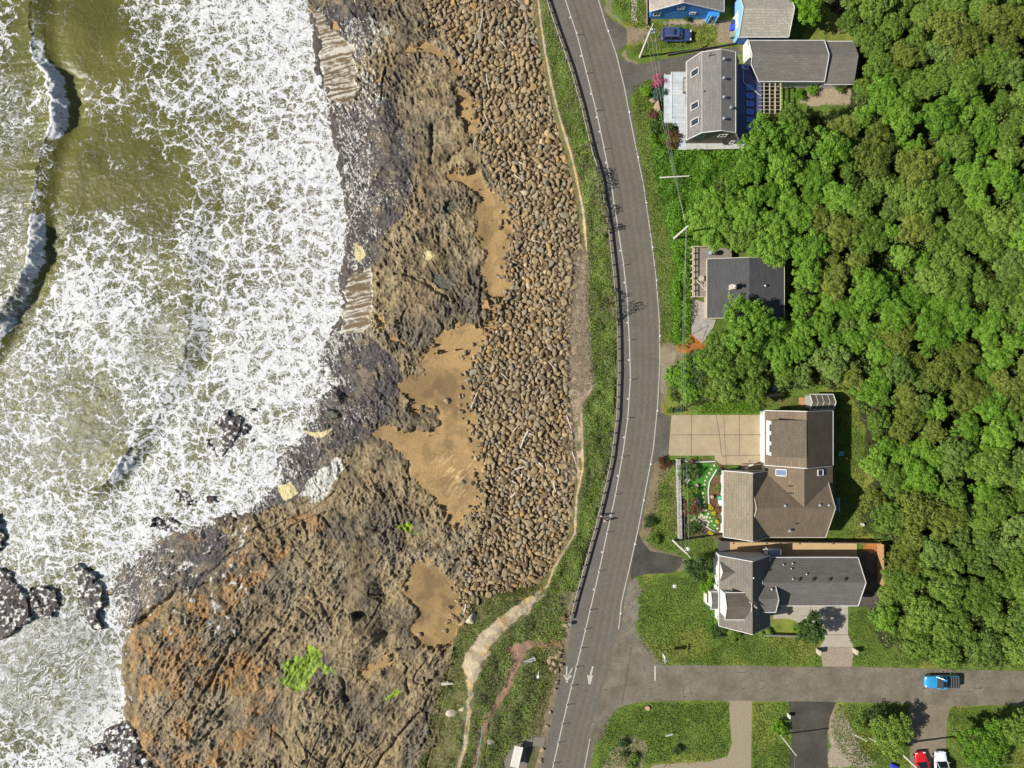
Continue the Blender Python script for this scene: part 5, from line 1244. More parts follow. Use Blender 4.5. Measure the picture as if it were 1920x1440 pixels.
def pergola():
    x0, x1, y0, y1 = X(1422, 2.5), X(1464, 2.5), Y(213, 2.5), Y(155.5, 2.5)
    h = empty('pergola', ((x0+x1)/2, (y0+y1)/2, 0), 'slatted pergola with pale grid beams between the shade-blue wing and the woods', 'pergola')
    mb = MB()
    for k in range(5): mb.box((x0+(x1-x0)*k/4, (y0+y1)/2, 2.5), (.12, y1-y0, .14))
    mb.build('beam', M_pale, h); mb = MB()
    for k in range(9): mb.box(((x0+x1)/2, y0+(y1-y0)*k/8, 2.6), (x1-x0, .06, .06))
    mb.build('slats', M_pale, h)
    for a in (x0+.1, x1-.1):
        for b in (y0+.1, y1-.1): mb = MB(); mb.box((a, b, 1.2), (.14, .14, 2.4)); mb.build('post', M_cedar, h)
    mb = MB(); mb.box(((x0+x1)/2-.4, (y0+y1)/2, .25), (x1-x0-.9, y1-y0, .12)); mb.build('floor', boardmat('grey_floor_boards', (.14, .12, .09), R(90), .3), h)
    mb = MB(); mb.box((x1-.45, (y0+y1)/2, .3), (.9, y1-y0, .14)); mb.build('bench', M_cedar, h)
pergola()
# --- house D: black roof
def house_black():
    h = empty('black_roofed_house', (X(1400), Y(540), 0), 'square house with a charcoal black roof and timber deck, half hidden by trees', 'house')
    mr, mw, mt = MB(), MB(), MB()
    gable(mr, mw, (29.65, 41.3, Y(597, 3), Y(485.5, 3), 3.0, 3.0), (X(1405, 4.3), 4.3), 'y', .4, mt=mt)
    mr.build('roof', roofmat('charcoal_roofing', (.072, .072, .072), .06, fleck=.2, rz=R(90)), h); mw.build('wall', sidingmat('tan_siding', (.4, .33, .22)), h); mt.build('trim', pm('cream_trim', (.6, .55, .42), (.45, .4, .3)), h)
    c = MB(); c.box((X(1374, 4.6), Y(538, 4.6), 4.3), (.62, .75, 1.7)); co = c.build('chimney', M_pale, h); c = MB(); c.lathe((X(1374, 4.6), Y(538, 4.6), 5.15), [(.2, 0), (.2, .5), (.32, .52), (.05, .72)], 8); c.build('chimney_cap', M_metal, co)
    vent(h, X(1435, 4), Y(535.5, 4), 3.75, .1, .35); vent(h, X(1368, 4), Y(548, 4), 3.85, .06, .15)
    # timber deck with railing
    bm = boardmat('weathered_deck_boards', (.24, .205, .165), 0, .16); z = 1.2
    d = MB(); d.prism([(X(a, z), Y(b, z), z) for a, b in ((1299, 464), (1332, 464), (1332, 557), (1299, 557))], .15); d.prism([(X(a, z), Y(b, z), z) for a, b in ((1332.2, 464), (1372, 466), (1372, 500), (1332.2, 500))], .15); d.build('deck', bm, h)
    rl = MB(); zt = 2.15
    rl.box((X(1297.5, 1.7), (Y(463, 1.7)+Y(557, 1.7))/2, zt), (.14, 7.75, .08)); rl.box((X(1303.5, 1.7), (Y(463, 1.7)+Y(557, 1.7))/2, 1.35), (.1, 7.6, .08))
    for k in range(9): yy = Y(463, 1.7)-k*.96; rl.box((X(1297.5, 1.7), yy, 1.55), (.12, .12, 1.1)); rl.bar((X(1297.5, 1.7), yy, zt), (X(1304, 1.7), yy-.1, 1.32), .08, .08)
    rl.box((X(1312, 1.7), Y(463, 1.7), zt), (2.4, .1, .08)); rl.box((X(1311, 1.7), Y(557, 1.7), zt), (2.2, .1, .08)); rl.bar((X(1305, 1.7), Y(526, 1.7), 1.9), (X(1323, 1.7), Y(546, 1.7), 1.9), .1, .08); rl.bar((X(1320, 1.7), Y(532, 1.7), 1.9), (X(1323, 1.7), Y(546, 1.7), 1.9), .1, .08)
    rl.build('railing', pm('faded_cream_timber', (.58, .48, .36), (.42, .34, .25), .8, 3, 14), h)
    pt = MB(); pt.prism([(X(a), Y(b), .14) for a, b in ((1297, 559), (1325, 569), (1325, 598), (1342, 600), (1338, 612), (1317, 643), (1297, 627))][::-1], .14); pt.build('patio', pm('stained_grey_concrete', (.42, .38, .34), (.20, .17, .15), .85, 1.6, 9, .01), h)
    st = MB(); st.bar((X(1297), Y(627), .16), (X(1327), Y(610), .16), .05, .03); st.bar((X(1316), Y(640), .16), (X(1327), Y(610), .16), .05, .03); st.build('patio_joint', M_seam, h)
house_black()
for (px, py, dx, lab) in ((1315, 522, 0, 'round cream table on the weathered timber deck'),):
    t = empty('patio_table', (X(px, 1.9), Y(py, 1.9), 1.2), lab, 'table'); L_ = t.location
    mb = MB(); mb.lathe((L_.x, L_.y, 1.88), [(.42, 0), (.45, .03), (.42, .06)], 16); mb.build('table_top', M_pale, t); mb = MB(); mb.tube([(L_.x, L_.y, 1.2), (L_.x, L_.y, 1.9)], .05, 6); mb.build('leg', M_metal, t)
t = empty('grill', (X(1340, 1.8), Y(474, 1.8), 1.2), 'dark barbecue grill with a pale blue lid shelf on the timber deck', 'grill'); L_ = t.location
mb = MB(); mb.box((L_.x, L_.y, 1.65), (.9, .55, .7)); mb.build('body', M_dark, t, bevel=.04); mb = MB(); mb.box((L_.x-.75, L_.y, 1.95), (.5, .5, .05)); mb.build('shelf', pm('blue_grey_shelf', (.35, .45, .5)), t); mb = MB(); mb.lathe((L_.x, L_.y, 1.98), [(.42, 0), (.38, .18), (.2, .28)], 12); mb.build('lid', M_dark, t)
# --- house E: brown shingled house
def house_brown():
    h = empty('brown_house', (X(1480), Y(890), 0), 'largest brown shingled house with a white garage front, behind the tan concrete driveway', 'house')
    RM = roofmat('brown_shingles', (0.147, 0.111, 0.072), .12, fleck=.26, rz=R(90)); RM2 = roofmat('grey_brown_shingles', (0.184, 0.153, 0.107), .1, fleck=.3, rz=R(90))
    mr, mw, mt = MB(), MB(), MB(); xr = 43.07
    gable(mr, mw, (38.4, 48.4, Y(873, 3.5)+.0, Y(769.5, 3), 3.0, 3.65), (xr, 6.9), 'y', .4, mt=mt)
    mr2, mt2 = MB(), MB()
    gable(mr2, mw, (38.42, 48.42, -18.6, Y(873, 3.5)-.02, 2.95, 3.6), (xr, 6.1), 'y', .4)
    mr.build('roof', RM, h)
    gable(mr2, mw, (36.0, 47.6, -23.25, -13.3, 3.0, 2.9), (-18.3, 6.18), 'x', .4, mt=mt2)
    mr2.build('main_roof', RM, h); mt2.build('main_trim', pm('tan_trim', (.5, .43, .33), (.38, .33, .26)), h)
    m3 = MB(); gable(m3, mw, (32.25, 39.4, -23.3, Y(882.5, 2.7), 2.7, 2.7), (35.65, 5.6), 'y', .35, mt=mt); m3.build('front_roof', RM2, h)
    mw.build('wall', M_white, h); mt.build('trim', M_white, h)
    # shed dormer on the west slope
    yb, ya = Y(857, 5.5), Y(787.5, 5.5); d = MB(); d.prism([(X(1446, 5.6), yb, 5.75), (xr-.05, yb, 6.98), (xr-.05, ya, 6.98), (X(1446, 5.6), ya, 5.75)], .14); do = d.build('dormer_roof', roofmat('dark_brown_shingles', (0.129, 0.103, 0.070), .1, fleck=.28, rz=R(90)), h)
    d = MB(); x_ = X(1447.5, 5.5); d.add([(x_, yb+.15, 3.2), (x_, ya-.15, 3.2), (x_, ya-.15, 5.6), (x_, yb+.15, 5.6), (xr-.3, yb+.15, 4), (xr-.3, ya-.15, 4), (xr-.3, ya-.15, 6.7), (xr-.3, yb+.15, 6.7)], [(0, 1, 2, 3), (1, 5, 6, 2), (0, 3, 7, 4), (3, 2, 6, 7), (4, 7, 6, 5)]); d.build('dormer_wall', M_white, do)
    d = MB()
    for yy in (ya-1.2, (ya+yb)/2, yb+1.2): d.box((x_-.04, yy, 5.0), (.06, 1.0, .7))
    d.build('dormer_windows', M_glass, do)
    # garage doors below the west eave
    for yy in (Y(792), Y(833)): g = MB(); g.box((38.4+.36, yy-.15, 1.15), (.08, 2.7, 2.2)); g.build('garage_door', M_white, h)
    g = MB(); g.box((38.25, (Y(778)+Y(850))/2-.2, 2.72), (.55, 6.6, .16)); g.build('garage_awning', M_white, h)
    sl = Vector((xr-38.42, 0, 6.1-2.95)).normalized()
    xx = X(1465.5, 4.4); skylight(h, (xx, Y(886.5, 4.6), 2.95+(xx-38.42)*(3.15/4.65)), sl, (0, 1, 0), 1.5, .95, pm('sky_reflection_pane', (.10, .16, .25), None, .06, spec=.5))  # pane's blue base paints in the sky it reflects
    sr = Vector((48.42-xr, 0, 3.6-6.1)).normalized(); xx = X(1538.5, 5); skylight(h, (xx, Y(886.5, 5), 6.1-(xx-xr)*.467), sr, (0, 1, 0), 1.05, .85, M_glass)
    # cricket roof between front block and the main block
    for a, b, z in ((1414, 918, 4.3), (1415, 981, 4.2)): vent(h, X(a, z), Y(b, z), z-.1, .13, .45)
    for a, b, z in ((1471.5, 948, 5.8), (1536.5, 947, 5.8), (1553.5, 947, 5.7), (1480, 995, 4.2)): vent(h, X(a, z), Y(b, z), z, .14, .3)
    for a, b, z in ((1421, 1003, 3.6), (1491, 982, 4.6)): vent(h, X(a, z), Y(b, z), z, .07, .4, M_dark)
    for a, b, l in ((1480.5, 911, .7), (1482, 924.5, .9)): g = MB(); g.box((X(a, 5), Y(b, 5), 4.95+.3), (l, .1, .15)); g.build('roof_ridge_vent', M_dark, h)
    # entry porch
    p = MB(); p.box((X(1413, 1), Y(877, 1), .25), (3.2, 1.0, .5)); p.build('porch_step', pm('brown_step', (.3, .22, .13)), h); p = MB(); p.bar((X(1396), Y(876), .7), (X(1404), Y(870), 1.2), .2, .12); p.bar((X(1404), Y(870), 1.2), (X(1412, 1), Y(871, 1), 1.2), .2, .12); p.box((X(1402, 2), Y(879, 2), 1.4), (.15, .15, 1.2)); p.build('porch_rail', M_white, h)
house_brown()
def greenhouse():
    x0, x1, y0, y1 = X(1519, 2), X(1563, 2), Y(767, 2), Y(740, 2)
    h = empty('greenhouse', ((x0+x1)/2, (y0+y1)/2, 0), 'small greenhouse with a translucent olive roof and white frame behind the brown house', 'greenhouse')
    mr, mw, mt = MB(), MB(), MB(); gable(mr, mw, (x0, x1, y0, y1, 1.9, 1.9), ((y0+y1)/2, 2.75), 'x', .08, th=.06, mt=mt)
    for k in (1, 2, 3): xx = x0+(x1-x0)*k/4; mt.bar((xx, y0, 1.95), (xx, (y0+y1)/2, 2.8), .05, .05); mt.bar((xx, y1, 1.95), (xx, (y0+y1)/2, 2.8), .05, .05)
    mr.build('roof', pm('olive_translucent_panel', (.15, .14, .09), (.10, .095, .065), .4, 1, 6), h); mw.build('wall', pm('greenhouse_panel', (.3, .32, .3), None, .2), h); mt.build('frame', M_white, h)
greenhouse()
sheet('wood_platform', [(1497, 745), (1518, 745), (1518, 763), (1496, 762)], .1, M_cedar)
# --- house F: grey house with porch and rear block
def house_grey():
    h = empty('grey_house', (X(1470), Y(1095), 0), 'grey shingled house with white front and long rear block, nearest the side street', 'house')
    G1 = roofmat('grey_house_shingles', (0.141, 0.125, 0.102), .12, fleck=.28, rz=R(90)); G2 = roofmat('grey_rear_shingles', (0.129, 0.119, 0.105), .08, fleck=.38)
    mw, mt = MB(), MB(); m = MB()
    gable(m, mw, (31.35, 39.0, -36.6, -25.95, 3.4, 3.4), (X(1411, 6.9), 6.9), 'y', .35, mt=mt); m.build('front_roof', G1, h)
    m = MB(); gable(m, mw, (37.2, 52.55, -33.65, -26.4, 3.0, 3.0), (-29.5, 5.3), 'x', .35, mt=mt); m.build('rear_roof', G2, h)
    m = MB(); mwb = MB(); mtb = MB(); gable(m, mwb, (35.7, 39.3, -34.0, -30.15, 4.9, 4.9), (-31.75, 6.1), 'x', .25, mt=mtb); d = m.build('side_dormer_roof', G2, h); mwb.build('side_dormer_wall', sidingmat('grey_siding', (.3, .3, .3)), d); mtb.build('side_dormer_trim', M_white, d)
    m, a, b = MB(), MB(), MB(); gable(m, a, (X(1359, 6.1), X(1409, 6.9), Y(1161.5, 6.1), Y(1112, 6.1), 6.1, 6.1), (Y(1138, 6.95), 7.0), 'x', .2, mt=b); d = m.build('front_dormer_roof', roofmat('brown_grey_shingles', (0.118, 0.093, 0.070), .15, fleck=.3), h); a.build('front_dormer_wall', M_white, d); b.build('front_dormer_trim', M_white, d)
    w_ = MB(); w_.box((X(1359, 5)+.06, Y(1137, 5), 4.8), (.06, 1.2, .8)); w_.build('dormer_window', M_glass, d)
    m, a, b = MB(), MB(), MB(); gable(m, a, (X(1352, 4.2), X(1379, 5.4), Y(1091, 4.2), Y(1056, 4.2), 3.75, 3.75), (Y(1073.5, 5.2), 5.15), 'x', .15, th=.1); d = m.build('small_gable_roof', G1, h); a.build('small_gable_wall', M_white, d)
    m, a, b = MB(), MB(), MB(); gable(m, a, (X(1333, 2.6), X(1354, 2.8), Y(1142, 2.6), Y(1111, 2.6), 2.5, 2.5), (Y(1129, 3), 3.1), 'x', .15, th=.1, mt=b); d = m.build('porch_roof', G2, h); a.build('porch_wall', M_white, d); b.build('porch_trim', M_white, d)
    m = MB()
    for k in range(3): m.box((X(1327, .5)+k*.3-.4, Y(1120, .5), .2+.14*k), (.32, 1.5, .26))
    m.build('porch_steps', M_pale, h); m = MB(); m.box((X(1321), Y(1119), .7), (.1, 1.6, .9)); m.bar((X(1323), Y(1129), .9), (X(1333, 1), Y(1136, 1), 1.5), .12, .1); m.build('porch_rail', M_white, h)
    mw.build('wall', pm('white_siding', (.72, .71, .68), (.6, .59, .56)), h); mt.build('trim', M_white, h)
    for yy in (Y(1055, 2), Y(1068, 2), Y(1094, 2), Y(1160, 2)): window(h, (31.7, yy, 2.1), .9, 1.2, 'x-')
    for a in (1497, 1523.5, 1554, 1583): vent(h, X(a, 5), Y(1086, 5), 5.0, .14, .28, M_dark)
    for a, b in ((1485, 1084.5), (1474, 1062), (1492, 1060), (1487, 1068.5), (1513, 1077)): z = 5.3-(Y(b, 4.8)+29.5)*(2.3/3.1); vent(h, X(a, 4.8), Y(b, 4.8), z, .07, .3)
    for a, b in ((1433, 1118), (1448, 1105.5)): vent(h, X(a, 5.5), Y(b, 5.5), 5.1, .1, .35)
    vent(h, X(1389, 6.2), Y(1133, 6.2), 6.3, .15, .3, M_dark); vent(h, X(1412, 6.6), Y(1083, 6.6), 6.6, .08, .35)
    # north terrace: a raised tan slab, dark slab and a low stair
    p = MB(); p.prism([(X(a), Y(b), .12) for a, b in ((1346, 1013), (1368, 1013), (1368, 1040), (1346, 1040))][::-1], .12); p.build('dark_terrace', pm('dark_slab', (.085, .08, .075)), h)
    p = MB(); p.prism([(X(a), Y(b), .16) for a, b in ((1368.4, 1014), (1606, 1014), (1606, 1046), (1368.4, 1046))][::-1], .15); p.build('terrace', pm('ochre_terrace', (.50, .35, .17), (.40, .27, .13), .85, .7, 9), h)
    q = MB()
    for a, b in ((1375, 1018.5), (1437, 1018.5), (1499, 1019), (1562, 1019)): q.lathe((X(a), Y(b), .13), [(.14, 0), (.14, .05), (.1, .06)], 8)
    q.build('drain_covers', M_dark, h)
    c = MB(); c.box((X(1448, 1.5), Y(1034, 1.5), 1.3), (2.2, 1.2, 1.8)); co = c.build('side_entry', sidingmat('slate_siding', (.22, .24, .26)), h); c = MB(); c.box((X(1447, 2.5), Y(1031, 2.5), 2.28), (2.5, .16, .12)); c.box((X(1435, 1.5), Y(1035, 1.5), 1.6), (.12, .9, 1.4)); c.bar((X(1434, 2.3), Y(1026, 2.3), 2.5), (X(1450, 2.6), Y(1038, 2.6), 2.4), .1, .08); c.build('entry_trim', M_white, co)
    fl = MB(); fl.bar((34.7, -31.8, 6.9), (35.9, -32.9, 6.6), .2, .03); fl.add([(35.05, -31.7, 7.0), (36.3, -33.2, 6.5), (35.7, -31.9, 6.4)], [(0, 1, 2), (2, 1, 0)]); fl.build('flashing', M_pale, h)
house_grey()
def fence(name, pts, hgt, mat, label, step=2.0, thick=.05, rail=True):
    root = empty(name, pts[0][:2]+(0,), label, 'fence'); b = MB(); k = 0
    for (a, c) in zip(pts[:-1], pts[1:]):
        a = Vector((a[0], a[1], 0)); c = Vector((c[0], c[1], 0)); d = c-a; L = d.length; b.bar(a+Vector((0, 0, hgt/2+.05)), c+Vector((0, 0, hgt/2+.05)), thick, hgt-.1)
        n = max(1, int(L/step))
        for i in range(n+1):
            p = a+d*i/n; m = MB(); m.box((p.x, p.y+.06, hgt/2+.06), (.12, .12, hgt+.12)); m.build('post', mat, root)
        if rail:
            m = MB(); m.bar(a+Vector((0, 0, hgt+.02)), c+Vector((0, 0, hgt+.02)), .12, .04); m.build('cap_rail', mat, root)
    b.build('boards', mat, root); return root
fence('timber_fence', [(X(1346), Y(1011)), (X(1640), Y(1014))], 1.7, pm('dark_fence_timber', (.15, .10, .07), (.08, .055, .04), .85, 2, 14), 'long dark timber fence with regular posts between the brown house and the ochre terrace', 2.5)
fence('timber_fence', [(X(1644), Y(1017)), (X(1645), Y(1092))], 1.9, M_cedar, 'orange cedar fence at the far right end of the grey house yard', 2.0)
fence('wire_fence', [(X(1212), Y(49)), (X(1212), Y(0)), (X(1212), Y(-15))], .5, M_tan, 'low stone coloured edging fence left of the blue gabled house', 1.5)
f = MB(); p0, p1_ = P(1252, 57, 0), None
def shadow_bar():
    # pole's long shadow line above the drive, built as low dark bars
    root = MB(); root.bar(P(1252, 103, .3), P(1372, 83, .3), .12, .6); root.bar(P(1372, 83, .3), P(1388, 80, .3), .12, .6)
    tag(root.build('pole_shadow_bar', pm('shadow_dark', (.09, .08, .07)), origin=P(1320, 92, 0)), 'low dark bar tracing the pole shadow along the drive above the gambrel house', 'wall')
shadow_bar()
# ---------------- guardrail ----------------
def guardrail():
    ys = np.arange(-20, 1167, 22.5)
    f = lambda q: P(float(XR(q))-4.5+(0 if q > 300 else -1.5), q, 0)
    root = empty('guardrail', (f(600).x, f(600).y, 0), 'long curved steel guardrail on timber posts along the seaward edge of the road', 'guardrail')
    M_gal = pm('weathered_steel', (.30, .30, .28), (.17, .17, .16), .6, 3, 20, metal=.2); M_pst = pm('guardrail_post_timber', (.2, .16, .12), (.12, .09, .07))
    pts = [f(q)+Vector((0, 0, .62)) for q in np.arange(-40, 1168, 8)]
    mb = MB()
    prof = [(-.02, -.16), (.05, -.12), (.05, -.05), (-.02, 0), (.05, .05), (.05, .12), (-.02, .16)]
    V = []; F = []; n = len(prof)
    for i, p in enumerate(pts):
        d = (pts[min(i+1, len(pts)-1)]-pts[max(i-1, 0)]).normalized(); u = Vector((-d.y, d.x, 0))
        V += [p+u*a+Vector((0, 0, b)) for a, b in prof]+[p+u*(a-.03)+Vector((0, 0, b)) for a, b in prof]
    m = 2*n
    for i in range(len(pts)-1):
        for k in range(n-1): F.append((i*m+k, i*m+k+1, (i+1)*m+k+1, (i+1)*m+k)); F.append((i*m+n+k, (i+1)*m+n+k, (i+1)*m+n+k+1, i*m+n+k+1))
        F.append((i*m+n-1, i*m+2*n-1, (i+1)*m+2*n-1, (i+1)*m+n-1)); F.append((i*m, (i+1)*m, (i+1)*m+n, i*m+n))
    mb.add(V, F); mb.build('rail', M_gal, root)
    e = MB(); q = f(1168); e.lathe((q.x, q.y, .46), [(.3, 0), (.3, .32), (.22, .33)], 10); e.build('end_terminal', M_gal, root)
    for q in ys:
        p = f(q); d = (f(q+8)-f(q-8)).normalized(); a = math.atan2(d.y, d.x); m = MB(); m.box((p.x-.2, p.y, .36), (.18, .18, .76), a); b = m.build('post', M_pst, root)
guardrail()
rock_at(1059, 1172, .6, 'round boulder planted at the lower end of the guardrail', M_tan, 700)
# ---------------- lane delineators and studs ----------------
M_dp = pm('white_plastic', (.75, .75, .73), (.6, .6, .58), .4)
def delineator():
    r = empty('delineator_post', (0, 0, 0), 'slim white flexible delineator post standing on the white lane line', 'delineator', 'delineators along the white lane line')
    m = MB(); m.lathe((0, 0, .02), [(.15, 0), (.13, .04), (.06, .06)], 10); m.build('base', M_metal, r)
    m = MB(); m.tube([(0, 0, .06), (0, 0, .95)], [.045, .04], 8); m.build('post', M_dp, r)
    m = MB(); m.tube([(0, 0, .72), (0, 0, .84)], .052, 8); m.build('reflective_band', pm('silver_band', (.8, .8, .8), None, .3), r); return r
dl = delineator(); first = True
for q in [66,138,208,280,353,425,497,567,638,712,784,856,927,998,1070,1143,1179,1215,1250,1285,1321,1357,1392,1430,-6]:
    o = dl if first else copy_tree(dl); first = False; p = P(float(XM(q)), q); o.location = (p.x-.05, p.y, 0)
m = MB(); m.lathe((0, 0, 0), [(.13, 0), (.12, .03), (.06, .05)], 10); st = m.build('road_stud', M_dp); tag(st, 'round white raised road stud on the road beside a painted line', 'road stud', 'white studs along the painted lines')
L_ = [(float(XM(q))-2, q) for q in (33, 105, 176, 220, 247, 305, 383, 470, 530, 605, 675, 748, 820, 892, 965, 1035, 1105)]+[(float(XE(q))+1, q) for q in (58, 210, 295, 380, 463, 525, 630, 770, 870, 938, 1020, 1150)]
for i, (a, b) in enumerate(L_):
    o = st if i == 0 else st.copy()
    if i: col.objects.link(o)
    p = P(a, b); o.location = (p.x, p.y, .022)
# ---------------- utility poles and wires ----------------
M_pole = pm('bleached_pole_timber', (.60, .56, .48), (.42, .38, .32), .85, 3, 16)
def pole(px, py, h, lab, lamp=None, arms=(0,), name='utility_pole', lean=(0, 0), extra=False, r=.16):
    b = P(px, py); root = empty(name, b, lab, 'utility pole'); t = b+Vector((lean[0], lean[1], h))
    m = MB(); m.tube([b-Vector((0, 0, .2)), b+(t-b)*.5, t], [r, r*.85, r*.65], 10); m.build('shaft', M_pole, root)
    for k, a in enumerate(arms):
        z = h-.5-k*1.2; c = b+(t-b)*(z/h); d = Vector((math.cos(a), math.sin(a), 0)); m = MB(); m.bar(c-d*1.0, c+d*1.0, .1, .12); cr = m.build('crossarm', M_pole, root)
        for s in (-.9, -.45, .45, .9): q = c+d*s; m = MB(); m.lathe((q.x, q.y, q.z+.06), [(.05, 0), (.07, .1), (.03, .16)], 6); m.build('insulator', M_white, cr)
    if lamp:
        c = b+(t-b)*.86; e = c+Vector((lamp[0], lamp[1], .3)); m = MB(); m.tube([c, c+(e-c)*.6+Vector((0, 0, .15)), e], .04, 6); ar = m.build('lamp_arm', M_metal, root); m = MB(); m.lathe((e.x, e.y, e.z-.25), [(.28, 0), (.36, .14), (.3, .3), (.1, .38)], 12); m.build('lamp_head', M_dp, ar)
    if extra:
        c = b+(t-b)*.6; m = MB(); m.lathe((c.x-.35, c.y, c.z-.3), [(.22, 0), (.24, .1), (.24, .7), (.1, .8)], 10); m.build('transformer', M_metal, root)
    return t
T1 = pole(1200, 107, 8.6, 'tall bleached utility pole with white street lamp, left of the dark blue car', (.5, .15), (1.2,), r=.2)
T2 = pole(1263, 448, 8.6, 'bleached utility pole without a lamp in the bushes above the black roofed house', None, (), r=.2)
T3 = pole(1262, 1013, 8.2, 'bleached utility pole with a round white lamp above the short dark driveway', (.4, .35), (2.3,), r=.2)
T4 = pole(1463, 1377, 6.0, 'slim pole on the left side of the old dark driveway', None, (), r=.13)
T5 = pole(1673, 1396, 8.8, 'utility pole beside the drive with the red car', None, (.5,), r=.2)
M_wire = pm('pale_wire', (.45, .45, .42), None, .6)
def wire(a, b, sag, lab, r=.009):
    pts = [a+(b-a)*t-Vector((0, 0, sag*4*t*(1-t))) for t in np.linspace(0, 1, 14)]; m = MB(); m.tube(pts, r, 4); tag(m.build('overhead_wire', M_wire, origin=a), lab, 'wire')
T0 = P(1166, -60, 8.5)
for k, dx in enumerate((-.7, 0, .7)):
    wire(T1+Vector((dx, 0, -.3-.3*k)), T2+Vector((dx*.2, 0, -.3-.5*k)), 1.2, ('upper left wire', 'middle wire', 'lower right wire')[k]+' strung between the upper lamp pole and the next pole below')
    wire(T2+Vector((dx*.2, 0, -.3-.5*k)), T3+Vector((dx, 0, -.3-.4*k)), 1.4, ('left wire', 'middle wire', 'right wire')[k]+' strung from above the black roof to the dark driveway pole')
wire(T0, T1+Vector((0, 0, -.3)), .8, 'wire running from the lamp pole near the blue car off the top edge')
wire(T5+Vector((0, 0, -.3)), P(1930, 1434, 6.5), .8, 'upper wire running right from the pole by the red car')
wire(T5+Vector((0, 0, -.8)), P(1930, 1445, 6.0), .8, 'lower wire running right from the pole by the red car')
wire(T4, P(1490, 1440, 4), .3, 'short wire at the slim pole by the old dark driveway')
m = MB(); m.tube([P(1237, 333, .5), P(1292, 330, .7)], [.13, .1], 8); tag(m.build('fallen_pole', M_pole, origin=P(1262, 332, .5)), 'bleached pole lying level in the long grass right of the road', 'pole')
m = MB(); m.tube([P(1601, 1377, .4), P(1626, 1390, .9)], .07, 6); m.tube([P(1628, 1383, .6), P(1651, 1395, 1.0)], .07, 6); tag(m.build('rail_fence', M_pole, origin=P(1626, 1386, 0)), 'two pale rails leaning in the bushes left of the utility pole', 'rails')
# ---------------- stop sign ----------------
b = P(1237, 1219.5); r = empty('road_sign', b, 'white road sign on a post at the lawn corner of the side street', 'sign')
m = MB(); m.box((b.x, b.y, 1.95), (.07, .07, 3.9)); m.build('post', M_metal, r)
def disc(mb, c, rad, n, t):
    V = []; 
    for s in (-t, t):
        for k in range(n): a = 2*math.pi*(k+.5)/n; V.append((c[0]+s, c[1]+rad*math.cos(a), c[2]+rad*math.sin(a)))
    mb.add(V, [tuple(range(n))[::-1], tuple(range(n, 2*n))]+[(k, (k+1) % n, (k+1) % n+n, k+n) for k in range(n)])
m = MB(); disc(m, (b.x+.06, b.y, 2.95), .40, 8, .02); m.build('octagonal_plate', M_dp, r)
m = MB(); m.box((b.x+.06, b.y, 2.15), (.03, .5, .8)); m.build('lower_plate', M_dp, r)
m = MB(); m.box((b.x, b.y, 3.65), (.03, 1.0, .22)); m.build('street_name_blade', M_dp, r); m = MB(); m.box((b.x, b.y, 3.9), (.9, .03, .2)); m.build('street_name_blade', M_dp, r)
# ---------------- benches and small things on the bluff ----------------
def bench(px, py, rz, lab, L=1.9, mat=M_metal):
    x, y, z = [float(v) for v in PT(px, py)]; r = empty('park_bench', (x, y, z), lab, 'bench'); c, s = math.cos(rz), math.sin(rz)
    def T(a, b, h): return (x+a*c-b*s, y+a*s+b*c, z+h)
    m = MB(); [m.box(T(0, -.22+.15*k, .47), (L, .12, .04), rz) for k in range(4)]; m.build('seat', mat, r)
    m = MB(); [m.box(T(0, .34+.03*k, .62+.14*k), (L, .04, .11), rz) for k in range(3)]; m.build('backrest', mat, r)
    for sx in (-1, 1):
        for sy in (-.2, .25): m = MB(); m.box(T(sx*(L/2-.15), sy, .23), (.07, .07, .46), rz); m.build('leg', mat, r)
    return r
bench(993, 1237, R(24), 'pale grey slatted bench on the bluff among scrub, facing the sea', 1.85, pm('pale_grey_bench', (.5, .5, .53), (.4, .4, .43)))
def shelterbench():
    x, y = X(968, 1.3), Y(1420, 1.3); r = empty('picnic_shelter_bench', (x, y, 0), 'long pale slab with a slatted back on the gravel pad beside the road', 'bench'); rz = R(-13)
    m = MB(); m.box((x, y, 1.15), (1.25, 3.3, .1), rz); m.build('slab', pm('cream_slab', (.62, .60, .52), (.52, .5, .43), .7, 2, 10), r, bevel=.02)
    m = MB(); c, s = math.cos(rz), math.sin(rz)
    m.box((x+.66*c, y+.66*s, 1.2), (.1, 3.4, .14), rz); m.build('edge_beam', M_white, r)
    for a in (-.45, .5):
        for b_ in (-1.4, 1.4): m = MB(); m.box((x+a*c-b_*s, y+a*s+b_*c, .56), (.12, .12, 1.1), rz); m.build('leg', M_metal, r)
    m = MB(); [m.box((x+.35*c-k*.18*s, y+.35*s+k*.18*c, .62), (.05, .08, .95), rz) for k in range(-8, 9)]; m.build('slatted_back', M_dark, r)
shelterbench()
x, y, z = [float(v) for v in PT(1008, 1264)]
r = empty('wheeled_cart', (x, y, z), 'small white frame trolley standing in the scrub right of the bench', 'trolley')
m = MB(); m.box((x, y, z+1.0), (.35, .45, .08)); m.build('tray', M_dp, r); m = MB(); m.tube([(x, y+.2, z+1.0), (x+.05, y+.6, z+1.35), (x+.12, y+1.0, z+1.4)], .04, 6); m.build('handle', M_dp, r); m = MB(); m.tube([(x, y, z), (x, y, z+1)], .04, 6); m.build('stand', M_dp, r)
x, y, z = [float(v) for v in PT(900, 1395)]
m = MB(); q = [PT(a, b_) for a, b_ in ((904, 1356), (903, 1375), (900, 1395), (896, 1415), (895, 1428), (900, 1435))]; m.tube([Vector([float(v) for v in a])+Vector((0, 0, .9)) for a in q], .05, 6); tag(m.build('hose', pm('green_rope', (.12, .4, .28)), origin=(x, y, z)), 'pale green rope line down the bluff beside the narrow path', 'rope')
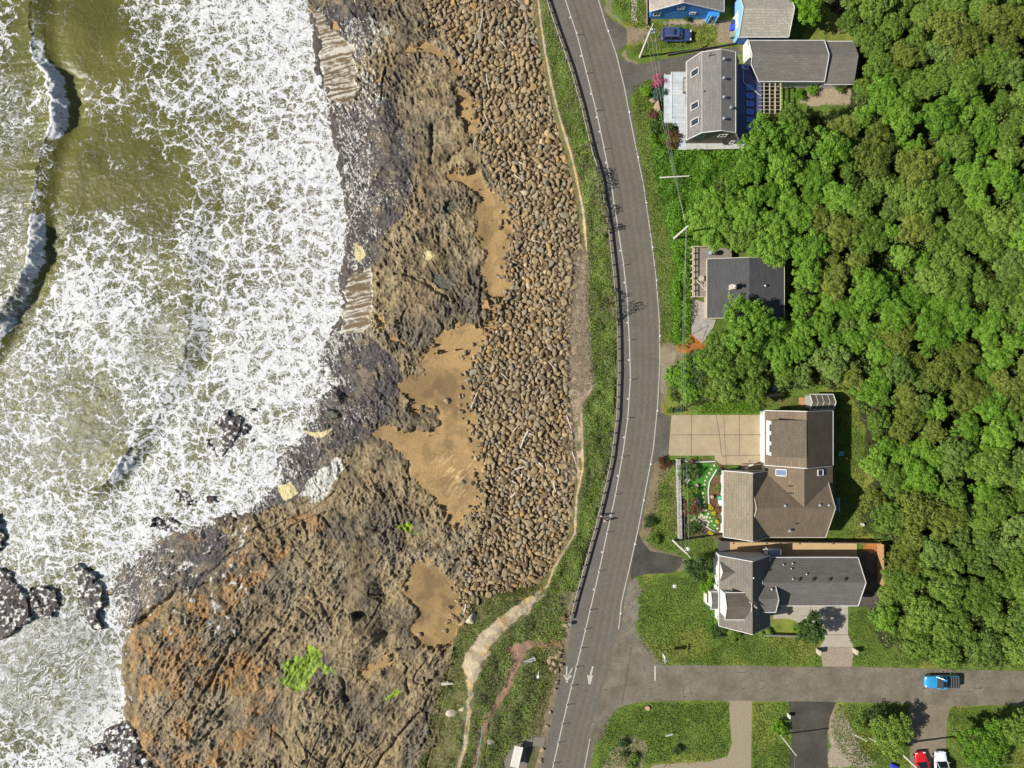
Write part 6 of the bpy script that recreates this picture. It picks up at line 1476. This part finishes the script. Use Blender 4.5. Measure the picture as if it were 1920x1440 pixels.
# ---------------- bins ----------------
def bin_(px, py, mat, lab, s=.62):
    x, y = X(px, .9), Y(py, .9); r = empty('wheelie_bin', (x, y, 0), lab, 'bin'); m = MB()
    V = [(x+a*s*k, y+b_*s*k, zz) for zz, k in ((.08, .38), (.98, .5)) for a, b_ in ((-1, -1), (1, -1), (1, 1), (-1, 1))]; m.add(V, [(3, 2, 1, 0), (4, 5, 6, 7), (0, 1, 5, 4), (1, 2, 6, 5), (2, 3, 7, 6), (3, 0, 4, 7)]); m.build('body', mat, r, bevel=.03)
    m = MB(); m.box((x, y, 1.03), (s*1.1, s*1.15, .07)); m.box((x+s*.5, y, 1.03), (.06, s*.9, .05)); m.build('lid', mat, r, bevel=.02)
    for k in (-1, 1): m = MB(); m.tube([(x+s*.4, y+k*s*.32, .12), (x+s*.4, y+k*s*.42, .12)], .12, 10); m.build('wheel', M_dark, r)
bin_(1375.5, 41.5, pm('navy_plastic', (.03, .05, .14)), 'dark navy bin, uppermost of the three beside the pale garage'); bin_(1374.5, 51.5, pm('blue_plastic', (.02, .07, .55)), 'bright blue bin, middle one beside the pale garage', .75); bin_(1374, 64.5, pm('sage_plastic', (.25, .28, .2)), 'grey-green bin, lowest of the three beside the pale garage', .75)
x, y = X(1451, .5), Y(729, .5); r = empty('barrel', (x, y, 0), 'small bright blue barrel behind the hedge above the brown house', 'barrel'); m = MB(); m.lathe((x, y, 0), [(.26, 0), (.3, .4), (.27, .8)], 12); m.build('body', pm('barrel_blue', (.03, .15, .55)), r); m = MB(); m.lathe((x, y, .8), [(.28, 0), (.28, .04), (.2, .05)], 12); m.build('lid', pm('barrel_lid', (.1, .3, .7)), r)
m = MB(); m.box((X(1452), Y(741), .06), (2.3, .45, .1), R(8)); tag(m.build('plank', M_pale, origin=P(1452, 741)), 'pale plank lying on the grass above the brown house', 'plank')
# ---------------- garden of the brown house ----------------
M_step = pm('pale_stepping_stone', (.56, .50, .34), (.42, .37, .25), .85, 3, 12)
def slab(px, py, r_, seed, group, lab):
    g = random.Random(seed); n = g.choice((5, 6, 7)); x, y = X(px), Y(py); m = MB()
    m.prism([(x+r_*g.uniform(.8, 1.1)*math.cos(-6.283*k/n), y+r_*g.uniform(.75, 1.05)*math.sin(-6.283*k/n), .06) for k in range(n)], .05); tag(m.build('stepping_stone', M_step, origin=(x, y, 0)), lab, 'stone', group)
for i, (a, b_) in enumerate([(1339,872.5),(1334,880),(1330,887),(1325,894),(1322,901),(1321,908.5),(1320,916),(1318,924.5),(1319,932.5),(1320,941),(1321,948.5),(1324,957),(1328,963),(1331,971),(1334,977),(1340,985),(1345,991),(1350,997)]):
    slab(a, b_, .2, 800+i, 'curving line of stepping stones', 'flat pale stone in the curving line of stepping stones across the small garden lawn')
g = random.Random(4)
cx = [(1297,975),(1301,980),(1306,976),(1311,971),(1310,978),(1316,974),(1302,972),(1315,966),(1320,970),(1319,978),(1324,976),(1325,969),(1314,960),(1319,957),(1324,981),(1328,979),(1308,983),(1303,966),(1318,983),(1326,985)]
for i, (a, b_) in enumerate(cx): slab(a, b_, .27, 830+i, 'crazy paving patch', 'pale irregular slab in the crazy paving patch of the small garden')
def stonewall():
    root = MB(); g = random.Random(3)
    for k in range(52):
        t = k/51; py = 862+t*146
        for s in (-1, 1): a = P(1271.5+t*3.5+s*1.9+(1 if 880 < py < 960 else 0)*0, py, .4); root.box((a.x, a.y, .38+g.uniform(-.03, .05)), (.3*g.uniform(.85, 1.1), .26*g.uniform(.7, 1.0), .76), g.uniform(-.15, .15))
    a, b_ = P(1271.5, 862, .3), P(1275, 1008, .3); root.bar(a, b_, .45, .6)
    tag(root.build('stone_wall', pm('grey_wall_stone', (.48, .45, .42), (.22, .2, .18), .85, 2.5, 8, .03), origin=P(1273, 935), bevel=.04), 'long low dry stone wall along the road side of the walled garden', 'wall')
stonewall()
def edging(pts, lab):
    m = MB(); [m.bar(P(*a, .08), P(*b_, .08), .14, .16) for a, b_ in zip(pts[:-1], pts[1:])]; tag(m.build('garden_edging', M_white, origin=P(*pts[0])), lab, 'edging')
edging([(1344,880),(1338,890),(1330,904),(1328,920),(1329,945)], 'curved white edging between the garden lawn and the flower bed'); edging([(1276,861),(1284,864),(1293,867),(1341,865)], 'thin white edging below the tan driveway'); edging([(1308,986),(1319,984),(1330,991),(1340,997)], 'short white edging at the lower end of the small garden')
def pot(px, py, r_, mat, lab, name='planter', cat='planter', h=.5, top=M_pale):
    x, y = X(px, h), Y(py, h); t = empty(name, (x, y, 0), lab, cat); m = MB(); m.lathe((x, y, 0), [(r_*.75, 0), (r_, h*.8), (r_*1.05, h), (r_*.85, h), (r_*.8, h*.85)], 14); m.build('pot' if name == 'planter' else 'body', mat, t); m = MB(); m.lathe((x, y, h*.8), [(r_*.8, 0), (r_*.5, .06)], 12); m.build('soil' if name == 'planter' else 'top', top, t)
pot(1306.5, 892, .3, M_pale, 'upper round pale pot on the small garden lawn'); pot(1306, 911, .27, M_pale, 'lower round pale pot on the small garden lawn')
pot(1334.5, 932, .3, M_tan, 'round tan pot in the flower bed left of the green one'); pot(1349, 934, .3, pm('green_glaze', (.06, .42, .2)), 'bright green round pot beside the brown house wall', top=pm('green_top', (.08, .5, .25)))
pot(1306.5, 942.5, .5, pm('slate_glaze', (.2, .22, .28)), 'large slate blue round fire bowl in the small garden', 'fire_bowl', 'fire bowl', .5, pm('slate_top', (.28, .3, .38)))
m = MB(); m.box((X(1353.5, .9), Y(943, .9), .45), (.65, .85, .9)); tag(m.build('white_cabinet', M_white, origin=P(1353.5, 943), bevel=.02), 'white box cabinet against the brown house wall below the green pot', 'cabinet')
def yflower(px, py, s, lab, seed): special(px, py, s, s*1.2, YEL, seed, lab, 'flower_clump', 'flowers', clumps=10, per=16, csz=s*.4, lsz=.12, limbs=0)
YEL = leafmat('yellow_blossom', [(0, (.45, .35, .01)), (.5, (.75, .62, .02)), (1, (.85, .75, .1))])
for i, (a, b_, s, l) in enumerate([(1332,951,.35,'upper yellow flower clump along the flower bed'),(1338,962,.35,'middle yellow flower clump along the flower bed'),(1344,977,.35,'lower yellow flower clump along the flower bed'),(1333,1000,.4,'yellow flower clump at the lower garden corner')]): yflower(a, b_, s, l, 850+i)
def chair(px, py, rz, mat, lab, s=1.0):
    x, y = X(px, .5), Y(py, .5); t = empty('garden_chair', (x, y, 0), lab, 'chair'); c, q = math.cos(rz), math.sin(rz)
    def T(a, b_, h): return (x+(a*c-b_*q)*s, y+(a*q+b_*c)*s, h)
    m = MB(); m.box(T(0, 0, .4), (.55*s, .55*s, .06), rz); m.build('seat', mat, t, bevel=.02); m = MB(); m.box(T(0, .3, .65), (.55*s, .07, .55), rz); m.build('backrest', mat, t, bevel=.02)
    for k in (-1, 1): m = MB(); m.box(T(k*.3, 0, .6), (.08, .6*s, .05), rz); m.build('armrest', mat, t)
    for a in (-1, 1):
        for b_ in (-1, 1): m = MB(); m.box(T(a*.24, b_*.24, .19), (.06, .06, .38), rz); m.build('leg', mat, t)
chair(1577, 851, 0, pm('sea_green_plastic', (.22, .5, .45)), 'pale sea green garden chair on the shaded lawn behind the brown house', 1.25)
chair(1289, 901, .8, M_white, 'white garden chair beside the stone wall in the small garden', 1.0)
m = MB(); t = empty('garden_swing', P(1573, 946), 'long narrow pale blue bench frame standing on the shaded lawn behind the brown house', 'bench'); x, y = X(1573, .6), Y(946, .6)
m.box((x, y, .75), (.12, 2.3, .06)); m.build('top_bar', pm('powder_blue', (.3, .48, .6)), t); m = MB(); m.box((x-.15, y, .42), (.35, 2.2, .05)); m.build('seat', pm('powder_blue_seat', (.15, .25, .32)), t)
for k in (-1, 1): m = MB(); m.box((x-.05, y+k*1.05, .37), (.35, .07, .74)); m.build('leg', M_metal, t)
pot(1618, 984, .25, M_white, 'white round pot on the lawn at the edge of the wood')
m = MB(); x, y = X(1264.5), Y(1099); m.prism([(x+a*.28, y+b_*.25, .12) for a, b_ in ((-1, -1), (-1, 1), (1, 1), (1, -1))], .12); tag(m.build('utility_cover', M_white, origin=(x, y, 0)), 'small square white utility cover on the front lawn of the grey house', 'cover')
m = MB(); x, y = X(1254), Y(1375); m.bar((x-.6, y-.15, .4), (x+.5, y+.15, .4), .09, .5); tag(m.build('sign_board', M_dp, origin=(x, y, 0)), 'small low white board on the bottom lawn', 'sign')
m = MB(); x, y = X(1214), Y(1327); m.lathe((x, y, 0), [(.38, 0), (.36, .25), (.3, .27)], 14); tag(m.build('tree_stump', pm('fresh_stump', (.5, .3, .18)), origin=(x, y, 0)), 'round orange-brown tree stump at the top of the bottom lawn', 'stump')
m = MB(); [m.bar(P(a, b_, .4), P(c, d, .4), .25, .8) for a, b_, c, d in ((1432,1190,1498,1192),)]; tag(m.build('low_hedge_wall', pm('low_wall', (.2, .2, .17)), origin=P(1465, 1191)), 'low wall with a white end below the grey house front gable', 'wall')
for k, (a, b_) in enumerate(((1535, 1222), (1604, 1221))):
    m = MB(); q = P(a, b_, .6); m.box((q.x, q.y, .6), (.35, .75, 1.2)); tag(m.build('gate_pillar', M_pale, origin=(q.x, q.y, 0), bevel=.03), ('left' if k == 0 else 'right')+' stone gate pillar where the concrete drive meets the gravel apron', 'pillar')
m = MB(); q = P(1479, 1342, .4); m.box((q.x, q.y, .45), (.2, .6, .9)); tag(m.build('mailbox_post', M_white, origin=(q.x, q.y, 0), bevel=.03), 'white post at the upper left of the old dark driveway', 'post')
m = MB(); m.box((X(1676, .3), Y(1437, .3), .3), (1.1, .6, .5), -.4); tag(m.build('tarpaulin', pm('blue_tarp', (.03, .04, .45)), origin=P(1676, 1437), bevel=.1), 'blue tarpaulin heap at the bottom edge left of the red car', 'tarpaulin')
# ---------------- vehicles ----------------
def carpaint(name, c, rough=.28):
    m, nt, bs = newmat(name); bs.inputs['Base Color'].default_value = (*c, 1); bs.inputs['Roughness'].default_value = rough; bs.inputs['Coat Weight'].default_value = .6; bs.inputs['Coat Roughness'].default_value = .08
    g = nd(nt, 'ShaderNodeTexCoord').outputs['Object']; n = noise(nt, g, 2, 3, .5); nt.links.new(mixc(nt, 'MULTIPLY', 1.0, c, ramp(nt, [(.3, .9), (.7, 1.08)], n).outputs[0]), bs.inputs['Base Color']); return m
M_tyre = pm('tyre_rubber', (.02, .02, .02), None, .8); M_rim = pm('alloy_rim', (.55, .55, .56), None, .3, metal=.7); M_cglass = pm('car_glass', (.015, .02, .025), None, .05, spec=1); M_lamp = pm('headlight_lens', (.75, .75, .72), None, .1, spec=1); M_tail = pm('tail_light_lens', (.4, .01, .01), None, .2)
def loft(secs, mat, name, parent, sub=1, close=True):
    """secs: list of (x, [(y,z)...]) half-outlines bottom to top centre, mirrored"""
    V = []; F = []; n = None
    for x, pr in secs:
        full = [(y, z) for y, z in pr]+[(-y, z) for y, z in reversed(pr) if y > 1e-6]; n = len(full); V += [(x, y, z) for y, z in full]
    for i in range(len(secs)-1):
        for k in range(n): F.append((i*n+k, i*n+(k+1) % n, (i+1)*n+(k+1) % n, (i+1)*n+k))
    F.append(tuple(range(n))[::-1]); F.append(tuple(range((len(secs)-1)*n, len(secs)*n)))
    mb = MB(); mb.add(V, F); o = mb.build(name, mat, parent, smooth=True)
    import bmesh
    bm = bmesh.new(); bm.from_mesh(o.data); bmesh.ops.recalc_face_normals(bm, faces=bm.faces); bm.to_mesh(o.data); bm.free()
    if sub: m = o.modifiers.new('sub', 'SUBSURF'); m.levels = m.render_levels = sub
    return o
def car(name, label, cat, L, W, kind, paint, roofpaint=None):
    """built with its nose towards +x, centred on the origin"""
    r = empty(name, (0, 0, 0), label, cat); h = L/2; w2 = W/2; b0 = .28
    bel = .92 if kind != 'pickup' else 1.05
    def low(s, top): return [(0, b0), (w2*s*.85, b0), (w2*s, b0+.14), (w2*s, .6), (w2*s*.985, top-.07), (w2*s*.9, top), (0, top+.03)]
    hood = bel-.02
    if kind == 'pickup':
        secs = [(-h, low(.94, bel)), (-h+.08, low(.97, bel)), (-h+.5, low(1, bel)), (0, low(1, bel)), (h*.42, low(1, bel)), (h*.62, low(.98, hood)), (h*.84, low(.93, hood-.05)), (h*.96, low(.84, hood-.18)), (h, low(.7, hood-.3))]
    else:
        secs = [(-h, low(.78, bel-.12)), (-h+.12, low(.92, bel)), (-h+.5, low(1, bel+.02)), (0, low(1, bel+.02)), (h*.35, low(1, bel)), (h*.6, low(.98, hood-.05)), (h*.84, low(.9, hood-.13)), (h*.96, low(.78, hood-.24)), (h, low(.62, hood-.34))]
    body = loft(secs, paint, 'body', r)
    if kind == 'pickup': ca, cb, rt = -h*.18, h*.36, 1.72
    elif kind == 'wagon': ca, cb, rt = -h*.93, h*.40, 1.62
    else: ca, cb, rt = -h*.85, h*.38, 1.47
    cw = w2*.93
    def cab(x0, x1, x2, x3, zt, tw, mat, nm, eps=0):      # greenhouse: x0 rear base, x1 rear top, x2 front top, x3 front base
        m = MB(); z0_ = bel-.05; tw2 = cw*tw
        V = [(x0, -cw, z0_), (x0, cw, z0_), (x3, cw*.95, z0_), (x3, -cw*.95, z0_), (x1, -tw2, zt), (x1, tw2, zt), (x2, tw2, zt), (x2, -tw2, zt)]
        m.add(V, [(0, 1, 2, 3), (4, 7, 6, 5), (0, 4, 5, 1), (1, 5, 6, 2), (2, 6, 7, 3), (3, 7, 4, 0)]); return m.build(nm, mat, r, bevel=.06)
    x1 = ca+(.25 if kind == 'wagon' else .3 if kind == 'pickup' else .75); x2 = cb-.75
    cab(ca, x1, x2, cb, rt-.03, .80, M_cglass, 'windows')
    m = MB(); m.box(((x1+x2)/2, 0, rt), (x2-x1+.12, cw*1.62, .07)); ro = m.build('roof', roofpaint or paint, r, bevel=.05)
    m = MB(); m.box((x1+(x2-x1)*(.72 if kind != 'pickup' else .5), 0, rt+.035), (.5 if kind != 'pickup' else .7, cw*1.0, .015)); m.build('sunroof', M_cglass, ro)
    if kind == 'wagon':
        for s in (-1, 1): m = MB(); m.tube([(x1+.15, s*cw*.74, rt+.05), (x1+.3, s*cw*.74, rt+.11), (x2-.2, s*cw*.74, rt+.11), (x2, s*cw*.74, rt+.05)], .022, 6); m.build('roof_rail', M_metal, ro)
    for s in (-1, 1):                                        # pillars
        m = MB(); m.bar((ca, s*cw*.99, bel-.02), (x1, s*cw*.81, rt), .07, .07); m.bar((cb, s*cw*.94, bel-.02), (x2, s*cw*.81, rt), .07, .07)
        mid = (x1+x2)/2; m.bar((mid, s*cw*1.0, bel-.02), (mid, s*cw*.815, rt), .08, .05)
        if kind == 'wagon': m.bar((x1+.75, s*cw*1.0, bel-.02), (x1+.65, s*cw*.815, rt), .08, .05)
        m.build('pillars', paint, r)
        m = MB(); m.box((cb-.25, s*(w2+.1), bel+.08), (.14, .2, .13)); m.build('wing_mirror', paint, r, bevel=.03)
        for lx, nm, mt_ in ((h*.93, 'headlight', M_lamp), (-h*.97, 'tail_light', M_tail)):
            m = MB(); m.box((lx, s*w2*(.66 if lx > 0 else .74), bel-.2), (.18, .34, .15)); m.build(nm, mt_, r, bevel=.03)
        for wx in (h*.62, -h*.60):
            m = MB(); m.tube([(wx, s*(w2-.22), .33), (wx, s*(w2+.005), .33)], .33, 18); ty = m.build('wheel', M_tyre, r, bevel=.02); m = MB(); m.tube([(wx, s*(w2-.1), .33), (wx, s*(w2+.02), .33)], .2, 12); m.build('rim', M_rim, ty)
    if kind == 'pickup':
        m = MB(); m.box((-h*.60, 0, bel+.03), (h*.72, w2*1.72, .05)); bd = m.build('bed_cover', M_dark, r, bevel=.02); m = MB(); [m.box((-h*.60+k*.38, 0, bel+.065), (.04, w2*1.7, .02)) for k in (-2, -1, 0, 1, 2)]; m.build('bed_cover_ribs', M_metal, bd)
    m = MB(); m.box((h*.97, 0, .45), (.12, W*.62, .22)); m.build('front_bumper', M_dark, r, bevel=.04); m = MB(); m.box((-h*.99, 0, .45), (.12, W*.8, .2)); m.build('rear_bumper', M_dark if kind != 'pickup' else M_metal, r, bevel=.04)
    m = MB(); m.box((h*.4, 0, .18), (.02, .02, .02)) if False else None
    return r
def put(o, px, py, deg, z=.02): q = P(px, py, .9); o.location = (q.x, q.y, z); o.rotation_euler = (0, 0, R(deg))
put(car('station_wagon', 'dark blue station wagon with roof rails parked on the lawn below the blue gabled house', 'car', 4.75, 1.95, 'wagon', carpaint('dark_blue_paint', (.045, .065, .17))), 1269, 64.5, -1)
put(car('pickup_truck', 'bright blue pickup truck with a black bed cover driving on the side street', 'pickup truck', 5.4, 1.95, 'pickup', carpaint('bright_blue_paint', (.03, .25, .50))), 1767, 1279, 180)
put(car('parked_car', 'red car parked at the bottom edge in the drive, left of the white one', 'car', 4.5, 1.85, 'hatch', carpaint('red_paint', (.55, .012, .012))), 1730, 1438, 97)
put(car('parked_car', 'white car parked at the bottom edge in the drive, right of the red one', 'car', 4.6, 1.9, 'wagon', carpaint('white_paint_car', (.72, .72, .76))), 1766, 1438, 92)
# ---------------- people ----------------
M_skin = pm('skin', (.45, .26, .18), (.4, .23, .15), .5)
def person(px, py, face, jacket, trousers, hairc, lab, stride=.25):
    x, y = X(px), Y(py)
    root = empty('person', (x, y, .013), lab, 'person')
    import bmesh
    def skin(name, verts, edges, rad, mat, parent, rootv=0, sub=1):
        me = bpy.data.meshes.new(name); me.from_pydata(verts, edges, []); me.update(); o = bpy.data.objects.new(name, me); col.objects.link(o)
        m = o.modifiers.new('skin', 'SKIN'); m.use_smooth_shade = True; s = o.modifiers.new('sub', 'SUBSURF'); s.levels = s.render_levels = sub
        for i, q in enumerate(rad): me.skin_vertices[0].data[i].radius = (q, q) if not isinstance(q, tuple) else q
        for i in range(len(verts)): me.skin_vertices[0].data[i].use_root = (i == rootv)
        dg = bpy.context.evaluated_depsgraph_get(); dg.update(); ev = o.evaluated_get(dg); nm = bpy.data.meshes.new_from_object(ev); nm.materials.clear(); nm.materials.append(mat)
        for p in nm.polygons: p.use_smooth = True
        bpy.data.objects.remove(o); n = bpy.data.objects.new(name, nm); col.objects.link(n); n.parent = parent; return n
    st = stride
    V = [(0, 0, .95), (0, 0, 1.15), (0, 0, 1.36), (.02, 0, 1.48), (.03, 0, 1.56), (.04, 0, 1.66), (.03, 0, 1.74),
         (0, .09, .90), (st*.5, .10, .50), (st*.75, .10, .09), (st*.75+.16, .11, .04), (0, -.09, .90), (-st*.3, -.10, .49), (-st, -.10, .12), (-st+.14, -.11, .04),
         (0, .18, 1.41), (-.08, .24, 1.16), (.06, .25, .94), (0, -.18, 1.41), (.08, -.24, 1.16), (.24, -.24, .98)]
    E_ = [(0, 1), (1, 2), (2, 3), (3, 4), (4, 5), (5, 6), (0, 7), (7, 8), (8, 9), (9, 10), (0, 11), (11, 12), (12, 13), (13, 14), (2, 15), (15, 16), (16, 17), (2, 18), (18, 19), (19, 20)]
    Rd = [(.13, .15), (.12, .14), (.12, .17), .055, .07, .098, .07, .085, .058, .042, .035, .085, .058, .042, .035, .06, .042, .03, .06, .042, .03]
    # hands: palm and five short fingers each, grown from the wrists
    for wv, sx in ((17, 1), (20, 1)):
        b = len(V); wx, wy, wz = V[wv]; s = 1 if wy > 0 else -1
        V.append((wx+.03, wy, wz-.07)); E_.append((wv, b)); Rd.append(.024)
        for k, (dx, ln) in enumerate(((-.026, .062), (-.009, .075), (.009, .072), (.026, .056))):
            V.append((wx+.03+dx, wy-.004*s, wz-.07-ln*.6)); E_.append((b, len(V)-1)); Rd.append(.0085); V.append((wx+.035+dx*1.1, wy-.02*s, wz-.07-ln)); E_.append((len(V)-2, len(V)-1)); Rd.append(.007)
        V.append((wx+.07, wy-.02*s, wz-.075)); E_.append((b, len(V)-1)); Rd.append(.009)
    body = skin('body', V, E_, Rd, M_skin, root)
    skin('jacket', [(0, 0, .98), (0, 0, 1.16), (0, 0, 1.37), (.01, 0, 1.47), (0, .18, 1.41), (-.08, .24, 1.16), (.05, .25, .98), (0, -.18, 1.41), (.08, -.24, 1.16), (.22, -.24, 1.0)], [(0, 1), (1, 2), (2, 3), (2, 4), (4, 5), (5, 6), (2, 7), (7, 8), (8, 9)], [(.15, .17), (.14, .165), (.14, .19), .075, .078, .058, .045, .078, .058, .045], jacket, root)
    skin('trousers', [(0, 0, 1.0), (0, .09, .88), (st*.5, .10, .50), (st*.74, .10, .13), (0, -.09, .88), (-st*.3, -.10, .49), (-st*.97, -.10, .15)], [(0, 1), (1, 2), (2, 3), (0, 4), (4, 5), (5, 6)], [(.135, .16), .105, .075, .058, .105, .075, .058], trousers, root)
    m = MB(); m.box((st*.75+.06, .105, .045), (.27, .1, .09)); m.box((-st+.05, -.105, .06), (.27, .1, .09)); m.build('shoes', M_dark, root, bevel=.03)
    m = MB(); m.lathe((.02, 0, 1.63), [(.105, 0), (.118, .06), (.1, .125), (.05, .155)], 12); hr = m.build('hair', hairc, root, smooth=True)
    m = MB(); m.box((.14, 0, 1.645), (.04, .025, .04)); m.build('nose', M_skin, root, bevel=.008)
    m = MB(); m.box((.128, .035, 1.675), (.012, .022, .012)); m.box((.128, -.035, 1.675), (.012, .022, .012)); m.build('eyes', M_dark, root)
    m = MB(); m.box((.13, 0, 1.60), (.012, .045, .01)); m.build('mouth', PLUM_M, root)
    m = MB(); m.box((.035, .102, 1.65), (.03, .015, .05)); m.box((.035, -.102, 1.65), (.03, .015, .05)); m.build('ears', M_skin, root, bevel=.005)
    root.rotation_euler = (0, 0, face); return root
PLUM_M = pm('lip', (.35, .12, .1))
person(1126.5, 965, R(255), pm('light_jacket', (.5, .48, .44)), pm('dark_jeans', (.05, .06, .09)), pm('grey_hair', (.3, .27, .24)), 'walker in a pale jacket next to the guardrail, upper one of the two people')
person(1134, 974, R(250), pm('white_shirt', (.62, .6, .58)), pm('charcoal_trousers', (.06, .06, .06)), pm('brown_hair', (.12, .07, .04)), 'walker in a whitish top further out on the road, lower one of the two people', .3)
